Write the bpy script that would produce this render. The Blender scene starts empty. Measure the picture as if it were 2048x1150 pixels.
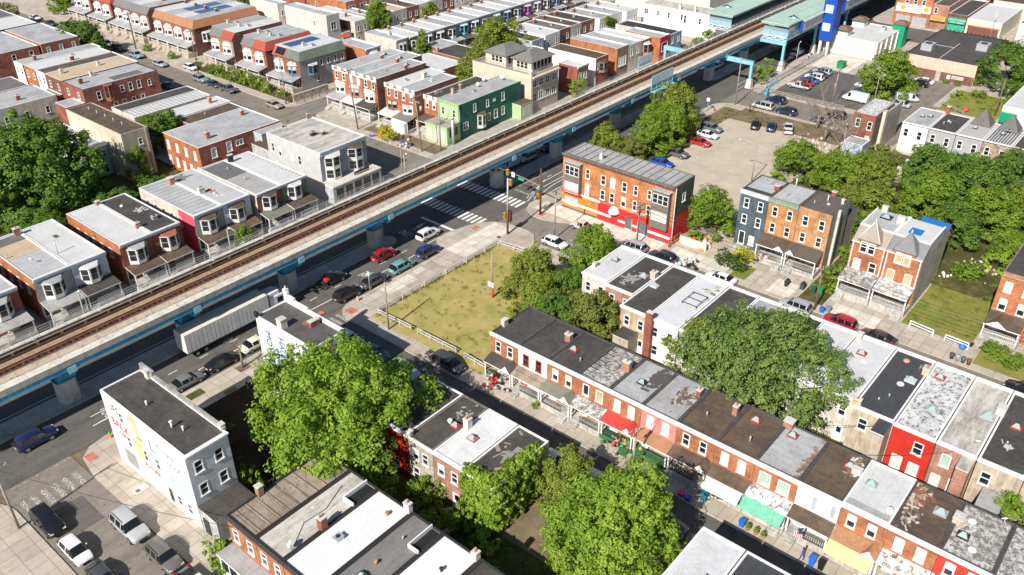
import bpy, bmesh, math, random
import numpy as np
from mathutils import Vector, Matrix
R = math.radians
sc = bpy.context.scene
col = sc.collection
random.seed(11)

# ------------------------------------------------------------------ camera, sky, sun, exposure
CAMH = 68.0
yaw, pitch, roll = R(49.936), R(31.794), R(-0.148)
fwd = Vector((math.cos(pitch)*math.sin(yaw), math.cos(pitch)*math.cos(yaw), -math.sin(pitch)))
rt = Vector((math.cos(yaw), -math.sin(yaw), 0)); up = rt.cross(fwd)
r2 = rt*math.cos(roll) + up*math.sin(roll); u2 = up*math.cos(roll) - rt*math.sin(roll)
cam = bpy.data.objects.new('camera', bpy.data.cameras.new('camera'))
col.objects.link(cam)
cam.matrix_world = Matrix(((r2.x, u2.x, -fwd.x, 0), (r2.y, u2.y, -fwd.y, 0), (r2.z, u2.z, -fwd.z, CAMH), (0, 0, 0, 1)))
cam.data.sensor_width = 36.0
cam.data.lens = 36.0*1722.6/2048.0
cam.data.clip_start = 1.0
cam.data.clip_end = 4000.0
sc.camera = cam
SUN_EL, SUN_AZ = R(38.5), R(262.0)          # the sun stands behind the left shoulder of the camera
world = bpy.data.worlds.new('World'); sc.world = world; world.use_nodes = True
wn = world.node_tree; wn.nodes.clear()
sky = wn.nodes.new('ShaderNodeTexSky'); sky.sky_type = 'NISHITA'; sky.sun_disc = False
sky.sun_elevation = SUN_EL; sky.sun_rotation = SUN_AZ; sky.air_density = 1.0; sky.dust_density = 0.6; sky.ozone_density = 2.0
bg = wn.nodes.new('ShaderNodeBackground'); bg.inputs[1].default_value = 0.07
wo = wn.nodes.new('ShaderNodeOutputWorld')
wn.links.new(sky.outputs[0], bg.inputs[0]); wn.links.new(bg.outputs[0], wo.inputs[0])
sun = bpy.data.lights.new('sun', 'SUN'); sun.energy = 5.0; sun.angle = R(0.5); sun.color = (1.0, 0.95, 0.87)
so = bpy.data.objects.new('sun', sun); col.objects.link(so)
tv = Vector((-math.sin(SUN_AZ)*math.cos(SUN_EL), -math.cos(SUN_AZ)*math.cos(SUN_EL), -math.sin(SUN_EL)))
so.rotation_euler = tv.to_track_quat('-Z', 'Y').to_euler(); so.location = (-200, -60, 200)
sc.view_settings.view_transform = 'Standard'; sc.view_settings.look = 'None'
sc.view_settings.exposure = 0.4; sc.view_settings.gamma = 1.0
sc.cycles.max_bounces = 5; sc.cycles.diffuse_bounces = 2; sc.cycles.glossy_bounces = 2
sc.cycles.transmission_bounces = 2; sc.cycles.transparent_max_bounces = 4

# ------------------------------------------------------------------ materials
MATS = {}
class NT:
    def __init__(s, name):
        s.m = bpy.data.materials.new(name); s.m.use_nodes = True
        s.t = s.m.node_tree; s.b = s.t.nodes['Principled BSDF']
    def n(s, typ, **kw):
        nd = s.t.nodes.new(typ)
        for k, v in kw.items(): setattr(nd, k, v)
        return nd
    def l(s, a, b): s.t.links.new(a, b)
    def math(s, op, a, b=None, clamp=False):
        nd = s.n('ShaderNodeMath', operation=op); nd.use_clamp = clamp
        for i, v in enumerate((a, b)):
            if v is None: continue
            if isinstance(v, (int, float)): nd.inputs[i].default_value = v
            else: s.l(v, nd.inputs[i])
        return nd.outputs[0]
    def pos(s, obj=True):
        return s.n('ShaderNodeTexCoord').outputs['Object'] if obj else s.n('ShaderNodeNewGeometry').outputs['Position']
    def noise(s, vec, scale, detail=4, rough=0.6):
        nd = s.n('ShaderNodeTexNoise'); nd.inputs['Scale'].default_value = scale
        nd.inputs['Detail'].default_value = detail; nd.inputs['Roughness'].default_value = rough
        s.l(vec, nd.inputs['Vector']); return nd.outputs[0]
    def stretch(s, vec, sx, sy, sz):
        nd = s.n('ShaderNodeMapping'); nd.inputs['Scale'].default_value = (sx, sy, sz); s.l(vec, nd.inputs[0]); return nd.outputs[0]
    def ramp(s, fac, stops):
        nd = s.n('ShaderNodeValToRGB'); e = nd.color_ramp.elements
        while len(e) < len(stops): e.new(0.5)
        for i, (p, c) in enumerate(stops):
            e[i].position = p; e[i].color = (*c, 1) if len(c) == 3 else c
        s.l(fac, nd.inputs[0]); return nd.outputs[0]
    def mix(s, fac, a, b, mode='MIX'):
        nd = s.n('ShaderNodeMix', data_type='RGBA', blend_type=mode)
        for i, v in ((0, fac), (6, a), (7, b)):
            if isinstance(v, (int, float)): nd.inputs[i].default_value = v
            elif isinstance(v, tuple): nd.inputs[i].default_value = (*v, 1)
            else: s.l(v, nd.inputs[i])
        return nd.outputs[2]
    def sep(s, vec):
        nd = s.n('ShaderNodeSeparateXYZ'); s.l(vec, nd.inputs[0]); return nd.outputs
    def out(s, colr, rough=0.85, bump=None, bd=0.02, spec=0.3, metal=0.0):
        if isinstance(colr, tuple): s.b.inputs['Base Color'].default_value = (*colr, 1)
        else: s.l(colr, s.b.inputs['Base Color'])
        s.b.inputs['Roughness'].default_value = rough
        s.b.inputs['Specular IOR Level'].default_value = spec
        s.b.inputs['Metallic'].default_value = metal
        if bump is not None:
            bn = s.n('ShaderNodeBump'); bn.inputs['Distance'].default_value = bd; bn.inputs['Strength'].default_value = 0.8
            s.l(bump, bn.inputs['Height']); s.l(bn.outputs[0], s.b.inputs['Normal'])
        return s.m
def sc3(c, k): return tuple(min(1, x*k) for x in c)
def cached(f):
    def g(*a, **k):
        key = (f.__name__, a, tuple(sorted(k.items())))
        if key not in MATS: MATS[key] = f(*a, **k)
        return MATS[key]
    return g
@cached
def plain(c, rough=0.7, spec=0.3, metal=0.0):
    return NT('plain').out(c, rough, spec=spec, metal=metal)
@cached
def paint(c, dirt=0.25, rough=0.6):                     # painted or stuccoed surface with blotches and rain streaks
    t = NT('paint'); p = t.pos(False)
    a = t.noise(p, 0.9); b = t.noise(t.stretch(p, 3, 3, 0.35), 1.2, 5)
    f = t.math('MULTIPLY', a, b)
    c1 = t.ramp(f, [(0.12, sc3(c, 1-dirt*1.5)), (0.32, c), (0.6, sc3(c, 1.08))])
    return t.out(c1, rough, t.noise(p, 25), 0.004)
@cached
def brick(c, m=0.55, patch=0.2):                        # courses, single dark and light bricks, blotchy weathering
    t = NT('brick'); p = t.pos(False); x = t.sep(p)
    v = t.n('ShaderNodeCombineXYZ'); t.l(t.math('ADD', x[0], x[1]), v.inputs[0]); t.l(x[2], v.inputs[1])
    b = t.n('ShaderNodeTexBrick'); t.l(v.outputs[0], b.inputs['Vector'])
    b.inputs['Scale'].default_value = 1; b.inputs['Brick Width'].default_value = 0.42; b.inputs['Row Height'].default_value = 0.14
    b.inputs['Mortar Size'].default_value = 0.014; b.inputs['Color1'].default_value = (*sc3(c, 1.12), 1)
    b.inputs['Color2'].default_value = (*sc3(c, 0.74), 1); b.inputs['Mortar'].default_value = (*[0.5*a+0.5*m*0.5 for a in c], 1)
    f = t.ramp(t.noise(p, 0.55, 6), [(0.3, (0.62,)*3), (0.55, (1, 1, 1)), (0.8, (1.0+patch,)*3)])
    g = t.ramp(t.noise(t.stretch(p, 2.2, 2.2, 0.25), 1.5, 4), [(0.3, (0.75,)*3), (0.5, (1, 1, 1))])
    return t.out(t.mix(1.0, t.mix(1.0, b.outputs[0], f, 'MULTIPLY'), g, 'MULTIPLY'), 0.9, b.outputs['Fac'], -0.01)
@cached
def siding(c, pitch_=0.22):
    t = NT('siding'); p = t.pos(False); x = t.sep(p)
    w = t.math('FRACT', t.math('DIVIDE', x[2], pitch_))
    l = t.ramp(w, [(0.0, (0.55,)*3), (0.16, (1, 1, 1)), (1, (0.94,)*3)])
    n = t.ramp(t.noise(p, 1.1, 5), [(0.3, (0.8,)*3), (0.6, (1, 1, 1))])
    return t.out(t.mix(1, t.mix(1, c, l, 'MULTIPLY'), n, 'MULTIPLY'), 0.55, w, 0.02)
@cached
def stone(c):
    t = NT('stone'); p = t.pos(False)
    v = t.n('ShaderNodeTexVoronoi'); v.inputs['Scale'].default_value = 2.6; t.l(p, v.inputs['Vector'])
    x = t.ramp(t.sep(v.outputs['Color'])[0], [(0, sc3(c, 0.55)), (0.5, c), (1, sc3(c, 1.35))])
    return t.out(x, 0.9, v.outputs['Distance'], 0.05)
@cached
def roofm(c, stain=(0.2, 0.19, 0.18), amt=0.35, seam=0.0, ax=0, sd=0.6, streak=(1, 1), patch=0.0, rough=0.75, big=0.35):
    # flat membrane roof: seams across it, ponding stains, streaks and optional flaked patches
    t = NT('roof'); p = t.pos(False); x = t.sep(p)
    st = t.stretch(p, streak[0], streak[1], 1)
    n1 = t.noise(st, big, 7, 0.65); n2 = t.noise(st, 1.6, 6, 0.7); n3 = t.noise(p, 9, 3)
    f = t.math('ADD', t.math('MULTIPLY', n1, 0.6), t.math('MULTIPLY', n2, 0.4))
    m = t.ramp(f, [(0.40, (1, 1, 1)), (0.56, (0, 0, 0))])
    cc = t.mix(t.math('MULTIPLY', m, amt), c, stain)
    if patch > 0:
        pf = t.ramp(t.math('ADD', t.math('MULTIPLY', n2, 0.65), t.math('MULTIPLY', n3, 0.35)), [(0.5-patch*0.14, (0, 0, 0)), (0.53-patch*0.1, (1, 1, 1))])
        cc = t.mix(t.math('SUBTRACT', 1.0, pf), cc, stain)
    fine = t.ramp(n3, [(0.25, (0.82,)*3), (0.7, (1.1,)*3)])
    cc = t.mix(1, cc, fine, 'MULTIPLY')
    if seam > 0:
        wob = t.math('MULTIPLY', t.noise(p, 0.8, 2), 0.12)
        s = t.math('FRACT', t.math('ADD', t.math('DIVIDE', x[ax], seam), wob))
        ln = t.ramp(s, [(0.0, (sd,)*3), (0.05, (sd,)*3), (0.075, (1, 1, 1)), (0.94, (1, 1, 1))])
        cc = t.mix(1, cc, ln, 'MULTIPLY')
    return t.out(cc, rough, n2, 0.03, spec=0.25)
@cached
def ground_mat(kind):
    t = NT(kind); p = t.pos(False); x = t.sep(p)
    if kind in ('asphalt', 'asphalt_old'):
        c = (0.125, 0.116, 0.106) if kind == 'asphalt' else (0.22, 0.195, 0.162)
        n = t.noise(t.stretch(p, 0.35, 1, 1), 0.6, 8, 0.65); f = t.noise(p, 30, 3); s = t.noise(p, 3.1, 5, 0.75)
        cc = t.ramp(n, [(0.3, sc3(c, 0.72)), (0.5, c), (0.72, sc3(c, 1.22))])
        cc = t.mix(1, cc, t.ramp(f, [(0.25, (0.75,)*3), (0.75, (1.2,)*3)]), 'MULTIPLY')
        cc = t.mix(1, cc, t.ramp(s, [(0.34, (0.7,)*3), (0.42, (1, 1, 1))]), 'MULTIPLY')
        v = t.n('ShaderNodeTexVoronoi', feature='DISTANCE_TO_EDGE'); v.inputs['Scale'].default_value = 0.16 if kind == 'asphalt' else 0.3
        wv = t.n('ShaderNodeVectorMath', operation='ADD'); t.l(p, wv.inputs[0])
        nz = t.n('ShaderNodeTexNoise'); nz.inputs['Scale'].default_value = 0.7; t.l(p, nz.inputs['Vector'])
        sc_ = t.n('ShaderNodeVectorMath', operation='SCALE'); t.l(nz.outputs['Color'], sc_.inputs[0]); sc_.inputs['Scale'].default_value = 2.5
        t.l(sc_.outputs[0], wv.inputs[1]); t.l(wv.outputs[0], v.inputs['Vector'])
        ck = t.ramp(v.outputs['Distance'], [(0.0, (0.55,)*3), (0.012, (1, 1, 1))])
        return t.out(t.mix(1, cc, ck, 'MULTIPLY'), 0.92, f, 0.01)
    if kind in ('concrete', 'concrete_new', 'median'):
        c = {'concrete': (0.47, 0.41, 0.34), 'concrete_new': (0.66, 0.61, 0.53), 'median': (0.42, 0.41, 0.39)}[kind]
        b = t.n('ShaderNodeTexBrick'); t.l(p, b.inputs['Vector']); b.offset = 0.0
        b.inputs['Scale'].default_value = 1; b.inputs['Brick Width'].default_value = 1.9; b.inputs['Row Height'].default_value = 1.55
        b.inputs['Mortar Size'].default_value = 0.035; b.inputs['Color1'].default_value = (*sc3(c, 1.1), 1)
        b.inputs['Color2'].default_value = (*sc3(c, 0.88), 1); b.inputs['Mortar'].default_value = (*sc3(c, 0.62), 1)
        n = t.ramp(t.noise(p, 0.5, 7, 0.7), [(0.3, (0.78, 0.75, 0.7)), (0.5, (1, 1, 1)), (0.75, (1.12,)*3)])
        g = t.ramp(t.noise(p, 14, 4), [(0.25, (0.85,)*3), (0.7, (1.08,)*3)])
        return t.out(t.mix(1, t.mix(1, b.outputs[0], n, 'MULTIPLY'), g, 'MULTIPLY'), 0.9, b.outputs['Fac'], -0.01)
    if kind in ('lawn', 'lawn_dry', 'weeds', 'shaded_soil', 'dirt', 'gravel'):
        st = {'lawn': [(0.3, (0.10, 0.13, 0.025)), (0.47, (0.19, 0.21, 0.045)), (0.62, (0.30, 0.25, 0.08)), (0.8, (0.40, 0.31, 0.14))],
              'lawn_dry': [(0.30, (0.17, 0.19, 0.05)), (0.43, (0.31, 0.285, 0.085)), (0.57, (0.44, 0.345, 0.14)), (0.74, (0.56, 0.44, 0.25))],
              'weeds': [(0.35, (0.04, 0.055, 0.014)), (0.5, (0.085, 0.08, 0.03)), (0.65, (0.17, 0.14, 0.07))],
              'shaded_soil': [(0.35, (0.02, 0.014, 0.008)), (0.5, (0.04, 0.028, 0.018)), (0.68, (0.08, 0.06, 0.03))],  # brown-black: the building shadow over the vacant lot is put into this colour
              'dirt': [(0.3, (0.10, 0.075, 0.045)), (0.5, (0.19, 0.145, 0.09)), (0.7, (0.30, 0.24, 0.16))],
              'gravel': [(0.25, (0.33, 0.27, 0.20)), (0.5, (0.50, 0.43, 0.34)), (0.75, (0.60, 0.53, 0.44))]}[kind]
        n = t.noise(p, 0.28, 10, 0.72); f = t.noise(p, 7, 6, 0.75)
        cc = t.ramp(t.math('ADD', t.math('MULTIPLY', n, 0.7), t.math('MULTIPLY', f, 0.3)), st)
        cc = t.mix(1, cc, t.ramp(t.noise(p, 22, 3), [(0.25, (0.7,)*3), (0.75, (1.25,)*3)]), 'MULTIPLY')
        return t.out(cc, 0.95, f, 0.05, spec=0.1)
@cached
def leafm(c1, c2, c3, tr=0.25):
    t = NT('leaves'); p = t.pos(False); o = t.pos(True)
    n = t.noise(o, 0.55, 3); f = t.noise(o, 4.5, 2)
    cc = t.ramp(t.math('ADD', t.math('MULTIPLY', n, 0.5), t.math('MULTIPLY', f, 0.5)), [(0.33, c1), (0.5, c2), (0.66, c3)])
    t.out(cc, 0.62, spec=0.25)
    tl = t.n('ShaderNodeBsdfTranslucent'); t.l(t.mix(1, cc, (1.25, 1.3, 0.5), 'MULTIPLY'), tl.inputs[0])
    ms = t.n('ShaderNodeMixShader'); ms.inputs[0].default_value = tr
    t.l(t.b.outputs[0], ms.inputs[1]); t.l(tl.outputs[0], ms.inputs[2])
    t.l(ms.outputs[0], t.t.nodes['Material Output'].inputs[0]); return t.m
@cached
def carpaint(c):
    t = NT('car_paint'); m = t.out(c, 0.28, spec=0.5); t.b.inputs['Coat Weight'].default_value = 0.6; t.b.inputs['Coat Roughness'].default_value = 0.06
    return m
WHITE = paint((0.80, 0.79, 0.76), 0.12); TRIM = plain((0.78, 0.78, 0.76), 0.5); CREAM = paint((0.74, 0.68, 0.56), 0.15)
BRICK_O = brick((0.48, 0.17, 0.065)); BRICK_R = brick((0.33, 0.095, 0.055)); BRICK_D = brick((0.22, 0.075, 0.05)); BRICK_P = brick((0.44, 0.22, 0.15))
BRICK_B = brick((0.60, 0.27, 0.09)); STUC = paint((0.52, 0.44, 0.34), 0.3); STUCG = paint((0.42, 0.41, 0.39), 0.25); STUCL = paint((0.66, 0.61, 0.53), 0.25)
BEIGE = paint((0.66, 0.56, 0.45), 0.15); GREYP = paint((0.40, 0.40, 0.40), 0.12); REDP = paint((0.52, 0.035, 0.02), 0.12); PINK = paint((0.70, 0.26, 0.22), 0.12)
R_WHITE = roofm((0.60, 0.60, 0.59), (0.40, 0.385, 0.36), 0.35, 0.95, 0, 0.86); R_WHITEY = roofm((0.60, 0.60, 0.595), (0.4, 0.385, 0.36), 0.35, 0.95, 1, 0.86)
R_SILV = roofm((0.43, 0.435, 0.44), (0.20, 0.19, 0.18), 0.5, 1.0, 0, 0.74); R_SILVY = roofm((0.47, 0.475, 0.48), (0.24, 0.23, 0.22), 0.4, 1.0, 1, 0.76)
R_GREY = roofm((0.40, 0.395, 0.39), (0.2, 0.19, 0.18), 0.55, 0.9, 0, 0.8); R_STAIN = roofm((0.58, 0.55, 0.50), (0.23, 0.20, 0.17), 0.8, 1.3, 0, 0.85, streak=(0.45, 1.6))
R_BLACK = roofm((0.062, 0.056, 0.052), (0.13, 0.115, 0.1), 0.55, 0.95, 0, 0.72); R_BLACKY = roofm((0.060, 0.055, 0.052), (0.13, 0.115, 0.1), 0.5, 0.95, 1, 0.72)
R_BROWN = roofm((0.092, 0.068, 0.052), (0.20, 0.14, 0.085), 0.6, 1.0, 0, 0.75); R_SLATE = roofm((0.055, 0.058, 0.064), (0.085, 0.085, 0.09), 0.5, 0.95, 1, 0.75)
R_DGREY = roofm((0.14, 0.13, 0.125), (0.24, 0.22, 0.2), 0.5, 0.95, 1, 0.78); R_PATCH = roofm((0.66, 0.66, 0.66), (0.12, 0.095, 0.08), 0.55, 0, 0, 1, patch=0.55)
R_CRACK = roofm((0.55, 0.54, 0.52), (0.19, 0.17, 0.15), 0.7, 0, 0, 1, patch=0.18); R_TAN = roofm((0.55, 0.42, 0.29), (0.3, 0.22, 0.15), 0.3, 0.95, 0, 0.9)
R_RUST = roofm((0.34, 0.28, 0.22), (0.16, 0.11, 0.08), 0.8, 1.15, 0, 0.45); SHING_G = roofm((0.17, 0.165, 0.155), (0.26, 0.25, 0.23), 0.4, 0.3, 1, 0.82)
SHING_R = roofm((0.40, 0.12, 0.075), (0.25, 0.08, 0.06), 0.5, 0.3, 1, 0.85); SHING_B = roofm((0.40, 0.20, 0.115), (0.25, 0.14, 0.09), 0.5, 0.3, 1, 0.82); SHING_N = roofm((0.20, 0.20, 0.155), (0.12, 0.125, 0.10), 0.5, 0.3, 1, 0.8)
GLASS = plain((0.018, 0.022, 0.026), 0.06, 0.6); BLIND = plain((0.58, 0.58, 0.55), 0.35, 0.5); PLY = paint((0.62, 0.42, 0.24), 0.2); GBOARD = paint((0.42, 0.52, 0.42), 0.15)
BLACK = plain((0.02, 0.02, 0.02), 0.6); IRON = plain((0.035, 0.035, 0.035), 0.5); GALV = plain((0.5, 0.51, 0.52), 0.4, 0.5, 0.3); STEELB = paint((0.07, 0.36, 0.56), 0.25); STEELL = paint((0.26, 0.56, 0.68), 0.12)
CONC = paint((0.50, 0.48, 0.44), 0.3, 0.9); CONCL = paint((0.62, 0.59, 0.54), 0.2, 0.9); WOOD = paint((0.23, 0.165, 0.11), 0.25, 0.9); WOODG = paint((0.36, 0.31, 0.25), 0.25, 0.9); TYRE = plain((0.018, 0.018, 0.018), 0.85); RIM = plain((0.45, 0.45, 0.46), 0.3, 0.5, 0.6)

# ------------------------------------------------------------------ mesh builder and object helpers
def wloc(o):
    v = Vector((0, 0, 0))
    while o is not None: v = v + o.location; o = o.parent
    return v
def link(o, parent=None):
    col.objects.link(o)
    if parent is not None: o.parent = parent
    return o
class MB:
    def __init__(s): s.v = []; s.f = []; s.mi = []; s.ms = []; s.sm = []
    def k(s, m):
        if m not in s.ms: s.ms.append(m)
        return s.ms.index(m)
    def poly(s, pts, m, smooth=False):
        n = len(s.v); s.v += [tuple(p) for p in pts]; s.f.append(list(range(n, n+len(pts)))); s.mi.append(s.k(m)); s.sm.append(smooth)
    def box(s, x0, x1, y0, y1, z0, z1, m, mt=None, bottom=True):
        if x1 < x0: x0, x1 = x1, x0
        if y1 < y0: y0, y1 = y1, y0
        a = [(x0, y0), (x1, y0), (x1, y1), (x0, y1)]
        s.prism(a, z0, z1, m, mt, bottom)
    def prism(s, a, z0, z1, m, mt=None, bottom=True):
        n = len(a)
        for i in range(n):
            p, q = a[i], a[(i+1) % n]
            s.poly([(*p, z0), (*q, z0), (*q, z1), (*p, z1)], m)
        s.poly([(*p, z1) for p in a], mt or m)
        if bottom: s.poly([(*p, z0) for p in reversed(a)], m)
    def tube(s, pts, rs, n, m, cap=True, smooth=True):
        rings = []
        pts = [Vector(p) for p in pts]
        for i, p in enumerate(pts):
            d = (pts[min(i+1, len(pts)-1)] - pts[max(i-1, 0)])
            d = d.normalized() if d.length > 1e-6 else Vector((0, 0, 1))
            a = d.orthogonal().normalized() if abs(d.z) < 0.95 else Vector((1, 0, 0)); a = (a - d*a.dot(d)).normalized(); b = d.cross(a)
            r = rs[i] if isinstance(rs, (list, tuple)) else rs
            base = len(s.v)
            for j in range(n):
                t = 2*math.pi*j/n; s.v.append(tuple(p + a*(r*math.cos(t)) + b*(r*math.sin(t))))
            rings.append(base)
        mk = s.k(m)
        for i in range(len(rings)-1):
            for j in range(n):
                s.f.append([rings[i]+j, rings[i]+(j+1) % n, rings[i+1]+(j+1) % n, rings[i+1]+j]); s.mi.append(mk); s.sm.append(smooth)
        if cap:
            s.f.append([rings[0]+j for j in reversed(range(n))]); s.mi.append(mk); s.sm.append(False)
            s.f.append([rings[-1]+j for j in range(n)]); s.mi.append(mk); s.sm.append(False)
    def cyl(s, x, y, z0, z1, r0, r1, n, m): s.tube([(x, y, z0), (x, y, z1)], [r0, r1], n, m)
    def mesh(s, name, off=(0, 0, 0)):
        me = bpy.data.meshes.new(name)
        me.from_pydata([(a-off[0], b-off[1], c-off[2]) for a, b, c in s.v], [], s.f)
        for m in s.ms: me.materials.append(m)
        me.polygons.foreach_set('material_index', s.mi); me.polygons.foreach_set('use_smooth', s.sm)
        me.update(); return me
    def build(s, name, parent=None, loc=None):                    # coordinates are world metres
        off = wloc(parent) if parent is not None else Vector((0, 0, 0))
        if loc is not None: off = off*0 + Vector(loc)
        o = bpy.data.objects.new(name, s.mesh(name, off))
        if loc is not None and parent is None: o.location = loc
        return link(o, parent)
LABELS = {}
def tag(o, label, cat, group=None):
    o['label'] = label; o['category'] = cat
    if group: o['group'] = group
    return o
def thing(name, label, cat, loc=(0, 0, 0), rz=0.0, group=None):
    o = link(bpy.data.objects.new(name, None)); o.location = loc; o.rotation_euler = (0, 0, rz); o.empty_display_size = 0.3
    return tag(o, label, cat, group)
def struct(o, kind='structure'): o['kind'] = kind; return o
def dup(root, loc, rz=None, label=None, group=None, scale=None):
    def cp(o, p):
        c = o.copy(); col.objects.link(c); c.parent = p
        for ch in o.children: cp(ch, c)
        return c
    r = cp(root, None); r.location = loc
    if rz is not None: r.rotation_euler = (0, 0, rz)
    if scale is not None: r.scale = (scale,)*3
    if label: r['label'] = label
    if group: r['group'] = group
    return r

# ------------------------------------------------------------------ windows, doors, houses
WC = {}
def window_meshes(w, h, style, fm):
    key = (round(w, 2), round(h, 2), style, fm.name)
    if key in WC: return WC[key]
    f = MB(); t = 0.09; a, b = -w/2, w/2
    f.box(a-0.03, a+t, -0.045, 0.13, 0, h, fm); f.box(b-t, b+0.03, -0.045, 0.13, 0, h, fm)
    f.box(a+t, b-t, -0.044, 0.13, h-t, h+0.03, fm); f.box(a-0.07, b+0.07, -0.13, 0.13, -0.1, 0.06, fm)
    p = MB()
    if style in 'dbm':
        f.box(a+t, b-t, 0.0, 0.1, h*0.5-0.035, h*0.5+0.035, fm)
        if w > 1.5:
            f.box(-0.05, 0.05, -0.02, 0.11, 0.06, h-t, fm)
        up = BLIND if style in 'bm' else GLASS; lo = BLIND if style == 'b' else GLASS
        p.poly([(a+t, 0.075, h/2), (b-t, 0.075, h/2), (b-t, 0.075, h-t), (a+t, 0.075, h-t)], up)
        p.poly([(a+t, 0.055, 0.06), (b-t, 0.055, 0.06), (b-t, 0.055, h/2), (a+t, 0.055, h/2)], lo)
    elif style in 'pg':
        p.box(a+t, b-t, 0.01, 0.05, 0.06, h-t, PLY if style == 'p' else GBOARD)
    elif style == 'o':
        p.poly([(a+t, 0.12, 0.06), (b-t, 0.12, 0.06), (b-t, 0.12, h-t), (a+t, 0.12, h-t)], BLACK)
    else:                                                          # doors: panel with a light, kick board
        dm = {'D': TRIM, 'K': plain((0.03, 0.03, 0.035), 0.5), 'G': plain((0.03, 0.16, 0.07), 0.5), 'W': plain((0.16, 0.07, 0.035), 0.5), 'U': plain((0.1, 0.32, 0.36), 0.5)}[style]
        p.box(a+t, b-t, 0.03, 0.08, 0.06, h-t, dm); p.box(a+t+0.1, b-t-0.1, 0.012, 0.03, h*0.5, h*0.86, GLASS); p.box(b-t-0.14, b-t-0.08, -0.02, 0.03, h*0.44, h*0.5, GALV)
    WC[key] = (f.mesh('window'), p.mesh('pane')); return WC[key]
def ev(n, L, z, w=0.85, h=1.55, st='d', a=0.0, b=None):
    b = L if b is None else b
    return [(a + (b-a)*(i+0.5)/n, z, w, h, st) for i in range(n)]
ROT = {'s': 0, 'w': -math.pi/2, 'e': math.pi/2, 'n': math.pi}
class House:
    def __init__(s, name, label, x0, x1, y0, y1, h, wall, roof, sides=None, win=None, par=0.18, coping=None, cat='row house', group=None,
                 z0=0.1, cornice='', cm=None, ch=0.45, fm=None, gap=0.012, slope=0.0):
        x0 += gap; x1 -= gap; y0 += gap; y1 -= gap
        s.x0, s.x1, s.y0, s.y1, s.h, s.z0 = x0, x1, y0, y1, h, z0
        s.root = thing(name, label, cat, ((x0+x1)/2, (y0+y1)/2, 0), 0, group)
        sides = sides or {}; win = win or {}; coping = coping or wall; fm = fm or TRIM; s.fm = fm
        mb = MB()
        for sd in 'swen':
            L = (x1-x0) if sd in 'sn' else (y1-y0); m = sides.get(sd, wall)
            ws = win.get(sd, [])
            us = sorted({0.0, L, *[round(u-w/2, 4) for u, z, w, hh, st in ws], *[round(u+w/2, 4) for u, z, w, hh, st in ws]})
            zs = sorted({z0-0.25, h, *[round(z, 4) for u, z, w, hh, st in ws], *[round(z+hh, 4) for u, z, w, hh, st in ws]})
            for i in range(len(us)-1):
                um = (us[i]+us[i+1])/2; run = None
                for j in range(len(zs)-1):
                    zm = (zs[j]+zs[j+1])/2
                    hole = any(abs(um-u) < w/2 and z < zm < z+hh for u, z, w, hh, st in ws)
                    if hole:
                        if run is not None: mb.poly([s.pt(sd, us[i], 0, run), s.pt(sd, us[i+1], 0, run), s.pt(sd, us[i+1], 0, zs[j]), s.pt(sd, us[i], 0, zs[j])], m)
                        run = None
                    elif run is None: run = zs[j]
                if run is not None: mb.poly([s.pt(sd, us[i], 0, run), s.pt(sd, us[i+1], 0, run), s.pt(sd, us[i+1], 0, h), s.pt(sd, us[i], 0, h)], m)
        t = 0.2; zr = h-par; s.zr = zr
        o = [(x0, y0), (x1, y0), (x1, y1), (x0, y1)]; n = [(x0+t, y0+t), (x1-t, y0+t), (x1-t, y1-t), (x0+t, y1-t)]
        for i in range(4):
            j = (i+1) % 4
            mb.poly([(*o[i], h), (*o[j], h), (*n[j], h), (*n[i], h)], coping)
            mb.poly([(*n[i], h), (*n[j], h), (*n[j], zr-0.3), (*n[i], zr-0.3)], coping)
        mb.build('wall', s.root)
        r = MB(); r.poly([(*p, zr) for p in n], roof); s.roof = r.build('roof', s.root)
        for sd, ws in win.items():
            for u, z, w, hh, st in ws: s.window(sd, u, z, w, hh, st)
        for sd in cornice:
            L = (x1-x0) if sd in 'sn' else (y1-y0); c = MB(); cmm = cm or TRIM
            s.bx(c, sd, -0.02, L+0.02, 0.003, 0.20, h-ch, h-0.12, cmm); s.bx(c, sd, -0.02, L+0.02, 0.003, 0.32, h-0.118, h+0.03, cmm)
            c.build('cornice', s.root)
    def pt(s, sd, u, o, z):
        if sd == 's': return (s.x0+u, s.y0-o, z)
        if sd == 'n': return (s.x1-u, s.y1+o, z)
        if sd == 'w': return (s.x0-o, s.y1-u, z)
        return (s.x1+o, s.y0+u, z)
    def L(s, sd): return (s.x1-s.x0) if sd in 'sn' else (s.y1-s.y0)
    def bx(s, mb, sd, u0, u1, o0, o1, z0, z1, m, mt=None):
        a = s.pt(sd, u0, o0, 0); b = s.pt(sd, u1, o1, 0); mb.box(a[0], b[0], a[1], b[1], z0, z1, m, mt)
    def window(s, sd, u, z, w, h, st):
        f, p = window_meshes(w, h, st, s.fm)
        o = bpy.data.objects.new('door' if st in 'DKGWU' else 'window', f); link(o, s.root)
        o.location = Vector(s.pt(sd, u, 0, z)) - s.root.location; o.rotation_euler = (0, 0, ROT[sd])
        q = bpy.data.objects.new('door_leaf' if st in 'DKGWU' else 'pane', p); link(q, o)
    def part(s, name, sd, boxes, m, parent=None):
        mb = MB()
        for b in boxes: s.bx(mb, sd, *b, m)
        return mb.build(name, parent or s.root)
    # roof furniture, placed by fractions of the roof
    def xy(s, fx, fy): return s.x0+(s.x1-s.x0)*fx, s.y0+(s.y1-s.y0)*fy
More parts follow.
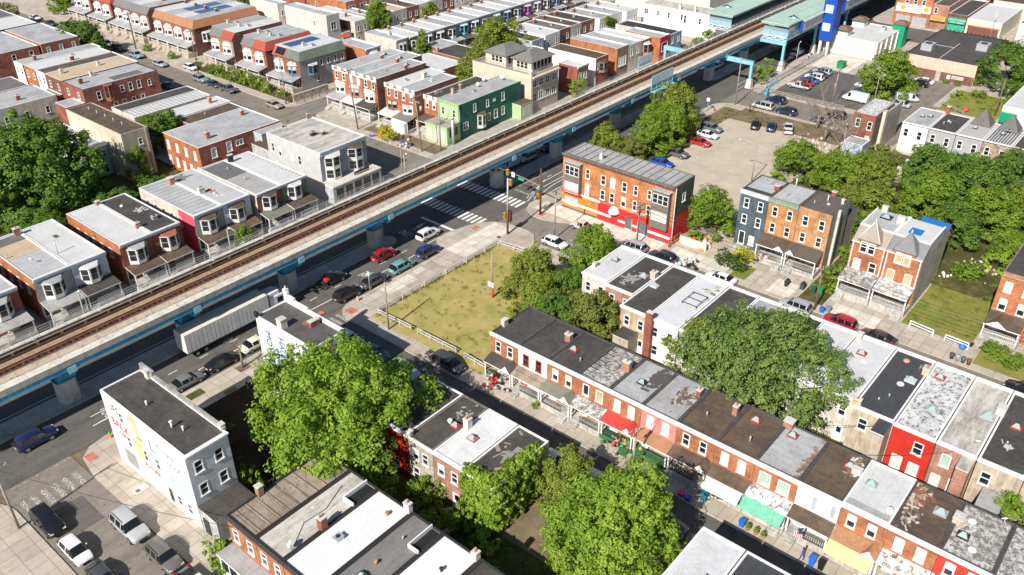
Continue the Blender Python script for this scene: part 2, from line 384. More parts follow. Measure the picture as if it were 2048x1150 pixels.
    def chimney(s, fx, fy, ht=1.0, sx=0.7, sy=0.5, m=None, pots=1):
        x, y = s.xy(fx, fy); m = m or BRICK_R; mb = MB(); z = s.zr-0.05
        mb.box(x-sx/2, x+sx/2, y-sy/2, y+sy/2, z, z+ht, m); mb.box(x-sx/2-0.05, x+sx/2+0.05, y-sy/2-0.05, y+sy/2+0.05, z+ht+0.002, z+ht+0.12, CONCL)
        for i in range(pots): mb.cyl(x+(i-(pots-1)/2)*0.28, y, z+ht+0.121, z+ht+0.42, 0.1, 0.09, 8, plain((0.4, 0.16, 0.09)))
        return mb.build('chimney', s.roof)
    def skylight(s, fx, fy, fm=None, w=0.9):
        x, y = s.xy(fx, fy); fm = fm or GALV; mb = MB(); z = s.zr-0.02; a = w/2
        mb.box(x-a, x+a, y-a*1.2, y+a*1.2, z, z+0.22, fm)
        b = [(x-a*.85, y-a), (x+a*.85, y-a), (x+a*.85, y+a), (x-a*.85, y+a)]; zz = z+0.221; r0, r1 = (x, y-a*.35, zz+0.42), (x, y+a*.35, zz+0.42)
        B = [(*p, zz) for p in b]; g = plain((0.30, 0.38, 0.37), 0.12, 0.6)
        mb.poly([B[0], B[1], r0], fm); mb.poly([B[1], B[2], r1, r0], g); mb.poly([B[2], B[3], r1], fm); mb.poly([B[3], B[0], r0, r1], g)
        mb.tube([r0, r1], 0.03, 5, fm)
        return mb.build('skylight', s.roof)
    def vent(s, fx, fy, ht=0.6, r=0.08, m=None, cap=True):
        x, y = s.xy(fx, fy); mb = MB(); z = s.zr-0.02; m = m or GALV
        mb.cyl(x, y, z, z+ht, r, r, 8, m)
        if cap: mb.cyl(x, y, z+ht+0.001, z+ht+0.12, r*1.7, r*1.2, 8, m)
        return mb.build('vent_pipe', s.roof)
    def dome(s, fx, fy, r=0.4, m=None):
        x, y = s.xy(fx, fy); mb = MB(); z = s.zr-0.02; m = m or TRIM
        mb.tube([(x, y, z), (x, y, z+0.14), (x, y, z+0.26), (x, y, z+0.32)], [r, r*0.97, r*0.66, 0.04], 12, m); return mb.build('vent_dome', s.roof)
    def dish(s, fx, fy, az=0.6):
        x, y = s.xy(fx, fy); mb = MB(); z = s.zr; mb.cyl(x, y, z, z+0.7, 0.035, 0.035, 6, GALV)
        d = Vector((math.cos(az)*0.7, math.sin(az)*0.7, 0.45)).normalized(); c = Vector((x, y, z+0.75))
        mb.tube([c, c+d*0.05, c+d*0.12], [0.06, 0.26, 0.36], 12, plain((0.6, 0.6, 0.6), 0.5), cap=True); return mb.build('dish_antenna', s.roof)
    def hvac(s, fx, fy, w=1.2, ht=0.9, m=None):
        x, y = s.xy(fx, fy); mb = MB(); z = s.zr-0.02; m = m or GALV
        mb.box(x-w/2, x+w/2, y-w*.4, y+w*.4, z, z+ht*0.85, m); mb.box(x-w/2-.06, x+w/2+.06, y-w*.4-.06, y+w*.4+.06, z+ht*.85+.001, z+ht, GALV)
        mb.cyl(x, y, z+ht+.001, z+ht+.08, w*.26, w*.26, 12, IRON); return mb.build('roof_unit', s.roof)
    def antenna(s, fx, fy, ht=2.2):
        x, y = s.xy(fx, fy); mb = MB(); z = s.zr; mb.cyl(x, y, z, z+ht, 0.025, 0.02, 5, GALV)
        for k in range(4): mb.tube([(x-0.6+0.08*k, y+0.1*k-.2, z+ht-0.15*k), (x+0.6-0.08*k, y+0.1*k-.2, z+ht-0.15*k)], 0.012, 4, GALV)
        return mb.build('antenna', s.roof)
    def patch(s, fx0, fx1, fy0, fy1, m, dz=0.012, name='roof_patch'):
        x0, y0 = s.xy(fx0, fy0); x1, y1 = s.xy(fx1, fy1); mb = MB(); mb.box(x0, x1, y0, y1, s.zr+0.002, s.zr+dz, m); return mb.build(name, s.roof)
    def ribs(s, sd='x', n=12, m=None, w=0.07, ht=0.06):
        mb = MB(); m = m or plain((0.12, 0.12, 0.12))
        for i in range(n):
            f = (i+0.6)/n
            if sd == 'x': x = s.x0+.25+(s.x1-s.x0-.5)*f; mb.box(x-w/2, x+w/2, s.y0+.25, s.y1-.25, s.zr+.002, s.zr+ht, m)
            else: y = s.y0+.25+(s.y1-s.y0-.5)*f; mb.box(s.x0+.25, s.x1-.25, y-w/2, y+w/2, s.zr+.002, s.zr+ht, m)
        return mb.build('roof_rib', s.roof)
    def litter(s, fx0, fx1, fy0, fy1, n, cols, sz=0.16, name='roof_debris', seed=1):
        rn = random.Random(seed); mb = MB(); x0, y0 = s.xy(fx0, fy0); x1, y1 = s.xy(fx1, fy1)
        for _ in range(n):
            x, y = rn.gauss((x0+x1)/2, abs(x1-x0)/4), rn.gauss((y0+y1)/2, abs(y1-y0)/4); x = min(max(x, s.x0+.4), s.x1-.4); y = min(max(y, s.y0+.4), s.y1-.4)
            a = rn.uniform(0, 3.14); l = sz*rn.uniform(.3, 2.2); w = sz*rn.uniform(.2, .8); c, d = math.cos(a), math.sin(a); hh = rn.uniform(.02, .1)
            q = [(x+c*l-d*w, y+d*l+c*w), (x-c*l-d*w, y-d*l+c*w), (x-c*l+d*w, y-d*l-c*w), (x+c*l+d*w, y+d*l-c*w)]
            mb.prism(q, s.zr+.002, s.zr+hh, plain(rn.choice(cols), 0.9))
        o = mb.build(name, s.roof); o['kind'] = 'stuff'; return o
    def porch(s, sd, u0, u1, d=2.1, zw=3.35, zf=2.75, fl=0.75, roof=None, post=None, floor=None, rail=None, steps=None, gable=None, wall=None, nposts=2, awn=None, over=0.25):
        post = post or TRIM; roof = roof or R_BLACK; floor = floor or CONC; zb = s.z0
        mb = MB(); P = lambda u, o, z: s.pt(sd, u, o, z)
        a, b = u0-0.0, u1+0.0; th = 0.14
        pts = [P(a, 0.02, zw), P(b, 0.02, zw), P(b, d+over, zf), P(a, d+over, zf)]
        mb.poly(pts, roof); mb.poly([(x, y, z-th) for x, y, z in reversed(pts)], post)
        for i, j in ((1, 2), (2, 3), (3, 0)):
            p, q = pts[i], pts[j]; mb.poly([p, q, (q[0], q[1], q[2]-th), (p[0], p[1], p[2]-th)], post)
        mb.build('porch_roof', s.root)
        if gable is not None:
            g0, g1 = gable; gm = (g0+g1)/2; g = MB(); zt = zf+0.85; ob = d+over+0.06
            A, B, C = P(g0, ob, zf-0.05), P(g1, ob, zf-0.05), P(gm, ob, zt); g.poly([A, B, C], post)
            k = max(0.02, d*(zw-zt)/(zw-zf) if zw > zf else 0.02); D = P(gm, 0.03, max(zt, zw))
            D = P(gm, min(0.3, k), zt); g.poly([A, C, D, P(g0, 0.5, zf-.05+(zw-zf)*.8)], roof); g.poly([C, B, P(g1, 0.5, zf-.05+(zw-zf)*.8), D], roof); g.build('porch_gable', s.root)
        for i in range(nposts):
            u = u0+0.15+(u1-u0-0.3)*i/max(1, nposts-1); q = MB(); s.bx(q, sd, u-0.08, u+0.08, d-0.12, d+0.04, fl, zf-th+0.06, post); q.build('porch_post', s.root)
        f = MB(); s.bx(f, sd, u0, u1, 0.02, d+0.06, zb-0.2, fl, wall or floor, floor); f.build('porch_floor', s.root)
        if rail is not None:
            q = MB(); su0, su1 = steps if steps else (9e9, 9e9)
            segs = [(u0+.1, u1-.1)] if not steps else [(u0+.1, su0), (su1, u1-.1)]
            for p0, p1 in segs:
                if p1-p0 < 0.3: continue
                s.bx(q, sd, p0, p1, d-.06, d-.01, fl+.82, fl+.9, rail); s.bx(q, sd, p0, p1, d-.06, d-.01, fl+.1, fl+.16, rail)
                k = int((p1-p0)/.22)
                for i in range(k+1): s.bx(q, sd, p0+(p1-p0)*i/k-.018, p0+(p1-p0)*i/k+.018, d-.055, d-.015, fl, fl+.82, rail)
            if q.v: q.build('railing', s.root)
        if steps:
            q = MB(); n = max(2, int((fl-zb)/0.19))
            for i in range(n): s.bx(q, sd, steps[0], steps[1], d+.07+.3*i, d+.07+.3*(i+1), zb-.1, fl-(fl-zb)*(i+1)/(n+1), floor)
            q.build('steps', s.root)
        if awn is not None:
            am, a0, a1, dz = awn; q = MB(); A, B, C, D = P(a0, d+over+.02, zf+.02), P(a1, d+over+.02, zf+.02), P(a1, d+over+1.25, zf-dz), P(a0, d+over+1.25, zf-dz)
            q.poly([A, B, C, D], am); q.poly([(x, y, z-.03) for x, y, z in (D, C, B, A)], am); q.poly([A, D, P(a0, d+over+.02, zf-dz)], am); q.poly([B, C, P(a1, d+over+.02, zf-dz)], am); q.build('awning', s.root)
    def bay(s, sd, u0, u1, d, z0, z1, trim=None, roof=None, floors=1, rh=0.45, spl=0.3, st='d', skirt=None):
        trim = trim or TRIM; roof = roof or R_SILV; w = u1-u0; sp = min(spl*w, d*1.2)
        P = lambda u, o, z: s.pt(sd, u, o, z); mb = MB()
        pl = [(u0, 0.01), (u0+sp, d), (u1-sp, d), (u1, 0.01)]
        for i in range(3): mb.poly([P(*pl[i], z0), P(*pl[i+1], z0), P(*pl[i+1], z1), P(*pl[i], z1)], skirt or trim)
        mb.poly([P(*p, z0) for p in reversed(pl)], trim)
        e = 0.16; ol = [(u0-e, 0.01), (u0+sp-e*.5, d+e), (u1-sp+e*.5, d+e), (u1+e, 0.01)]
        top = [P(u0+e, .02, z1+rh), P(u1-e, .02, z1+rh)]; O = [P(*p, z1) for p in ol]
        mb.poly([O[0], O[1], top[0]], roof); mb.poly([O[1], O[2], top[1], top[0]], roof); mb.poly([O[2], O[3], top[1]], roof)
        mb.poly(list(reversed([P(*p, z1-.12) for p in ol])), trim)
        for i in range(3): mb.poly([P(*ol[i], z1-.12), P(*ol[i+1], z1-.12), O[i+1], O[i]], trim)
        o = mb.build('bay_window', s.root)
        fh = (z1-z0)/floors
        for k in range(floors):
            for i in range(3):
                a, b = Vector(P(*pl[i], 0)), Vector(P(*pl[i+1], 0)); dv = b-a; L = dv.length; dv.normalize(); nn = Vector((dv.y, -dv.x, 0)); mid = Vector(P((u0+u1)/2, 0, 0))
                if ((a+b)/2-mid).dot(nn) < 0: nn = -nn
                m0 = 0.16 if L > .7 else .12; q = MB(); zz0 = z0+fh*k+fh*.24; zz1 = z0+fh*(k+1)-.22; cnt = 2 if (i == 1 and L > 1.5) else 1
                for c in range(cnt):
                    A = a+dv*(m0+(L-2*m0)*c/cnt+.03)+nn*.012; B = a+dv*(m0+(L-2*m0)*(c+1)/cnt-.03)+nn*.012; zm = (zz0+zz1)/2
                    q.poly([(*A.xy, zz0), (*B.xy, zz0), (*B.xy, zm-.03), (*A.xy, zm-.03)], GLASS); q.poly([(*A.xy, zm+.03), (*B.xy, zm+.03), (*B.xy, zz1), (*A.xy, zz1)], BLIND if st == 'm' else GLASS)
                q.build('pane', o)
                # sill and head boards stand proud of the glass
                for (za, zb_) in ((zz0-.1, zz0-.01), (zz1+.01, zz1+.1)):
                    pass
        return o
    def downspout(s, sd, u, m=None):
        mb = MB(); s.bx(mb, sd, u-.05, u+.05, .003, .1, s.z0, s.h-.1, m or TRIM); return mb.build('downspout', s.root)
    def wires(s): pass
def text_mesh(txt, size, m, th=0.012):
    cu = bpy.data.curves.new('lettering', 'FONT'); cu.body = txt; cu.size = size; cu.extrude = th; cu.align_x = 'CENTER'
    o = bpy.data.objects.new('lettering', cu); col.objects.link(o)
    dg = bpy.context.evaluated_depsgraph_get(); me = bpy.data.meshes.new_from_object(o.evaluated_get(dg)); col.objects.unlink(o); bpy.data.objects.remove(o)
    me.materials.clear(); me.materials.append(m); return me
def lettering(parent, txt, size, m, loc, rz, vertical=False, sx=1.0, name='lettering'):
    o = bpy.data.objects.new(name, text_mesh(txt, size, m)); link(o, parent)
    o.location = Vector(loc)-wloc(parent); o.rotation_euler = (R(90), R(90) if vertical else 0, rz); o.scale = (sx, 1, 1)
    if vertical: o.rotation_euler = (Matrix.Rotation(rz, 3, 'Z') @ Matrix.Rotation(R(90), 3, 'X') @ Matrix.Rotation(R(-90), 3, 'Z')).to_euler()
    return o

# ------------------------------------------------------------------ the ground, streets, blocks and markings
A1, A2 = ground_mat('asphalt'), ground_mat('asphalt_old'); SW, SWN, MED = ground_mat('concrete'), ground_mat('concrete_new'), ground_mat('median')
def sheet(name, pts, z, m, kind='structure', t=0.0):
    mb = MB()
    if t: mb.prism(pts, z-t, z, m, bottom=False)
    else: mb.poly([(*p, z) for p in pts], m)
    o = mb.build(name); o['kind'] = kind; return o
def rect(x0, x1, y0, y1): return [(x0, y0), (x1, y0), (x1, y1), (x0, y1)]
sheet('ground', rect(-600, 1400, -600, 1400), -0.06, ground_mat('dirt'))
sheet('avenue', rect(-150, 700, 86.0, 106.1), 0.0, A1)
for x0, x1, m in ((16.0, 23.8, A2), (56.9, 62.4, A1), (97.0, 106.5, A2), (177.4, 188.0, A2), (253.0, 268.0, A1)): sheet('street', rect(x0, x1, -150, 86.0), 0.0, m)
sheet('street', rect(99.2, 110.6, 106.1, 420), 0.0, A2); sheet('street', rect(110.6, 420, 151.2, 158.2), 0.0, A2)
def arc(cx, cy, r, a0, a1, n=6): return [(cx+r*math.cos(R(a0+(a1-a0)*i/n)), cy+r*math.sin(R(a0+(a1-a0)*i/n))) for i in range(n+1)]
def block(pts, m=None, name='sidewalk'): return sheet(name, pts, 0.13, m or SW, t=0.2)
block([(-100, -150), (16, -150)]+arc(12, 82, 4, 0, 90)+[(-100, 86)])
block([(57, -150)]+arc(53.5, 82.5, 3.5, 0, 90)+[(27.9, 86.0), (25.9, 85.6), (24.5, 84.4), (23.8, 80.5), (23.8, -150)])
block([(62.4, -150), (97, -150), (97, 76.8), (98.9, 78.4), (99.4, 80.5), (99.3, 84), (98.3, 86.5), (96.4, 88.2), (94, 89.2), (89.8, 90.1), (87.2, 89.6), (86, 88.2), (84.5, 86.1)]+arc(65.6, 83, 3.1, 90, 180))
block([(177.4, -150)]+arc(172.5, 81.5, 4.9, 0, 90)+[(107.5, 86.4), (105.2, 85.2), (104.1, 83.0), (104.1, 80.4), (105.4, 77.4), (106.5, 75.5), (106.5, -150)])
block([(253, -150)]+arc(249, 82, 4, 0, 90)+arc(192, 82, 4, 90, 180)+[(188, -150)])
block([(420, -150), (420, 86)]+arc(272, 82, 4, 90, 180)+[(268, -150)])
block([(-150, 106.1)]+[(96, 106.1)]+arc(95.7, 109.6, 3.5, 270, 360)+[(99.2, 420), (-150, 420)])
block([(420, 106.1), (420, 151.2)]+arc(113.6, 148.2, 3, 90, 180)+arc(114.1, 109.6, 3.5, 180, 270))
block([(420, 158.2), (420, 420), (110.6, 420)]+arc(113.6, 161.2, 3, 180, 270))
for x0, x1 in ((-150, 83.4), (108.5, 172), (188.5, 500)):
    sheet('median', arc(x1-1.7, 95.75, 1.75, -90, 90, 8)+arc(x0+1.7, 95.75, 1.75, 90, 270, 8), 0.15, MED, t=0.2)
def yard(name, x0, x1, y0, y1, kind, z=0.137): return sheet(name, rect(x0, x1, y0, y1), z, ground_mat(kind))
yard('lawn', 64.9, 92.7, 59.7, 80.9, 'lawn_dry'); yard('vacant_ground', 32.3, 46.6, 58.2, 81.4, 'shaded_soil'); yard('lawn', 111.6, 136, 13.5, 22.6, 'lawn'); yard('lawn', 108.6, 131, 32.9, 36.5, 'weeds')
yard('gravel_lot', 123, 174.5, 54.0, 80.5, 'gravel'); yard('gravel_lot', 111.2, 123, 52.2, 59.0, 'gravel', 0.139); yard('weedy_ground', 118, 154, 77.9, 84.6, 'weeds', 0.141); yard('dirt', 154, 174, 79.2, 83.4, 'dirt', 0.141); yard('dirt', 168, 176, 55, 79.3, 'dirt', 0.141)
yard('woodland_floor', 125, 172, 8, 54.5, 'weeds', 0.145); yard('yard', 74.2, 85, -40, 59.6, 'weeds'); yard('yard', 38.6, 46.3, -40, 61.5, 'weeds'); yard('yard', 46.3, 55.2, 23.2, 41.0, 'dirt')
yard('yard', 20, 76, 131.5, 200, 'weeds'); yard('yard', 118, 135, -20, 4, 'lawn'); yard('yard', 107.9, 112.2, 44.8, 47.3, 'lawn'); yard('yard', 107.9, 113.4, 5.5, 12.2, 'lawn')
yard('parking_lot', 190.6, 214.5, 58.5, 79.6, 'asphalt'); yard('parking_lot', 188.3, 223, 47.5, 58.6, 'asphalt_old', 0.139); yard('grass_lot', 203, 219.5, 34, 46, 'lawn', 0.139); yard('driveway', 175, 204, 46.0, 58.4, 'asphalt_old', 0.143); yard('yard', 158, 163, 160, 161.2, 'weeds')
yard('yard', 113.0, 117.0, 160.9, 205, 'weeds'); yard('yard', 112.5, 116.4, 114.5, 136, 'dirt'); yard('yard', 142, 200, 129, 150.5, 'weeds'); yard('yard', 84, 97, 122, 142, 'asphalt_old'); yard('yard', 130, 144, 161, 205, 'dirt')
yard('paving_slab', 70.8, 76.5, 83.0, 85.3, 'concrete_new', 0.135); yard('paving_slab', 77.6, 79.4, 84.2, 85.4, 'concrete_new', 0.135); yard('paving_slab', 86, 98, 82, 86.2, 'concrete_new', 0.135)
yard('paving_slab', 107.4, 110.6, 25.0, 31.6, 'concrete_new', 0.139); yard('paving_slab', 107.2, 111.8, 37.6, 41.0, 'concrete_new', 0.139); yard('paving_slab', 107.0, 110.5, 48.2, 58.2, 'concrete_new', 0.135); yard('paving_slab', 106.7, 110.3, 60, 84.5, 'concrete_new', 0.135)
yard('paving_slab', 215, 228, 71.5, 81.0, 'concrete_new', 0.135)
@cached
def roadpaint(c, wear):
    t = NT('road_paint'); p = t.pos(False); n = t.noise(p, 5, 6, 0.75)
    return t.out(t.mix(t.ramp(n, [(wear, (0, 0, 0)), (wear+0.06, (1, 1, 1))]), (0.17, 0.16, 0.15), c), 0.8)
PW, PWW = roadpaint((0.72, 0.71, 0.68), 0.30), roadpaint((0.62, 0.60, 0.56), 0.5)
def mark(name, rects, m=None, z=0.006):
    mb = MB()
    for x0, x1, y0, y1 in rects: mb.poly([(*p, z) for p in rect(x0, x1, y0, y1)], m or PW)
    o = mb.build(name); o['kind'] = 'structure'; return o
mark('parking_line', [(28, 84, 88.78, 88.93), (112, 170, 88.78, 88.93), (84, 91, 89.9, 90.05)])
mark('lane_line', [(x, x+1.3, 90.9, 91.02) for x in np.arange(30, 88, 4.6)]+[(x, x+1.3, 90.9, 91.02) for x in np.arange(114, 172, 4.6)])
mark('lane_line', [(-60, 92, 101.9, 102.05), (112, 170, 101.9, 102.05), (190, 320, 101.9, 102.05)]); mark('lane_line', [(-60, 82, 98.2, 98.3), (110, 172, 98.2, 98.3)])
mark('crosswalk', [(95.5, 98.3, y, y+0.55) for y in np.arange(88.2, 101.5, 1.0)]); mark('crosswalk', [(104.9, 107.7, y, y+0.55) for y in np.arange(87.2, 101.5, 1.0)])
mark('crosswalk', [(x, x+0.6, 80.2, 83.0) for x in np.arange(16.6, 23.4, 1.15)], PWW); mark('crosswalk', [(x, x+0.55, 82.6, 85.2) for x in np.arange(57.6, 62.2, 1.1)], PWW); mark('crosswalk', [(x, x+0.6, 70.5, 73) for x in np.arange(97.6, 106, 1.2)], PWW)
mark('stop_line', [(91.3, 91.9, 89.6, 97.4)]); mark('stop_line', [(110.2, 110.7, 87, 92)], PWW)
mark('lane_line', [(190, 206, 88.4, 88.5), (186.5, 200, 86.8, 86.9)]); mark('lane_line', [(16.5, 23.5, 85.6, 85.7)], PWW)
mb = MB()
for a, b in (((108, 87.2), (116, 90.2)), ((109, 88.2), (117.5, 90.6)), ((116, 90.2), (124, 90.4)), ((116.5, 88.0), (124, 88.2)), ((116.5, 88.0), (109.5, 86.9))):
    d = Vector((b[0]-a[0], b[1]-a[1])).normalized()*0.07; mb.poly([(a[0]-d.y, a[1]+d.x, .006), (b[0]-d.y, b[1]+d.x, .006), (b[0]+d.y, b[1]-d.x, .006), (a[0]+d.y, a[1]-d.x, .006)], PW)
mb.build('lane_line')['kind'] = 'structure'
def flat_shape(name, pts_list, m, z=0.007):
    mb = MB()
    for pts in pts_list: mb.poly([(*p, z) for p in pts], m)
    o = mb.build(name); o['kind'] = 'structure'; return o
def arrow(x, y, s=1.0): return [[(x, y-.09), (x+1.9*s, y-.09), (x+1.9*s, y+.09), (x, y+.09)], [(x+1.7*s, y-.42), (x+3.1*s, y), (x+1.7*s, y+.42)]]
flat_shape('road_arrow', [[(87.3, 95.15), (88.6, 95.15), (88.6, 95.33), (87.3, 95.33)], [(88.4, 94.9), (90.6, 95.5), (88.6, 95.7)]], PW)
def road_text(txt, x, y, size, sy):
    o = bpy.data.objects.new('road_lettering', text_mesh(txt, size, PW, 0.001)); link(o); o.location = (x, y, 0.008); o.rotation_euler = (0, 0, R(-90)); o.scale = (1, sy, 1); o['kind'] = 'structure'
road_text('ONLY', 85.0, 95.4, 0.85, 2.6)
def bike(x, y):
    mb = MB()
    for cy in (-.4, .4):
        ring = [(x+.55*math.cos(a), y+cy+.32*math.sin(a)) for a in np.linspace(0, 6.283, 15)]; inn = [(x+.4*math.cos(a), y+cy+.22*math.sin(a)) for a in np.linspace(0, 6.283, 15)]
        for i in range(14): mb.poly([(*ring[i], .007), (*ring[i+1], .007), (*inn[i+1], .007), (*inn[i], .007)], PW)
    for a, b in (((0, -.4), (.9, -.1)), ((.9, -.1), (.9, .3)), ((.9, .3), (0, .4)), ((0, 0), (.9, .3)), ((0, -.4), (0, 0)), ((.9, -.1), (1.3, -.15))):
        d = Vector((b[0]-a[0], b[1]-a[1])).normalized()*.06; mb.poly([(x+a[0]-d.y, y+a[1]+d.x, .007), (x+b[0]-d.y, y+b[1]+d.x, .007), (x+b[0]+d.y, y+b[1]-d.x, .007), (x+a[0]+d.y, y+a[1]-d.x, .007)], PW)
    o = mb.build('bike_symbol'); o['kind'] = 'structure'
bike(30.3, 89.7); bike(72.3, 90.0); mark('lane_line', [(28.6, 34, 90.6, 90.72), (28.8, 31.8, 88.9, 89.0)])
for i, (x, y) in enumerate(((20.0, 77.6), (94.5, 82.3), (62.0, 90.0), (118.5, 95.2), (105.5, 152.5), (103, 45), (60, 60))):
    mb = MB(); mb.cyl(x, y, 0.0, 0.012 if y < 80 or y > 86 else 0.145, 0.38, 0.38, 16, plain((0.1, 0.085, 0.07), 0.7)); mb.build('manhole_cover')['kind'] = 'structure'
for x0, x1, y0, y1 in ((24.6, 25.7, 83.0, 84.4), (63.6, 64.9, 83.4, 84.9), (60, 61.5, 86.6, 87.4), (93.8, 95.2, 87.0, 88.0), (105.0, 106.2, 81.5, 82.6)): sheet('tactile_paving', rect(x0, x1, y0, y1), 0.141, paint((0.60, 0.20, 0.15), 0.3))
for x0, x1, y0, y1, k in ((38.1, 40.2, 83.9, 85.2, 'weeds'), (45.4, 47.1, 84.0, 85.4, 'dirt'), (41.5, 43.2, 81.5, 82.2, 'dirt')): sheet('tree_pit', rect(x0, x1, y0, y1), 0.142, ground_mat(k))
for x0, x1, y0, y1, m in ((18.2, 21.6, 74, 79, A1), (17, 19, 60, 66, A1), (58, 59.2, 25, 40, A2), (101, 105, 20, 27, A1), (99, 101.5, 50, 56, A1), (100.5, 105, 164, 172, A1), (66.3, 67.9, 87.0, 89.2, A2), (112, 120, 92.2, 93.6, A2)): sheet('asphalt_patch', rect(x0, x1, y0, y1), 0.004, m)

# ------------------------------------------------------------------ the elevated railway
via = thing('elevated_railway', 'long elevated two-track railway on blue girders and concrete piers', 'railway', (95, 95.7, 0))
X0, X1 = -80.0, 520.0
@cached
def panelc(c, w):
    t = NT('panel'); p = t.pos(False); x = t.sep(p); s = t.math('FRACT', t.math('DIVIDE', x[0], w))
    ln = t.ramp(s, [(0, (0.45,)*3), (0.02, (1, 1, 1))]); n = t.ramp(t.noise(t.stretch(p, 1, 1, .4), 1.4, 7, .7), [(0.3, (0.55, 0.52, 0.48)), (0.5, (0.95, .94, .92)), (0.7, (1.1,)*3)])
    return t.out(t.mix(1, t.mix(1, c, ln, 'MULTIPLY'), n, 'MULTIPLY'), 0.9)
PAR = panelc((0.40, 0.40, 0.38), 2.4); LEDGE = panelc((0.62, 0.59, 0.53), 4.8); SLAB = panelc((0.58, 0.43, 0.31), 3.2); RUST = paint((0.075, 0.034, 0.022), 0.35, .9); RUST2 = paint((0.20, 0.085, 0.045), 0.35, .9); TAN = panelc((0.34, 0.25, 0.17), 6.4); DARKB = paint((0.03, 0.026, 0.024), 0.3)
def vb(name, boxes, m, parent=via):
    q = MB()
    for b in boxes: q.box(*b, m)
    return q.build(name, parent)
deck = vb('deck', [(X0, X1, 91.9, 99.24, 7.15, 7.5)], RUST)
vb('parapet', [(X0, X1, 91.5, 91.78, 7.4, 8.15), (X0, X1, 91.782, 92.75, 7.9, 8.1)], PAR); vb('parapet', [(X0, X1, 99.25, 99.5, 7.18, 8.15), (X0, X1, 98.95, 99.248, 7.95, 8.1)], LEDGE)
vb('walkway', [(X0, X1, 91.49, 92.8, 8.151, 8.2)], LEDGE)
vb('girder', [(X0, X1, 91.62, 91.89, 6.8, 7.398), (X0, X1, 91.55, 92.0, 6.74, 6.799), (X0, X1, 99.0, 99.24, 6.75, 7.148)], STEELB)
q = MB()
for x in np.arange(X0+1, X1, 16.5): q.box(x, x+.9, 92.05, 99.2, 6.75, 7.14, STEELB)
q.build('cross_beam', via)
vb('track_slab', [(X0, X1, 93.75, 94.95, 7.501, 7.62)], SLAB); vb('track_slab', [(X0, X1, 96.55, 97.6, 7.501, 7.6)], TAN)
vb('track_bed', [(X0, X1, 92.85, 93.7, 7.501, 7.54), (X0, X1, 95.0, 96.5, 7.501, 7.545), (X0, X1, 97.65, 98.3, 7.501, 7.54)], RUST)
vb('gutter', [(X0, X1, 98.3, 98.94, 7.502, 7.52)], DARKB)
for y in (93.35, 95.2, 96.4, 97.85):
    q = MB(); q.box(X0, X1, y-.11, y+.11, 7.55, 7.6, RUST); q.box(X0, X1, y-.04, y+.04, 7.601, 7.75, RUST2); q.build('rail', via)
for y, m in ((95.75, RUST2), (98.55, TAN), (92.98, RUST2)):
    q = MB(); q.box(X0, X1, y-.1, y+.1, 7.85, 7.9, m)
    for x in np.arange(X0, X1, 3.0): q.box(x, x+.3, y-.12, y+.12, 7.52, 7.849, TAN)
    q.build('third_rail', via)
q = MB()
for x in np.arange(X0, X1, 0.75): q.box(x, x+.26, 95.32, 96.28, 7.546, 7.6, RUST2); q.box(x, x+.26, 92.9, 93.2, 7.541, 7.6, RUST2)
q.build('tie_plate', via)['kind'] = 'stuff'
RAILC = plain((0.46, 0.47, 0.47), 0.5)
def guard(y, z0, h, n):
    q = MB()
    for i in range(n): q.box(X0, X1, y-.022, y+.022, z0+h*(i+1)/n-.045, z0+h*(i+1)/n, RAILC)
    for x in np.arange(X0, X1, 2.4): q.box(x, x+.06, y-.03, y+.031, z0, z0+h, RAILC)
    return q.build('guard_rail', via)
guard(92.72, 8.2, 0.95, 3); guard(99.45, 8.15, 1.0, 3)
q = MB()
for x in np.arange(X0, X1, 8.3): q.box(x, x+.35, 98.7, 98.95, 8.0, 8.28, CONCL); q.box(x+3, x+3.25, 92.75, 92.95, 8.0, 8.3, CONCL)
q.build('cable_bracket', via)
PX = [-4.8, 11.7, 28.7, 45.4, 62.2, 79.6, 109.6, 127.4, 148.0, 166.5, 188.6, 206.5, 225.5, 243, 262]
PIERC = panelc((0.56, 0.55, 0.52), 40)
for x in PX:
    a = [(x+1.25*math.copysign(abs(math.cos(t))**.6, math.cos(t)), 95.75+1.0*math.copysign(abs(math.sin(t))**.6, math.sin(t))) for t in np.linspace(0, 2*math.pi, 21)[:-1]]
    q = MB(); q.prism(a, 0.1, 3.35, PIERC); p = q.build('pier', via)
    q = MB(); q.prism([(x+(px_-x)*1.05, 95.75+(py-95.75)*1.05) for px_, py in a], 3.351, 3.5, STEELB)
    lo, hi = rect(x-.95, x+.95, 94.9, 96.6), rect(x-.5, x+.5, 94.5, 97.0)
    for i in range(4):
        j = (i+1) % 4; q.poly([(*lo[i], 3.5), (*lo[j], 3.5), (*hi[j], 5.5), (*hi[i], 5.5)], STEELB)
    q.poly([(*v, 5.5) for v in hi], STEELB); q.box(x-.45, x+.45, 92.1, 99.5, 5.5, 6.64, STEELB); q.box(x-.5, x+.5, 91.45, 91.545, 6.3, 7.15, STEELL); q.build('bearing', p)

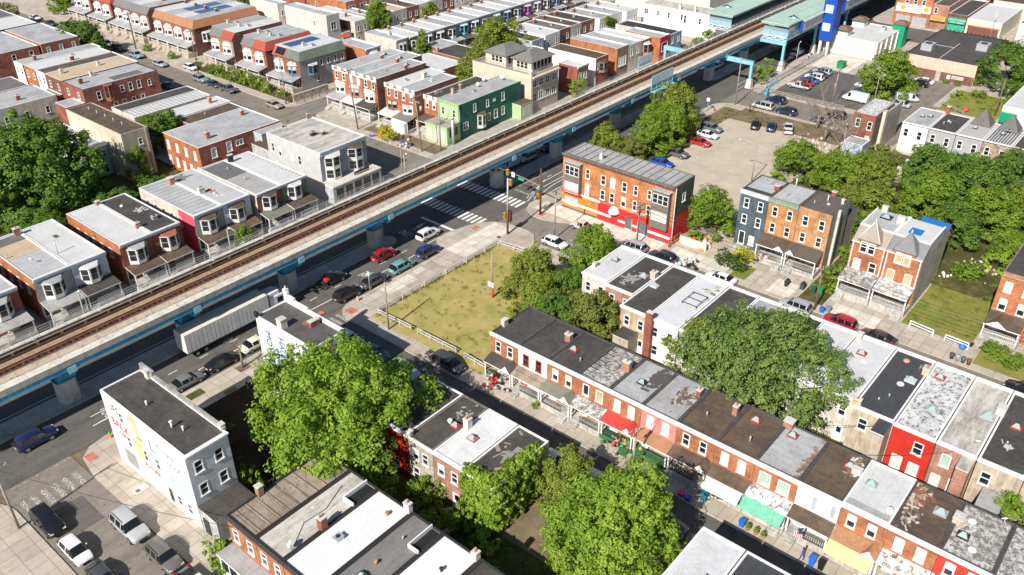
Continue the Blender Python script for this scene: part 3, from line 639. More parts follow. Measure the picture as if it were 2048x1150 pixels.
# ------------------------------------------------------------------ the station
BLUEP = siding((0.015, 0.075, 0.42), 0.9); GRN = paint((0.42, 0.56, 0.48), 0.15)
def platform(label, y0, y1, xa, roofz, outer):
    t = thing('station_platform', label, 'station platform', (xa+40, (y0+y1)/2, 0), 0, 'train platforms')
    B = lambda n, bs, m, p=t: vb(n, bs, m, p)
    B('platform_deck', [(xa, 330, y0, y1, 7.9, 8.5)], CONC); B('platform_edge', [(xa-.1, 330, y0-.05, y1+.05, 7.5, 7.899)], STEELL)
    B('canopy_roof', [(xa-1, 330, y0-.5, y1+.5, roofz, roofz+.22)], GRN); B('canopy_fascia', [(xa-.9, 330, y0-.4, y1+.4, roofz-.35, roofz-.002)], plain((0.30, 0.44, 0.40)))
    yo = y0 if outer < 0 else y1
    B('wind_screen', [(xa, 330, yo-.06, yo+.06, 8.501, 9.5), (xa, xa+.1, y0+.07, y1-.07, 8.5, 9.45)], siding((0.30, 0.52, 0.62), .5)); B('clerestory_window', [(xa+.02, 330, yo-.03, yo+.03, 9.501, 10.6), (xa+.03, xa+.07, y0+.1, y1-.1, 9.46, 10.55)], plain((0.25, 0.33, 0.36), 0.15, .6))
    q = MB()
    for x in np.arange(xa+.2, 330, 4): q.box(x, x+.18, yo-.1, yo+.1, 8.5, roofz-.36, STEELL); q.box(x, x+.18, (y0+y1)/2-.1, (y0+y1)/2+.1, 8.5, roofz-.36, STEELL)
    q.build('canopy_post', t)
    for gx in (xa+6.5, xa+34):
        ym = (y0+y1)/2+outer*1.6; w = 2.6; L = 16; zz = roofz+.9; q = MB()
        q.poly([(gx, ym-w, 8.6), (gx, ym+w, 8.6), (gx, ym+w, roofz-.2), (gx, ym, zz), (gx, ym-w, roofz-.2)], BLUEP); q.poly([(gx, ym+outer*w, 8.6), (gx+L, ym+outer*w, 8.6), (gx+L, ym+outer*w, roofz-.2), (gx, ym+outer*w, roofz-.2)], paint((.55, .56, .55)))
        q.build('gable_wall', t); q = MB(); e = .35
        for sg in (-1, 1): q.poly([(gx-e, ym, zz+.1), (gx+L, ym, zz+.1), (gx+L, ym+sg*(w+e), roofz-.25), (gx-e, ym+sg*(w+e), roofz-.25)], GRN)
        q.box(gx-e-.02, gx-e, ym-.45, ym+.45, roofz-.1, roofz+.55, plain((.5, .55, .58)))
        q.build('gable_roof', t)
    q = MB(); xa2 = xa-.6
    for y, dy in ((y0+.3, 0), (y1-.3, 0)):
        pass
    for za, zb in ((7.4, 8.4),):
        n = 3; L = (y1-y0)/n
        for i in range(n):
            a, b = y0+L*i, y0+L*(i+1)
            q.tube([(xa2, a, za), (xa2, b, zb)], .07, 5, TRIM); q.tube([(xa2, b, za), (xa2, a, zb)], .07, 5, TRIM)
        q.tube([(xa2, y0, za), (xa2, y1, za)], .09, 5, TRIM); q.tube([(xa2, y0, zb), (xa2, y1, zb)], .09, 5, TRIM)
    q.build('end_truss', t)
    return t
platform('train platform nearer the parking lot, pale green canopy with blue gables', 84.9, 91.3, 206.5, 11.4, -1)
platform('train platform on the far side of the tracks under a pale green canopy', 100.1, 106.5, 206.5, 11.2, 1)
def portal(x, label, yb, zt=6.6, side=-1):
    t = thing('portal_frame', label, 'steel frame', (x, yb, 0), 0, 'light blue portal frames of the station')
    vb('beam', [(x-.35, x+.35, min(yb-.4, 91.9 if side < 0 else 99.7), max(yb+.4, 91.9 if side < 0 else 99.7), zt-1.0, zt)], STEELL, t)
    vb('post', [(x-.28, x+.28, yb-.28, yb+.28, 2.3, zt-1.001)], STEELL, t); q = MB(); a = rect(x-.75, x+.75, yb-.75, yb+.75); b = rect(x-.5, x+.5, yb-.5, yb+.5)
    for i in range(4): j = (i+1) % 4; q.poly([(*a[i], 0.1), (*a[j], 0.1), (*b[j], 2.3), (*b[i], 2.3)], CONCL)
    q.poly([(*v, 2.3) for v in b], CONCL); q.build('footing', t)
portal(189.2, 'light blue portal frame standing alone before the station platform', 85.2); portal(206.4, 'light blue portal frame under the near end of the platform', 85.2, 7.4); portal(225.6, 'light blue portal frame beside the blue tower', 85.2, 7.4); portal(246, 'farthest light blue portal frame beyond the blue tower', 85.2, 7.4)
portal(186, 'light blue frame behind the tracks near the red shopfront', 106.8, 7.0, 1)
tw = thing('elevator_tower', 'tall bright blue elevator tower with square windows beside the station', 'tower', (227.5, 82.7, 0))
q = MB(); q.box(225.3, 229.6, 80.9, 84.2, 4.0, 14.6, BLUEP); q.build('shaft', tw); q = MB()
A_, B_ = (225.1, 80.7, 14.6), (225.1, 84.4, 14.6); rz_ = 15.9
q.poly([(225.0, 80.6, 14.6), (229.9, 80.6, 14.6), (229.9, 82.55, rz_), (225.0, 82.55, rz_)], BLUEP); q.poly([(225.0, 84.5, 14.6), (229.9, 84.5, 14.6), (229.9, 82.55, rz_), (225.0, 82.55, rz_)], BLUEP); q.poly([(225.2, 80.9, 14.6), (225.2, 84.2, 14.6), (225.2, 82.55, rz_-.1)], BLUEP); q.build('roof', tw)
for z in (6.6, 11.2):
    q = MB()
    for a in (0, 1):
        for b in (0, 1): q.box(225.22, 225.28, 81.75+a*.95, 82.6+a*.95, z+b*.95, z+.85+b*.95, plain((0.45, 0.62, 0.60), 0.15, .6))
    for yy in (81.65, 82.62, 83.57): q.box(225.18, 225.27, yy-.05, yy+.05, z-.05, z+1.85, TRIM)
    for zz in (z-.07, z+.9, z+1.82): q.box(225.17, 225.26, 81.6, 83.62, zz-.05, zz+.05, TRIM)
    q.build('window', tw)
for x, y in ((226, 81.6), (229, 81.6), (226, 83.6), (229, 83.6)): vb('leg', [(x-.35, x+.35, y-.35, y+.35, .1, 4.0)], CONCL, tw)
def station_signs(label, x, y, n, w, zb, zt):
    t = thing('route_sign_rack', label, 'sign panels', (x+w/2, y, 8.2)); q = MB()
    for i in range(n+1): q.box(x+w*i/n-.06, x+w*i/n+.06, y-.06, y+.06, zb, zt, STEELL)
    q.box(x, x+w, y-.08, y+.08, zb+.3, zb+.45, STEELL); q.box(x, x+w, y-.081, y+.081, zb+1.3, zb+1.45, STEELL); q.box(x, x+w, y-1.0, y+.1, zb-.12, zb, STEELL); q.build('frame', t)
    for i in range(n): vb('panel', [(x+w*i/n+.12, x+w*(i+1)/n-.12, y-.05, y+.05, zb+1.5, zt+.1)], paint((.62, .72, .76), .1), t)
station_signs('four tall pale panels on a blue frame at the near railing', 154.5, 91.3, 4, 8.6, 7.0, 10.2); station_signs('three pale panels on a blue frame at the far railing', 163.0, 100.05, 3, 5.4, 7.6, 10.6)

# ------------------------------------------------------------------ row on the near side street, right (fronts to the left)
YB = [59.25, 54.8, 50.25, 45.7, 41.3, 36.9, 32.4, 27.7, 23.2, 18.5, 14.1, 9.55, 5.0, 0.5, -4.0]
RG = 'two-storey porch-front row houses along the near side street'
WP, RP = paint((0.78, 0.75, 0.71), .12), paint((0.50, 0.05, 0.035), .15)
REDT = plain((0.36, 0.05, 0.04), .6)
row = [
 ('orange brick row house at the lawn end with black porch roof', BRICK_O, R_BLACK, 'd', R_BLACK, None),
 ('white painted row house with dark red window frames', WP, R_BLACK, 'd', R_RUST, REDT),
 ('brick row house with mossy green porch roof and red skylight', BRICK_O, R_BLACKY, 'm', SHING_N, None),
 ('abandoned brick row house with one boarded and one open black window', BRICK_O, R_CRACK, 'x', R_CRACK, None),
 ('brick row house with bright red porch roof', BRICK_O, R_SILV, 'b', paint((0.55, 0.06, 0.045), .2), None),
 ('pink painted row house with brown shingled porch roof', PINK, R_GREY, 'b', SHING_B, None),
 ('brick row house with dark brown roof beside the pink house', BRICK_O, R_BROWN, 'd', R_BROWN, None),
 ('brick row house with pale fabric awning hanging from its porch', BRICK_O, R_BROWN, 'b', R_BROWN, None),
 ('brick row house with pale green boarded windows and green awnings', BRICK_O, R_SILV, 'g', R_PATCH, None),
 ('white row house with grey shutters and dark brown roof', WHITE, R_BROWN, 'b', R_BROWN, None),
 ('brick row house with brilliant white roof and tan porch roof', BRICK_O, R_WHITEY, 'm', paint((0.42, 0.22, 0.12), .2), None),
 ('brick row house with debris on its dark roof at the white house end', BRICK_O, R_BROWN, 'b', R_PATCH, None),
 ('red painted row house with cracked grey roof', RP, R_CRACK, 'm', R_PATCH, None),
 ('last row house with pale grey roof at the frame corner', BRICK_O, R_CRACK, 'd', R_GREY, None)]
RH = []
for i, (lb, wm, rm, st, pm, fm) in enumerate(row):
    y1, y0 = YB[i], YB[i+1]; L = y1-y0
    ws = ev(2, L, 3.85, .85, 1.6, st if st != 'x' else 'o', .25, L-.35)
    if st == 'x': ws[1] = (ws[1][0], 3.85, .95, 1.6, 'p')
    if st == 'g': ws = [(u, 3.8, 1.25, 1.6, 'g') for u, *_ in ws]
    ws = ws + [(1.0, .85, .95, 2.1, 'D' if i % 3 else 'W'), (2.9, 1.2, 1.4, 1.4, 'd')]
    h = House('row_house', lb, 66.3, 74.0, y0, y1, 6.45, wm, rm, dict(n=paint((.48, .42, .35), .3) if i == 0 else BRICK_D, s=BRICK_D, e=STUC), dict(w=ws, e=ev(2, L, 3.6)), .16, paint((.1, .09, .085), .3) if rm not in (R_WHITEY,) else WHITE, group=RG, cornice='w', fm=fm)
    RH.append(h)
    hi = 0.05 if i else 0
    fl = plain((0.05, 0.14, 0.06), .8) if i in (4, 5) else CONC
    h.porch('w', .04, L-.04, 1.4, 3.4, 2.85, .8, pm, TRIM, fl, rail=IRON if i not in (5,) else plain((.06, .15, .07)), steps=(.35, 1.4) if i % 2 else (L-1.4, L-.35), gable=(L-1.5, L) if i % 2 == 0 else None,
            awn={7: (paint((.62, .68, .60), .12), .3, L-.1, .75), 8: (paint((.16, .48, .33), .2), .1, L-.1, .8), 10: (paint((.75, .58, .26), .12), 0.1, L-.2, .75)}.get(i))
RH[0].chimney(.3, .93, .9, .8, .55, paint((.6, .55, .5), .2), 0); RH[1].chimney(.62, .08, 1.1, .7, .8, BRICK_P, 1); RH[2].skylight(.48, .72, REDT); RH[3].chimney(.55, .1, 1.4, .6, .9, BRICK_P, 1); RH[4].skylight(.45, .5, IRON)
RH[5].litter(.35, .85, .1, .6, 60, [(.2, .14, .1), (.45, .4, .33), (.12, .1, .09)], .22, seed=3); RH[5].chimney(.72, .1, 1.0, .7, .5); RH[6].chimney(.7, .12, 1.2, .7, .55, BRICK_P); RH[7].skylight(.75, .62, REDT); RH[8].chimney(.93, .93, .9, .9, 1.0, BRICK_P, 0); RH[8].skylight(.78, .72, paint((.3, .1, .08))); RH[8].litter(.1, .9, .02, .12, 40, [(.2, .13, .09), (.3, .2, .13)], .25, seed=5)
RH[9].skylight(.7, .3, REDT); RH[9].litter(.55, .95, .05, .4, 60, [(.6, .57, .52), (.3, .26, .22), (.2, .15, .1)], .2, seed=7); RH[9].chimney(.62, .1, .7, .6, .9, STUCL, 0); RH[10].skylight(.55, .72, plain((.3, .38, .36), .3)); RH[10].patch(.03, .16, .05, .95, R_SILV); RH[11].skylight(.62, .3, GALV, 1.0); RH[11].litter(.55, .95, .6, .98, 70, [(.35, .24, .15), (.5, .45, .38), (.25, .1, .07)], .28, seed=9); RH[11].litter(.1, .5, .6, .95, 40, [(.5, .45, .4), (.2, .15, .1)], .16, seed=10)
RH[12].skylight(.4, .75, IRON); RH[12].dome(.25, .5); RH[12].dome(.72, .72); RH[12].chimney(.6, .95, .8, 1.1, .9, paint((.6, .48, .36), .3), 0); RH[12].dish(.9, .2); RH[10].dish(.15, .1, 2.5); RH[7].vent(.3, .4); RH[2].vent(.3, .3, .4); RH[6].vent(.4, .6, .5); RH[4].litter(.5, .95, .05, .4, 50, [(.1, .09, .08)], .35, name='roof_stain_flakes', seed=4)
mb = MB(); c = (70.3, 43.6)                                     # ring of tar on the patched silver roof
for k in range(28):
    a0, a1 = 2*math.pi*k/28, 2*math.pi*(k+1)/28
    mb.poly([(c[0]+r_*math.cos(a), c[1]+r_*math.sin(a), RH[3].zr+.01) for r_, a in ((.95, a0), (.95, a1), (.87, a1), (.87, a0))], BLACK)
mb.build('tar_ring', RH[3].roof)
mb = MB()
for k in range(8): mb.box(66.8+k*.85, 66.9+k*.85, 44.4+.2*(k % 2), 45.5, RH[3].zr+.002, RH[3].zr+.05, BLACK)
mb.build('tar_strip', RH[3].roof)
for i in (8, ): pass
for k in (0, 1):
    u = ev(2, 4.4, 3.85, a=.25, b=4.1)[k][0]; RH[9].part('shutter', 'w', [(u+.48, u+.86, .003, .05, 3.85, 5.4)], paint((.42, .45, .46), .15))

# ------------------------------------------------------------------ row behind it, fronts on the next street, backs to us
BG = 'row houses backing onto the shared yards'
def back(lb, y0, y1, x0, wm, rm, wins=None, h=6.45, x1=95.2, st='d', **k):
    L = y1-y0; ws = wins if wins is not None else ev(2, L, 3.7, .85, 1.5, st)+ev(1, L, .9, .9, 1.5, st, .1, L*.55)+[(L*.78, .2, .9, 2.1, 'D')]
    return House('row_house', lb, x0, x1, y0, y1, h, wm, rm, dict(e=BRICK_R, n=k.pop('nw', STUC), s=k.pop('sw', STUC)), dict(w=ws, e=ev(2, L, 3.7)+[(1.2, .3, .95, 2.1, 'W')]), .16, k.pop('cop', TRIM), group=BG, cornice='we', ch=.3, cm=k.pop('cm', TRIM))
b1 = back('row house with brilliant white roof beside the lawn trees', 54.85, 59.1, 85.6, STUCL, R_WHITEY); b1.skylight(.6, .6, paint((.2, .15, .13))); b1.chimney(.25, .9, .6, .7, .5, STUCL, 0)
b2 = back('row house with black roof, small skylight and step in its rear edge', 50.3, 54.75, 85.0, BRICK_P, R_BLACK); b2.skylight(.5, .35); b2.chimney(.55, .06, 1.0, .9, .8, paint((.6, .46, .34), .25), 1); b2.litter(.2, .5, .4, .8, 30, [(.3, .28, .26)], .25, seed=12)
b3 = back('black roofed row house between white and pale grey roofs', 45.95, 50.2, 81.9, paint((.52, .40, .27), .3), R_BLACK); b3.skylight(.52, .8, paint((.6, .62, .6)))
b4 = back('pale grey roofed row house with brick chimney stack at its rear corner', 41.5, 45.9, 81.9, WHITE, roofm((.62, .63, .65), (.4, .38, .36), .3, 0, 0, 1)); mb = MB(); mb.box(81.2, 81.95, 45.0, 46.0, .1, 7.4, BRICK_R, CONCL); mb.build('chimney', b4.root)
mb = MB(); z = b4.zr
for a, b in (((87.5, 42.2), (87.5, 44.3)), ((90.5, 42.2), (90.5, 44.3)), ((87.5, 44.3), (90.5, 44.3)), ((87.5, 42.2), (90.5, 42.2)), ((89, 42.2), (89, 44.3))): mb.tube([(*a, z+.35), (*b, z+.35)], .05, 5, IRON)
for x in (87.5, 90.5):
    for y in (42.2, 44.3): mb.tube([(x, y, z), (x, y, z+.35)], .05, 5, IRON)
mb.build('roof_frame', b4.roof); b4.litter(.7, .95, .1, .6, 14, [(.4, .12, .1), (.1, .2, .12), (.5, .45, .3)], .3, seed=6)
for k, (y0, y1, rm) in enumerate(((37.0, 41.4, R_BLACK), (32.5, 36.95, R_GREY), (28.0, 32.45, R_BLACKY), (23.7, 27.95, R_WHITEY))):
    back(['row house with black roof mostly under the broad dark tree', 'row house with grey roof hidden behind the broad dark tree', 'row house with ribbed black roof behind the broad dark tree', 'row house with white roof just behind the broad dark tree'][k], y0, y1, 82, STUCL, rm)
b5 = back('pale grey roofed house with small red roof vent by the dark tree', 19.0, 23.6, 82.2, STUCL, roofm((.60, .60, .62), (.42, .4, .38), .4, 0, 0, 1)); b5.dome(.62, .45); b5.chimney(.95, .93, .8, .8, .6, STUCL, 0); b5.skylight(.72, .62, REDT); b5.vent(.35, .5, .3)
b6 = back('house with slate black roof, white dish and clay chimney', 14.4, 18.9, 81.4, STUC, R_SLATE, [(1.4, 3.6, 1.0, 1.5, 'd'), (3.6, 3.7, .8, 1.4, 'd')]); b6.skylight(.62, .25, plain((.55, .6, .58), .4), 1.0); b6.dome(.52, .4, .42); b6.chimney(.8, .04, .9, .9, .8, paint((.66, .42, .28), .2), 2); b6.dome(.88, .62, .4, paint((.6, .3, .2))); b6.vent(.3, .45, .25); b6.vent(.2, .6, .25); b6.antenna(.78, .2, 1.2); b6.chimney(.02, .95, .9, .5, .9, paint((.62, .42, .26), .3), 1)
b7 = back('house with bright red rear wall and flaking black and white roof', 9.95, 14.3, 81.2, REDP, R_PATCH, [(2.9, 3.6, 1.0, 1.6, 'd'), (1.2, .6, 1.1, 1.9, 'b'), (3.0, .7, 1.1, 1.6, 'b')]); b7.skylight(.82, .72, REDT); b7.skylight(.35, .45, plain((.3, .4, .42), .3))
b8 = back('house with red brick rear wall and white stained roof', 5.9, 9.85, 81.2, BRICK_P, R_STAIN, [(1.3, 3.6, .95, 1.6, 'g'), (.9, .6, .95, 1.6, 'b'), (2.8, .5, 1.2, 1.9, 'g')]); b8.skylight(.55, .25, GALV, 1.1); b8.patch(.48, .62, .08, .4, R_GREY); b8.chimney(.66, .02, .9, 1.1, .9, STUCL, 0); b8.dish(.12, .12)
b9 = back('house with beige rear wall and black roof at the right frame edge', 1.4, 5.8, 81.2, STUC, R_BLACK, [(1.2, 3.5, 1.0, 1.6, 'd')]); b9.skylight(.55, .6, REDT); b9.litter(.2, .4, .5, .7, 8, [(.5, .5, .5)], .2, seed=8)
back('house with grey roof next to the right frame edge', -3.2, 1.35, 82, STUC, R_GREY)
def shed(lb, x0, x1, y0, y1, h, wm, rm, cat='rear wing', par=.08, win=None, **k): return House(k.pop('name', 'rear_wing'), lb, x0, x1, y0, y1, h, wm, rm, None, win or {}, par, k.pop('cop', TRIM), cat, k.pop('group', None), **k)
# rear ells belong to their houses
def ell(H, x0, x1, y0, y1, h, m, rm):
    q = MB(); q.box(x0, x1, y0, y1, .0, h, m, rm); q.box(x0-.08, x1, y0-.03, y1+.03, h+.002, h+.08, TRIM, rm); return q.build('rear_wing', H.root)
ell(b6, 78.6, 81.38, 14.5, 15.9, 6.2, STUC, R_SLATE); ell(b8, 78.8, 81.18, 6.0, 7.2, 6.0, BRICK_P, R_STAIN); ell(b9, 77.5, 81.18, 2.2, 4.4, 3.4, STUC, R_GREY); ell(b3, 79.5, 81.88, 47.2, 49.6, 3.2, STUC, R_BLACK)

# ------------------------------------------------------------------ row left of the near side street, backs to us
LG = 'row houses whose backs face the ivy yard'
def lback(lb, y0, y1, wm, rm, wins=None, x0=46.1, x1=55.0, h=6.4, **k):
    L = y1-y0; ws = wins if wins is not None else [(1.1, 3.6, .9, 1.5, 'm'), (L-1.2, 3.6, .9, 1.5, 'd'), (1.0, .5, .95, 1.9, 'd'), (L-1.1, .2, .9, 2.0, 'D')]
    return House('row_house', lb, x0, x1, y0, y1, h, wm, rm, dict(e=BRICK_R, s=STUC, n=STUC), dict(w=ws, e=ev(2, L, 3.7)), .14, k.pop('cop', TRIM), group=LG, cornice='w', ch=.25)
l0 = lback('row house with bright red rear wall under the big near tree', 53.45, 57.6, REDP, R_BLACK, [(1.9, 3.4, .85, 1.4, 'd'), (2.0, .8, .85, 1.4, 'd')])
l1 = lback('row house with stone faced rear wall, black roof and red skylight', 49.65, 53.35, brick((.50, .44, .35)), R_BLACK, cop=paint((.2, .18, .17))); l1.skylight(.5, .22, REDT); l1.vent(.5, .45, .4, .2, TRIM); l1.litter(.5, .95, .2, .7, 12, [(.3, .28, .25)], .22, seed=2); l1.chimney(.02, .95, .7, .5, .5, STUCL, 0)
l2 = lback('row house with white roof between two black roofs', 45.4, 49.6, BRICK_P, roofm((.70, .71, .71), (.38, .33, .28), .35, 0, 0, 1)); l2.skylight(.46, .55, paint((.45, .2, .13))); l2.chimney(.58, .95, 1.2, .7, .7, CREAM, 2); l2.dish(.6, 1.0)
l3 = lback('row house with dark roof and rear wall buried in ivy', 41.2, 45.3, STUCL, R_BLACK); l3.litter(.3, .8, .2, .8, 20, [(.28, .26, .23)], .3, seed=22)
lback('row house with pale grey roof behind the lime green tree', 18.5, 22.9, STUCL, roofm((.62, .62, .64), (.4, .38, .36), .45, 0, 0, 1, big=.9), x0=47.6).vent(.3, .3, .4)
lback('row house with dark blue black roof at the lower frame edge', 14.0, 18.4, STUCL, R_SLATE, x0=47.6); lback('row house with dark roof next along the lower frame edge', 9.6, 13.9, STUCL, R_BLACK, x0=47.6)

# ------------------------------------------------------------------ row on the leftmost side street (fronts to the left)
FG = 'brick row houses with white enclosed porches'
def front(lb, y0, y1, rm, x1=38.5, cop=IRON):
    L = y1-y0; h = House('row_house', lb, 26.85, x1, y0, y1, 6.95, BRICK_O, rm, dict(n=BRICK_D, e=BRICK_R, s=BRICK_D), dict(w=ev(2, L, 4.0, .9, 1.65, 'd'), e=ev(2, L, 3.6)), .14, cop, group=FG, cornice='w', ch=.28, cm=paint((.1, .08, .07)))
    q = MB(); h.bx(q, 'w', .05, L-.05, .01, 1.7, .1, 3.0, WHITE, R_GREY); h.bx(q, 'w', 0, L, .01, 1.85, 3.002, 3.2, TRIM, R_GREY); o = q.build('enclosed_porch', h.root)
    q = MB()
    for u0, u1, z0, z1 in ((.4, 1.5, 1.4, 2.7), (1.7, 2.9, 1.4, 2.7), (3.1, L-.3, .3, 2.6)): h.bx(q, 'w', u0, u1, 1.702, 1.72, z0, z1, GLASS)
    q.build('pane', o); return h
f1 = front('row house with rusty ribbed tin roof next to the white mural building', 53.55, 58.0, R_RUST); f1.ribs('x', 10, R_RUST, .12, .09); f1.chimney(.32, .95, 1.2, .6, .6, BRICK_P, 0); f1.litter(.4, .95, .3, .9, 30, [(.3, .25, .2)], .2, seed=31)
f2 = front('row house with streaked grey roof, aerial and brick chimney', 49.5, 53.5, R_STAIN); f2.antenna(.45, .35); f2.chimney(.42, .05, 1.5, .7, .7, BRICK_R, 2); f2.dish(.12, .1, 2.6); f2.patch(.72, .98, .0, .02, R_BLACK)
mb = MB(); mb.tube([(29, 50.3, f2.zr+.05), (31, 51.6, f2.zr+.04), (33.5, 51.4, f2.zr+.05), (36.5, 52.6, f2.zr+.04)], .03, 5, IRON); mb.build('roof_cable', f2.roof)
f3 = front('row house with clean white roof and small white roof hatch', 44.7, 49.45, roofm((.74, .74, .73), (.55, .53, .5), .25, 1.0, 1, .93)); f3.hvac(.42, .6, .8, .5, TRIM); f3.vent(.85, .35, .3, .15, plain((.4, .18, .1))); f3.chimney(.98, .08, 1.2, .5, .7, CREAM, 1)
f4 = front('row house with dark grey roof and small clay vent', 40.65, 44.65, roofm((.17, .16, .155), (.3, .29, .28), .4, 0, 0, 1, streak=(.6, 1.5))); f4.vent(.45, .55, .35, .13, plain((.5, .25, .12))); f4.skylight(.3, .5, IRON); f4.vent(.75, .6, .3)
f5 = front('row house with white roof and light well at its side', 36.0, 40.6, roofm((.76, .76, .74), (.6, .58, .55), .2, 1.2, 0, .92)); f5.vent(.72, .4, .4, .12, IRON); f5.chimney(.97, .08, 1.0, .6, .6, CREAM, 1)
front('row house with dark roof past the white roof, at the lower frame edge', 31.5, 35.95, R_BLACK)
for h, y0, y1, x0 in ((f2, 49.52, 50.9, 35.4), (f4, 40.67, 41.9, 35.3)):
    q = MB(); q.box(x0, 38.2, y0, y1, h.zr+.002, h.zr+.01, BLACK); q.box(x0, 38.3, y1, y1+.12, h.zr+.002, h.zr+.5, TRIM); q.box(x0-.12, x0-.002, y0, y1+.12, h.zr+.002, h.zr+.5, TRIM); q.build('light_well', h.roof)

# ------------------------------------------------------------------ white corner building with painted lettering
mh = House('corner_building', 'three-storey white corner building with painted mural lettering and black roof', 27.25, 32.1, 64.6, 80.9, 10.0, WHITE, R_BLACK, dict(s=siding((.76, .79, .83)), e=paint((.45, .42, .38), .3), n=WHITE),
   dict(w=[(3.6, 7.2, .9, 1.5, 'd'), (5.9, 7.0, .9, 1.6, 'd'), (4.0, 4.0, .9, 1.6, 'd'), (7.2, 4.0, .9, 1.6, 'd'), (9.7, 4.2, .9, 1.6, 'd'), (11.0, .4, 1.0, 2.2, 'K'), (12.7, 1.0, .9, 1.5, 'd'), (14.6, 1.0, .9, 1.5, 'd')], s=[(1.2, 7.2, .95, 1.5, 'd'), (3.5, 7.2, .95, 1.5, 'd'), (1.2, 4.2, .95, 1.5, 'd'), (3.5, 4.2, .95, 1.5, 'd')]), .1, TRIM, 'corner building', cornice='s', ch=.25)
mh.vent(.35, .3, .8, .12, TRIM); mh.vent(.45, .22, .5, .1, TRIM); mh.vent(.4, .62, .5, .09, TRIM); mh.chimney(.95, .88, 1.0, .5, .7, CREAM, 0); mh.chimney(1.0, .05, .7, .5, .6, CONCL, 0)
q = MB(); q.box(31.95, 32.3, 65, 80.8, 10.0, 10.35, paint((.4, .38, .35), .3)); q.prism([(31.95, 78.2), (32.3, 78.2), (32.3, 80.8), (31.95, 80.8)], 10.352, 10.9, paint((.4, .38, .35), .3)); q.build('parapet', mh.root)
mh.part('boarded_window', 'w', [(2.0, 4.4, .004, .03, .9, 3.0)], paint((.34, .33, .31), .2)); mh.part('painted_panel', 'w', [(5.3, 7.0, .004, .012, 3.6, 9.6), ], paint((.80, .62, .30), .3)); mh.part('painted_panel', 'w', [(11.6, 15.2, .004, .012, 3.7, 5.6)], paint((.66, .76, .73), .2))
q = MB(); x = 27.25
ell(mh, 27.3, 32.0, 61.4, 64.55, 3.2, paint((.50, .50, .48), .35), R_BLACK); mh.part('door', 'w', [(16.9, 17.9, .0, .05, .1, 2.2)], IRON)
def wl(txt, u, z, size, c, sx=1.0): lettering(mh.root, txt, size, paint(c, .2), (27.25-.006, mh.y1-u, z), R(-90), sx=sx)
BLK_, RED_, BLU_ = (.16, .16, .17), (.60, .04, .05), (.28, .42, .52)
wl('LIFE', 2.2, 8.1, 1.5, (.22, .22, .22), .95); wl('BACK', 2.7, 5.9, 1.55, RED_, .9); wl('CARE', 2.9, 5.0, .7, RED_); wl('COMFORT', 6.2, 6.7, .55, (.25, .25, .24)); wl('L', 9.3, 6.6, 2.2, (.25, .25, .25)); wl('UP', 10.6, 7.9, .9, BLU_); wl('YOUR', 12.6, 7.6, .9, BLU_); wl('FUTURE', 8.0, 3.0, .85, RED_); wl('SMILE', 13.3, 4.2, 1.35, (.36, .56, .58), .85); wl('TODAY', 13.4, 3.2, .5, (.5, .6, .66)); wl('GOOD', 13.4, 6.4, .9, BLU_)

# ------------------------------------------------------------------ building with the vertical sign
mv = House('sign_building', 'tall narrow black roofed building with vertical blue lettering on white wall', 47.2, 51.8, 69.9, 80.9, 9.4, CREAM, roofm((.085, .08, .078), (.16, .15, .14), .5, 0, 0, 1), dict(w=WHITE, s=paint((.66, .58, .48), .2)), dict(s=ev(2, 4.6, 5.5)), .12, WHITE, 'shop building')
q = MB()
pts = [(51.62, 70.0), (51.95, 70.0), (51.95, 80.9), (51.62, 80.9)]
for a, b, z in ((69.9, 76.5, 9.75), (76.5, 79.0, 10.0), (79.0, 80.2, 10.35), (80.2, 80.95, 10.9)): q.box(51.6, 51.95, a, b, 9.3, z, WHITE)
q.box(51.55, 52.05, 80.35, 80.9, 10.9, 11.2, WHITE); q.cyl(51.8, 80.62, 11.2, 11.6, .16, .05, 8, WHITE); q.box(47.0, 47.4, 80.4, 80.95, 9.3, 10.0, IRON); q.build('parapet', mv.root)
mv.chimney(.12, .58, 1.3, .9, .9, CREAM, 0); mv.chimney(.72, .35, .8, 1.3, .6, BRICK_R, 0); mv.litter(.6, .75, .4, .5, 14, [(.3, .15, .1)], .2, seed=40)
q = MB(); q.box(47.13, 47.188, 75.6, 78.4, 1.5, 9.0, paint((.62, .72, .80), .08)); q.box(47.14, 47.188, 78.5, 80.85, 1.0, 9.2, WHITE); q.build('sign_panel', mv.root)
lettering(mv.root, 'MOVERS', 1.5, plain((.05, .06, .12)), (47.12, 79.2, 5.3), R(-90), True, 1.0); lettering(mv.root, 'HAULING', 1.35, plain((.06, .08, .16)), (47.12, 76.6, 5.3), R(-90), True, 1.0)
for o_ in [c for c in mv.root.children if c.name.startswith('lettering')]: pass
ell(mv, 48.0, 52.6, 62.5, 69.85, 5.6, BRICK_R, R_GREY); q = MB(); q.box(45.4, 47.15, 75.2, 78.6, .1, 3.0, WHITE, R_BROWN); q.box(45.3, 47.18, 75.1, 78.7, 3.0, 3.12, TRIM, R_BROWN); q.build('side_annex', mv.root)

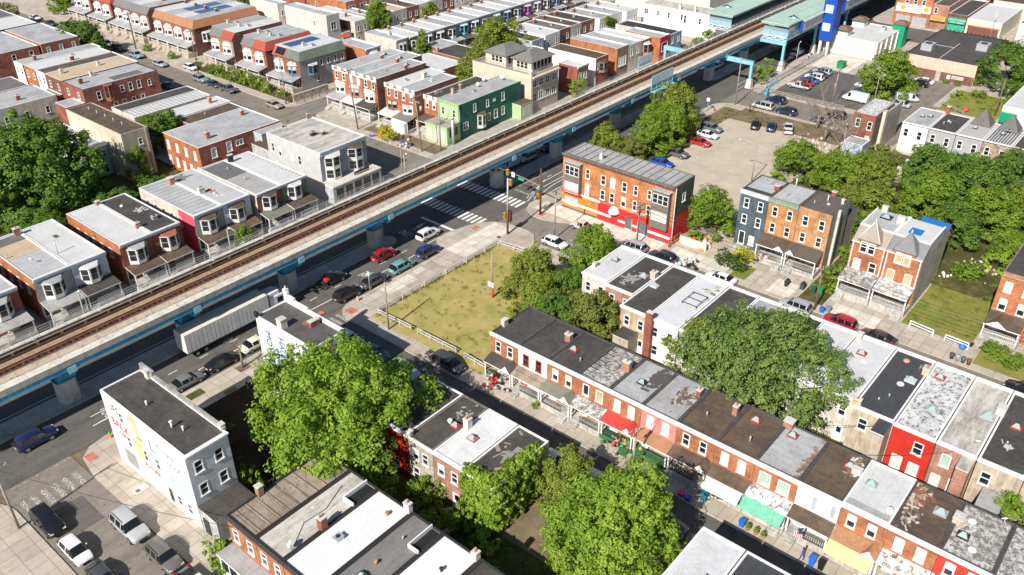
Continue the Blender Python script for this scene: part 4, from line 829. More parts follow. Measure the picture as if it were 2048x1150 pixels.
# ------------------------------------------------------------------ orange three-storey corner block with red and orange shopfront
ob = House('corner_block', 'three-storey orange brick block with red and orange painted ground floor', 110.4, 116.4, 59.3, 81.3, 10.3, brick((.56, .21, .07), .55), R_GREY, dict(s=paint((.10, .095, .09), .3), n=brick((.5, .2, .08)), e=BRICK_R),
  dict(w=[(5.2, 6.9, .8, 1.7, 'd'), (5.2, 3.9, .8, 1.9, 'b'), (8.4, 6.7, .9, 1.7, 'd'), (8.4, 4.0, .9, 1.7, 'd'), (10.3, 6.7, .9, 1.7, 'b'), (10.3, 4.0, .9, 1.7, 'd'), (12.6, 6.7, .9, 1.7, 'd'), (12.6, 4.0, .9, 1.7, 'm'), (14.8, 6.7, .75, 1.7, 'd'), (14.8, 4.0, .75, 1.7, 'd'), (17.4, 6.8, .7, 1.6, 'd'), (17.4, 4.1, .7, 1.6, 'd'), (13.9, .2, 1.2, 2.2, 'K'), (16.6, .2, 1.9, 2.1, 'K')], s=[(3.0, 6.8, .9, 1.5, 'd')], n=ev(2, 6, 6.8)+ev(2, 6, 4)), .12, paint((.22, .20, .18), .3), 'brick block')
q = MB(); ob.bx(q, 'w', 0, 22, .003, .3, 9.75, 9.9, paint((.24, .10, .06), .2)); ob.bx(q, 'w', -.05, 22.02, .003, .5, 10.15, 10.33, paint((.2, .18, .17), .3))
for k in range(36): ob.bx(q, 'w', .1+k*.61, .4+k*.61, .003, .42, 9.9, 10.148, paint((.24, .10, .06), .2))
q.build('cornice', ob.root); ob.ribs('y', 15, roofm((.2, .19, .18), (.3, .28, .26), .5), .1, .12); ob.chimney(.3, .7, 1.0, .5, .5, CREAM, 0); ob.vent(.5, .9, .5)
OR_, RD_ = paint((.72, .24, .035), .12), paint((.62, .03, .035), .12)
ob.part('shopfront', 'w', [(.01, 7.6, .006, .06, .1, 3.65)], OR_); ob.part('shopfront', 'w', [(7.61, 13.2, .006, .061, .1, 3.3), (14.6, 15.55, .006, .061, .1, 3.3), (17.65, 21.98, .006, .061, .1, 3.3), (13.2, 17.7, .006, .06, 2.5, 3.3)], RD_); ob.part('painted_band', 'w', [(.02, 10.3, .062, .07, 1.15, 1.6), (11.8, 13.2, .062, .07, .95, 1.35), (14.6, 15.6, .062, .07, .95, 1.35), (17.7, 21.9, .062, .07, .9, 1.35)], TRIM); ob.part('painted_band', 'w', [(.02, 8.0, .062, .075, 3.2, 3.62)], TRIM); ob.part('shop_base', 'w', [(.01, 7.5, .063, .08, .1, .5), (19, 21, .063, .075, .1, .5)], paint((.16, .13, .12)))
ob.part('painted_patch', 'w', [(4.6, 6.0, .004, .01, 5.6, 6.3), (9.6, 11.1, .004, .01, 5.7, 6.6), (12, 17, .004, .011, 3.5, 4.0)], paint((.62, .34, .19), .15))
s_ = ob.part('sign_panel', 'w', [(.7, 3.4, .08, .13, 1.0, 2.5)], paint((.74, .72, .70), .2)); lettering(s_, 'FRESH', .55, plain((.5, .12, .06)), (ob.x0-.135, ob.y1-2.05, 1.85), R(-90)); lettering(s_, 'FOODS', .5, plain((.75, .4, .12)), (ob.x0-.135, ob.y1-2.15, 1.2), R(-90))
s_ = ob.part('sign_panel', 'w', [(.6, 4.4, .95, 1.0, 3.55, 4.1)], RD_); lettering(s_, 'CORNER STORE', .42, TRIM, (ob.x0-1.005, ob.y1-2.5, 3.68), R(-90)); s_ = ob.part('sign_panel', 'w', [(6.2, 7.1, .07, .12, 2.3, 2.8)], paint((.45, .16, .2), .2))
for u0 in (1.0, 18.4):
    q = MB(); g = paint((.20, .17, .145), .15); w_ = 3.1
    ob.bx(q, 'w', u0, u0+w_, .01, .9, 3.9 if u0 < 5 else 2.6, 9.2, g); ob.bx(q, 'w', u0-.1, u0+w_+.1, .01, 1.05, 9.2, 9.35, paint((.5, .48, .46))); o_ = q.build('bay_window', ob.root)
    z1 = 7.1
    for zz, gm in ((7.0, GLASS), (4.0, BLIND)):
        q = MB()
        for k in range(3):
            a = u0+.2+k*.95; ob.bx(q, 'w', a, a+.8, .902, .915, zz+.1, zz+1.6, gm)
        q.build('pane', o_); q = MB()
        for k in range(3):
            a = u0+.2+k*.95
            for aa, bb, cc, dd in ((a-.08, a, zz, zz+1.7), (a+.8, a+.88, zz, zz+1.7), (a, a+.8, zz, zz+.1), (a, a+.8, zz+1.6, zz+1.7), (a, a+.8, zz+.8, zz+.86)): ob.bx(q, 'w', aa, bb, .901, .95, cc, dd, TRIM)
        q.build('window_frame', o_)
q = MB(); c_ = Vector((ob.x0-.1, ob.y1-11.0, 2.45)); n_ = 8                         # dome awning over the shop door
for i in range(n_):
    for j in range(5):
        f = lambda a, b: (c_.x-1.15*math.sin(math.pi*a/n_)*math.cos(b*math.pi/10), c_.y-1.0*math.cos(math.pi*a/n_)*math.cos(b*math.pi/10), c_.z+1.1*math.sin(b*math.pi/10))
        q.poly([f(i, j), f(i+1, j), f(i+1, j+1), f(i, j+1)], TRIM, True)
q.build('awning', ob.root); ob.part('downspout', 's', [(.15, .3, .004, .12, .2, 10)], TRIM); ob.part('painted_panel', 's', [(.1, 5.9, .004, .01, .1, 4.6)], RD_); ob.part('security_gate', 'w', [(13.3, 14.5, .07, .12, .2, 2.5), (15.7, 17.6, .07, .12, .2, 2.4)], paint((.15, .15, .15)))

# ------------------------------------------------------------------ three tall row houses across the street and the gabled pair
TG = 'three-storey houses facing the shared driveway'
def tall(lb, y0, y1, wm, rm, st='d', cm=None, **k):
    L = y1-y0; return House('town_house', lb, 117.2, 124.2, y0, y1, 10.0, wm, rm, dict(s=paint((.42, .39, .34), .3), n=brick((.55, .24, .1)), e=STUC), dict(w=ev(2, L, 7.1, .85, 1.6, st)+ev(2, L, 4.3, .85, 1.6, st)+[(1.2, .7, 1.0, 2.2, 'K'), (2.9, .9, .9, 1.6, 'b')]), .15, k.pop('cop', paint((.12, .1, .09))), group=TG, cornice=k.pop('cornice', ''), cm=cm, ch=.7)
SLB = brick((.105, .135, .165), .12)
t1 = tall('blue grey painted three-storey town house', 46.8, 51.5, SLB, R_SILVY, cornice='w', cm=paint((.62, .64, .64), .15)); t2 = tall('orange brick town house with green cornice, middle of three', 41.95, 46.75, BRICK_B, R_SILVY, cornice='w', cm=paint((.27, .36, .28), .15)); t3 = tall('orange brick town house with dark roof and bare grey side wall', 36.8, 41.9, brick((.60, .29, .12)), roofm((.12, .105, .095), (.2, .18, .16), .3, 1.0, 1, .8))
t1.chimney(.45, .05, .9, .5, .8, BRICK_R); t1.patch(.02, .22, .02, .98, R_BLACK); t1.litter(.7, .95, .1, .8, 12, [(.3, .28, .26)], .3, seed=51); t2.vent(.92, .72, 1.3, .09, TRIM); t2.antenna(.3, .6, 1.0); t3.vent(.62, .5, 1.0, .08, TRIM); t3.dome(.5, .4, .3, GALV); t3.chimney(.75, .1, .7, .5, .4, STUCL, 1); t3.vent(.35, .75, .4); t3.chimney(.97, .5, .8, .5, .7)
t3.part('wall_pier', 's', [(2.4, 2.9, .004, .35, .1, 9.9)], CONCL); ell(t3, 124.25, 130, 37.0, 41.5, 6.5, STUC, R_BLACK); ell(t2, 124.25, 129.5, 42.2, 46.5, 6.5, STUC, R_GREY)
t2.porch('w', .1, 4.75, 2.6, 3.9, 3.1, 1.0, R_BROWN, TRIM, CONC, rail=WOOD, steps=(3.5, 4.6), gable=(2.9, 4.75)); t3.porch('w', .02, 5.0, 2.6, 3.9, 3.1, 1.0, roofm((.10, .085, .075), (.15, .13, .11), .4, 1.0, 1, .8), TRIM, CONC, rail=IRON, steps=(.3, 1.6), gable=(.02, 1.6)); t1.part('door_step', 'w', [(.4, 2.6, .07, 1.1, -.1, .5)], CONC)
GG = 'brick twin with steep gables'
def gab(lb, y0, y1, wm, rm, sm, boarded):
    L = y1-y0; st = 'p' if boarded else 'd'
    h = House('twin_house', lb, 115.3, 124.0, y0, y1, 8.4, wm, rm, dict(s=paint((.50, .46, .41), .35), n=STUC, e=STUC), dict(w=[(1.3, 4.0, 1.0, 1.6, st if boarded else 'b'), (L-1.3, 4.0, 1.0, 1.6, st), (1.2, .9, 1.2, 1.6, 'p' if boarded else 'd'), (L-1.2, .8, 1.0, 2.1, 'D')]), .02, TRIM, 'twin house', GG)
    q = MB(); q.box(117.6, 124.0, y0+.02, y1-.02, 8.4, 9.9, paint((.50, .46, .41), .35), rm); q.box(117.4, 124.05, y0, y0+.22, 9.9, 10.12, TRIM); q.box(117.4, 124.05, y1-.22, y1, 9.9, 10.12, TRIM); q.box(117.4, 117.62, y0+.22, y1-.22, 9.9, 10.12, TRIM); h.zr = 9.9; q.build('upper_storey', h.root)
    q = MB(); q.poly([(115.2, y0, 8.25), (115.2, y1, 8.25), (117.5, y1, 9.95), (117.5, y0, 9.95)], sm); q.poly([(115.3, y0, 8.4), (117.5, y0, 8.4), (117.5, y0, 9.95)], STUC); q.box(115.1, 115.3, y0, y1, 8.15, 8.28, TRIM); q.build('mansard_roof', h.root)
    a, b = y0+1.05, y1-1.2 if boarded else y1-1.2; a, b = (y0+L*.22, y0+L*.80); m_ = (a+b)/2; q = MB(); q.box(115.18, 117.3, a, b, 6.4, 9.0, wm); o_ = q.build('gable_bay', h.root)
    q = MB(); top = (116.2, m_, 11.6)
    for p, r_ in (((114.95, a-.2, 8.9), (114.95, b+.2, 8.9)), ((114.95, b+.2, 8.9), (118.0, b+.1, 8.9)), ((118.0, b+.1, 8.9), (118.0, a-.1, 8.9)), ((118.0, a-.1, 8.9), (114.95, a-.2, 8.9))): q.poly([p, r_, top], sm)
    q.build('gable_roof', h.root); q = MB()
    for p in ((114.95, a-.2, 8.92), (114.95, b+.2, 8.92)): q.tube([p, (116.2, m_, 11.65)], .06, 5, TRIM if not boarded else sm)
    q.cyl(116.2, m_, 11.5, 12.0, .16, .03, 8, TRIM); q.build('ridge_cap', h.root)
    for k in (.3, .7):
        f, p = window_meshes(.95, 1.6, st, TRIM); o = bpy.data.objects.new('window', f); link(o, h.root); o.location = Vector((115.10, a+(b-a)*k, 6.95))-h.root.location; o.rotation_euler = (0, 0, ROT['w']); link(bpy.data.objects.new('pane', p), o)
    for u in (.25, L-.2): h.part('downspout', 'w', [(u-.06, u+.06, .004, .12, 3, 8.3)], TRIM)
    return h
g1 = gab('brick twin half with open windows and pale stone gable roof', 27.85, 32.7, BRICK_O, R_SILVY, roofm((.36, .31, .25), (.25, .22, .18), .5, .3, 1, .85), False); g2 = gab('brick twin half with boarded windows and grey gable roof', 22.8, 27.8, BRICK_O, R_WHITE, roofm((.20, .20, .205), (.27, .27, .27), .5, .3, 1, .85), True)
g1.skylight(.75, .55, IRON, 1.3); g1.chimney(.72, .1, 1.0, .7, 1.1, STUCL, 0); g1.chimney(.98, .75, .8, .6, .8, STUCL, 0); TARP = plain((.02, .17, .50), .5); g2.patch(.45, .68, .4, .75, TARP, .06, 'tarpaulin')
ell(g2, 124.05, 128.5, 23.0, 27.0, 8.6, STUC, TARP); ell(g1, 124.05, 128, 28, 32, 6.5, STUC, R_GREY)
g1.porch('w', -.05, 4.8, 2.5, 3.9, 3.05, 1.1, R_CRACK, TRIM, CONC, rail=plain((.35, .35, .34)), steps=(.1, 1.3), over=.35); g2.porch('w', .05, 4.95, 2.5, 3.9, 3.1, 1.1, roofm((.66, .66, .65), (.3, .28, .25), .3, 0, 0, 1, patch=.1), TRIM, CONC, rail=plain((.6, .6, .58)), steps=(3.5, 4.8), over=.35)
rh = House('town_house', 'brick house at the right frame edge with dark porch roof', 116.5, 127.5, 8.6, 13.2, 9.8, brick((.55, .19, .08)), R_BLACKY, dict(n=STUC), dict(w=ev(2, 4.6, 7.0, .9, 1.5, 'b')+ev(2, 4.6, 4.2, .95, 1.7, 'm')+[(1, .8, 1, 2.1, 'D')]), .12, BRICK_D, cornice='w', cm=brick((.5, .3, .18)), ch=.6)
rh.porch('w', 0, 4.55, 2.6, 3.9, 3.1, 1.0, R_BROWN, TRIM, CONC, rail=TRIM, steps=(.2, 1.3), gable=(.2, 3.0)); House('town_house', 'brick house with dark roof beyond the right frame edge', 116.5, 127.5, 3.8, 8.55, 9.8, BRICK_O, R_BLACK, None, dict(w=ev(2, 4.6, 7)+ev(2, 4.6, 4.2)), .12, BRICK_D)

# ------------------------------------------------------------------ bay-fronted pairs facing the railway from its far side
NG = 'pairs of houses facing the far side of the railway'
def pair(lb, x0, x1, wm, rm, front, bayroof, prm, y0=115.0, y1=131.0, h=7.0, bx=.5, wins=None, **k):
    L = x1-x0
    w = dict(s=[(.6, .9, .9, 2.0, 'K'), (3.2, 1.0, 1.5, 1.4, 'd')]); w['w'] = wins if wins is not None else []
    H = House('row_house', lb, x0, x1, y0, y1, h, wm, rm, dict(s=front, n=STUC), w, .14, k.pop('cop', TRIM), group=NG, cornice='s', ch=.5, cm=k.pop('cm', paint((.62, .64, .66), .15)))
    H.bay('s', bx+.45, bx+3.55, 1.0, 3.35, 5.9, paint((.72, .71, .68), .15), bayroof, rh=.45)
    H.porch('s', .05, L-.05, 2.4, 3.35, 2.85, .8, prm, TRIM, CONC, rail=k.pop('rail', TRIM), steps=(.3, 1.4), wall=k.pop('pw', None)); return H
WS = lambda n, a, b: ev(n, 16, 3.9, .85, 1.6, 'd', a, b)
p0 = pair('bay-fronted house cut by the left frame edge, porch roof worn pale', 27.4, 32.7, BRICK_R, R_SILVY, BRICK_R, R_GREY, R_GREY)
p1 = pair('house with unfinished tan patch on its pale roof', 34.8, 40.05, BRICK_O, R_SILVY, STUCG, R_SILV, R_GREY, wins=WS(5, 1, 15)); p1.patch(.04, .97, .5, .93, R_TAN, .03); p1.patch(.04, .97, .8, .96, R_DGREY, .035); p1.chimney(.9, .93, 1.2, .9, .6, BRICK_P, 1); p1.dish(.4, .28); p1.vent(.1, .55, .6)
p2 = pair('white roofed house with tall vent pipe and dark porch roof', 40.1, 45.3, BRICK_O, R_WHITEY, paint((.60, .63, .68), .1), R_WHITE, R_BLACK); p2.vent(.12, .3, 2.0, .07); p2.patch(.5, .62, .6, .67, R_BROWN, .02)
p3 = pair('white roofed house with brick side wall of many windows', 47.4, 52.6, BRICK_O, R_WHITEY, BRICK_R, R_SILV, R_BROWN, wins=WS(5, 2, 14), pw=TRIM); p3.chimney(.95, .2, .9, .7, .5, BRICK_P, 1); p3.chimney(.95, .96, .7, .6, .5, BRICK_P, 0)
p4 = pair('black roofed house sharing its chimney with the white roof', 52.65, 57.3, BRICK_R, R_BLACKY, BRICK_R, SHING_R, R_BROWN); p4.hvac(.62, .25, .8, .6); p4.dome(.4, .75, .3); p4.litter(.4, .9, .5, .6, 14, [(.5, .47, .42)], .25, seed=61)
p5 = pair('house with bright pink side wall and ribbed grey roof', 59.7, 64.9, STUCL, R_SILVY, GREYP, R_BROWN, R_BROWN, wins=WS(5, 1, 13)); p5.ribs('y', 13, roofm((.42, .42, .42), (.3, .3, .3), .3), .09, .06); p5.part('painted_panel', 'w', [(11.6, 15.95, .004, .012, .1, 6.8)], paint((.70, .10, .14), .12)); p5.chimney(.9, .85, 1.1, 1.0, .9, BRICK_P, 0)
p6 = pair('grey roofed house with clay topped chimney and white front', 64.95, 70.1, STUCL, R_SILVY, paint((.70, .72, .76), .1), R_BROWN, R_BROWN); p6.chimney(.08, .4, 1.0, 1.0, .8, STUCL, 2); p6.litter(.1, .5, .8, .97, 24, [(.2, .19, .18)], .3, seed=62); p6.litter(.3, .5, .2, .45, 12, [(.4, .12, .1), (.6, .6, .6)], .3, seed=63)
p7 = pair('house with dark grey rear roof and green shingled porch', 71.0, 76.1, STUCL, roofm((.40, .39, .38), (.26, .25, .24), .5, 0, 0, 1), BRICK_R, R_BROWN, SHING_N, h=6.6, y0=114.6, wins=[(12.2, 3.6, .7, 1.0, 'd')]); p7.patch(.05, .95, .55, .97, roofm((.15, .145, .14), (.2, .2, .2), .4, 1.0, 1, .8), .02); p7.vent(.5, .4, .6); p7.vent(.6, .75, .5)
p8 = pair('white roofed house with dark ribs beside the grey corner store', 76.15, 81.3, STUCL, R_WHITEY, paint((.17, .25, .16), .2), R_WHITE, R_BROWN, h=6.6, y0=114.6); p8.chimney(.05, .9, 1.4, .9, .5, IRON, 0)
q = MB()
for k in range(16): q.box(80.4, 81.25, 115.4+k*.95, 115.46+k*.95, p8.zr+.002, p8.zr+.05, BLACK)
q.build('roof_rib', p8.roof)
gc = House('corner_store', 'three-storey grey corner store with stacked bay windows', 85.5, 96.2, 115.8, 131.0, 8.9, paint((.52, .52, .51), .12), R_STAIN, dict(s=paint((.30, .32, .35), .1), n=BRICK_R, e=GREYP), dict(w=[(1.6, 5.6, .85, 1.7, 'd'), (3.6, 5.2, .85, 1.7, 'm'), (7.2, 5.4, .8, 1.2, 'b'), (9.3, 5.0, .95, 1.8, 'd'), (2.2, 2.2, .85, 1.4, 'b'), (5, 2.0, .85, 1.5, 'b')]), .14, TRIM, 'corner store', cornice='s', ch=.8, cm=paint((.60, .64, .68), .12))
gc.bay('s', .9, 4.6, 1.1, 3.3, 7.7, paint((.66, .65, .62), .12), R_WHITE, 2); gc.bay('s', 6.2, 9.9, 1.1, 3.3, 7.7, paint((.62, .62, .62), .12), R_BROWN, 2); gc.hvac(.45, .5, .9, .8, IRON); gc.chimney(.58, .42, .7, .6, .6, plain((.16, .08, .06)), 0); gc.chimney(.35, .99, .5, .3, .3); gc.chimney(.9, .99, 1.0, .4, .4, BRICK_P, 1); gc.antenna(.15, .75, 1.2); gc.antenna(.28, .6, .8)
q = MB(); q.box(85.3, 96.6, 112.8, 115.79, .1, 3.1, paint((.48, .50, .52)), R_WHITE); q.box(85.2, 96.7, 112.7, 115.79, 3.1, 3.3, TRIM, roofm((.64, .6, .55), (.4, .38, .35), .4)); o_ = q.build('shopfront', gc.root); q = MB()
for k in range(5): q.box(86+k*2.1, 87.6+k*2.1, 112.77, 112.799, .6, 2.6, GLASS)
q.build('pane', o_); q = MB(); q.box(91, 94.5, 113.5, 113.62, 3.45, 4.05, plain((.03, .03, .12))); o_ = q.build('sign_panel', gc.root); q = MB(); q.box(91.1, 94.4, 113.48, 113.499, 3.55, 3.7, plain((.7, .55, .1))); q.cyl(92.7, 113.7, 3.31, 4.6, .12, .12, 8, IRON); q.build('sign_trim', o_); ell(gc, 85.6, 88.3, 131.05, 136.5, 5.2, paint((.5, .5, .49)), R_BROWN)

# ------------------------------------------------------------------ far side, east of the side street
EG = 'brick row houses near the railway crossing'
def east(lb, y0, y1, x0, x1, h, rm, st='d', wm=BRICK_O, tm=None, prm=None, baytrim=None, sidem=None, third=True):
    L = y1-y0; ws = ev(2, L, h-2.5, .85, 1.6, st)+[(1.0, .8, .95, 2.1, 'W'), (3.0, 1.0, 1.2, 1.5, 'd')]
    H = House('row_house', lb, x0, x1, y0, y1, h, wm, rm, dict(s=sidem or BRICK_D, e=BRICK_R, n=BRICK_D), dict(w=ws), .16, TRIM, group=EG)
    q = MB()
    for u0, u1, dz in ((0, .75, .25), (L/2-.6, L/2+.6, .25), (L-.75, L, .25)): H.bx(q, 'w', u0, u1, .003, .2, h-.55, h+dz, TRIM)
    H.bx(q, 'w', 0, L, .003, .14, h-.75, h-.551, TRIM); q.build('cornice', H.root)
    if third: H.bay('w', .5, 3.6, .8, 3.5, 5.7, baytrim, tm or R_WHITE, rh=.4, st='m')
    H.porch('w', .05, L-.05, 2.6, 3.5, 2.9, .9, prm or R_GREY, TRIM, CONC, rail=TRIM, steps=(.3, 1.5)); return H
e1 = east('brick row house nearest the stone wall corner with white bay', 147.4, 152.2, 119.0, 137.0, 9.0, R_SILV); e2 = east('brick row house with salmon bay window, middle of three', 142.6, 147.35, 119.0, 137.5, 9.0, R_SILV, 'b', BRICK_P, R_WHITE, R_WHITE, BRICK_P); e3 = east('brick row house with dark porch gable, right of three', 137.8, 142.55, 119.0, 134.0, 9.0, R_GREY, 'd', BRICK_O, R_WHITE, R_BLACK)
e4 = east('brick row house with brown bay roof and brilliant white roof', 130.75, 135.3, 119.0, 133.0, 8.7, R_WHITE, 'd', BRICK_O, SHING_R, R_WHITE, BRICK_R); e5 = east('brick row house with white bay and grey enclosed porch', 126.2, 130.7, 119.0, 132.0, 8.7, R_SILV, 'm', BRICK_O, SHING_R, SHING_G)
q = MB(); q.box(115.6, 116.3, 126.4, 130.4, .1, 2.7, WHITE); q.build('enclosed_porch', e5.root)
for h in (e1, e2, e3): h.chimney(.6, .06, 1.0, .7, .5, BRICK_R, 0); h.skylight(.75, .5, IRON); h.vent(.35, .6, .6)
e4.chimney(.55, .06, 1.4, 1.0, .8, STUCL, 0); e4.hvac(.3, .5, .7, .5); e5.skylight(.6, .6); e4.vent(.7, .4)
e6 = east('narrow brick house with long dark roof beside the green building', 122.2, 126.1, 121.4, 138.0, 7.5, R_BLACK, 'm', BRICK_O, None, R_BROWN, third=False); e6.chimney(.45, .08, 1.2, .5, .5, BRICK_P, 1)
GB = paint((.025, .135, .10), .2); GL = paint((.42, .58, .30), .15)
gb = House('green_building', 'long two-storey dark green building with lime front', 121.4, 141.0, 115.9, 122.15, 7.6, GB, R_SILV, dict(w=GL, n=STUC), dict(s=[(4.6, 4.9, .8, 1.7, 'd'), (8.6, 4.9, .8, 1.5, 'd'), (10.7, 5.6, .7, .5, 'd'), (13.6, 4.9, .9, 1.8, 'd'), (1.7, 1.9, 1.6, 1.5, 'd'), (9, 1.8, .9, 1.6, 'd'), (11.2, 1.7, 1.1, 1.9, 'd'), (13.6, 1.8, .9, 1.8, 'd')], w=ev(2, 6.2, 4.6, .85, 1.6)), .14, GL, 'corner building', cornice='w', cm=GL, ch=.3)
gb.bay('s', 5.3, 7.9, .8, 1.0, 3.9, paint((.70, .72, .66), .1), R_BROWN, skirt=None); gb.dish(.55, .75, 3.6); gb.dish(.72, .95, 3.6); gb.chimney(.22, .95, 1.1, .4, .5, paint((.66, .5, .36)), 1); gb.hvac(.42, .55, .8, .35); gb.dish(.9, .6, 3.6); gb.antenna(.46, .5, 1.4)
q = MB(); q.box(117.5, 121.39, 115.9, 122.1, .1, 3.7, GL, R_GREY); q.box(117.4, 121.39, 115.8, 122.2, 3.7, 3.85, GL, roofm((.4, .35, .28), (.2, .17, .14), .6)); o_ = q.build('shopfront', gb.root); q = MB()
for k in range(3): q.box(117.44, 117.499, 116.4+k*1.9, 117.8+k*1.9, .8, 2.9, BLIND)
for k in range(2): q.box(118.2+k*1.6, 119.0+k*1.6, 115.84, 115.899, 1.6, 3.2, GLASS)
q.build('pane', o_); q = MB(); q.cyl(118.6, 115.3, .1, 5.6, .3, .3, 12, GALV); q.cyl(118.6, 115.3, 5.6, 6.1, .42, .36, 12, GALV); q.tube([(118.6, 115.3, 4.4), (119.6, 116.6, 4.5)], .2, 8, GALV); q.build('exhaust_duct', gb.root); ell(gb, 138.0, 142.2, 113.4, 115.88, 3.4, GL, R_BROWN); gb.part('shop_window', 's', [(17.3, 20.2, 2.52, 2.56, 1.0, 2.8)], BLIND)
MG = 'pairs of mansard-roofed brick houses up the far side street'
def mans(lb, y0, y1, x0, x1, sm, wm, end=None, sidem=None, rm=None, tb=None, endroof=None, prm=None):
    L = y1-y0; H = House('row_house', lb, x0, x1, y0, y1, 7.4, wm, rm or R_SILV, dict(s=sidem or BRICK_D, n=BRICK_D, e=BRICK_R), dict(w=ev(2, L, 5.3, .75, 1.4, 'm', 1.2, L-1.2)+[(1.2, 1.0, 1, 2.1, 'W'), (3.4, 1.2, 1.2, 1.5, 'd')], s=(ev(5, x1-x0, 5.0, .8, 1.5, 'd', 3)+[(5, 1.6, .9, 1.5, 'd')]) if end else []), .02, TRIM, group=MG)
    q = MB(); a0 = y0+.02; a1 = y1-.02; e = .35; T = (x0+1.0, 9.1)
    q.poly([(x0-e, a0-(e if end else 0), 7.3), (x0-e, a1, 7.3), (x0+1.1, a1, 9.1), (x0+1.1, a0+(1.0 if end else 0), 9.1)], sm); q.poly([(x0-e, a0-(e if end else 0), 7.3), (x0-e, a1, 7.3), (x0, a1, 7.25), (x0, a0, 7.25)], TRIM)
    if end:
        q.poly([(x0-e, a0-e, 7.3), (x0+1.1, a0+1.0, 9.1), (x1, a0+1.0, 9.1), (x1, a0-e, 7.3)], endroof or sm); q.poly([(x0-e, a0-e, 7.3), (x1, a0-e, 7.3), (x1, a0, 7.25), (x0, a0, 7.25)], TRIM); q.poly([(x1, a0, 7.3), (x1, a0+1, 9.1), (x1, a1, 9.1), (x1, a1, 7.3)], STUC)
    else: q.poly([(x0-e, a0, 7.3), (x0+1.1, a0, 9.1), (x1, a0, 9.1), (x1, a0, 7.3)], BRICK_R); q.poly([(x1, a0, 7.3), (x1, a0, 9.1), (x1, a1, 9.1), (x1, a1, 7.3)], STUC)
    q.poly([(x0-e, a1, 7.3), (x0+1.1, a1, 9.1), (x1, a1, 9.1), (x1, a1, 7.3)], BRICK_R); q.build('mansard_roof', H.root)
    q = MB(); b0 = a0+(1.0 if end else 0); q.poly([(x0+1.1, b0, 9.1), (x1, b0, 9.1), (x1, a1, 9.1), (x0+1.1, a1, 9.1)], rm or R_SILV); q.box(x0+1.0, x1, a1-.15, a1, 9.1, 9.3, TRIM); H.zr = 9.1; H.roof = q.build('upper_roof', H.root)
    H.bay('w', .5, 3.7, .9, 3.6, 6.0, tb, R_WHITE, rh=.45, st='m')
    if end: H.bay('s', 2.2, 5.2, .8, 3.4, 5.8, tb, R_WHITE, rh=.4)
    H.porch('w', .02, L-.02, 2.7, 3.6, 3.0, 1.2, prm or R_GREY, tb or TRIM, STUC, rail=TRIM, steps=(.4, 1.6)); return H
SH1, SH2, SH3 = roofm((.17, .165, .16), (.24, .23, .22), .4, .3, 2, .85), roofm((.38, .085, .055), (.26, .07, .05), .4, .3, 2, .85), roofm((.13, .16, .12), (.22, .25, .20), .5, .3, 2, .85)
BLT = paint((.11, .22, .31), .15); ORM = roofm((.42, .19, .10), (.28, .14, .08), .5, .3, 2, .85)
m1 = mans('corner mansard house in grey and green shingles with blue bay windows', 165.0, 170.0, 119.6, 133.5, SH3, BRICK_R, True, paint((.36, .345, .33), .15), R_WHITE, BLT); m2 = mans('mansard house with solar panels on its front slope', 170.0, 175.0, 119.6, 133.5, SHING_R, BRICK_R, rm=R_WHITE, tb=None)
q = MB()
for k in range(2): a = 170.7+k*1.7; q.poly([(119.4, a, 7.75), (119.4, a+1.5, 7.75), (120.5, a+1.5, 9.07), (120.5, a, 9.07)], plain((.015, .02, .04), .15, .6))
q.build('solar_panel', m2.root); q = MB(); q.box(122, 131, 170.8, 174.2, 9.12, 9.16, plain((.03, .09, .22), .3)); q.build('roof_patch', m2.root)
m3 = mans('mansard house with red shingled end wall, second pair', 177.9, 182.8, 119.6, 134, SH2, BRICK_R, True, BRICK_R, R_SILV); m4 = mans('mansard house with grey front slope, second pair', 182.8, 187.6, 119.6, 134, SH1, BRICK_O, rm=R_SILV); m5 = mans('mansard house with red front slope and mauve brick, third pair', 191.4, 196.2, 119.6, 135, SH2, paint((.34, .24, .25), .2), rm=R_WHITE); m6 = mans('mansard house with grey front slope, third pair', 196.2, 201.2, 119.6, 135, SH1, BRICK_O, rm=R_GREY)
for h in (m1, m3, m4, m5, m6): h.hvac(.45, .5, .8, .5); h.chimney(.35, .85, .8, .6, .5, STUCL, 0); h.vent(.6, .3)
for k, (y0, y1, sm) in enumerate(((208.8, 213.5, ORM), (213.5, 218.4, SHING_B), (218.4, 223.2, SHING_B), (223.2, 228.2, ORM), (230.8, 235.4, SH1), (235.4, 240.0, SH1), (240.0, 244.6, SH1), (244.6, 249, SH1), (251, 256, SH2), (256, 261, SH1), (263, 268, SH1), (268, 273, SHING_B))):
    mm = mans(['end house of the terrace with long orange shingled side', 'terrace house with brown shingled slope, second from the orange end', 'terrace house with brown shingled slope, third from the orange end', 'terrace house with orange slope beside the grey slopes', 'terrace house with slate grey slope nearest the orange ones', 'terrace house with slate grey slope, second beyond the orange ones', 'terrace house with slate grey slope, third beyond the orange ones', 'terrace house with slate grey slope, fourth beyond the orange ones', 'terrace house with red slope near the top frame edge', 'terrace house with grey slope near the top frame edge', 'far terrace house with grey slope at the top frame edge', 'far terrace house with brown slope at the top frame edge'][k], y0, y1, 119.6, 140 if k < 4 else 135, sm, BRICK_R, k in (0, 8), BRICK_D, R_WHITE if k % 2 else R_SILV)
    if k in (1, 2): mm.patch(.3, .8, .1, .9, plain((.06, .12, .24), .4), .03)
    mm.chimney(.5, .9, .8, .6, .5, BRICK_R, 0)

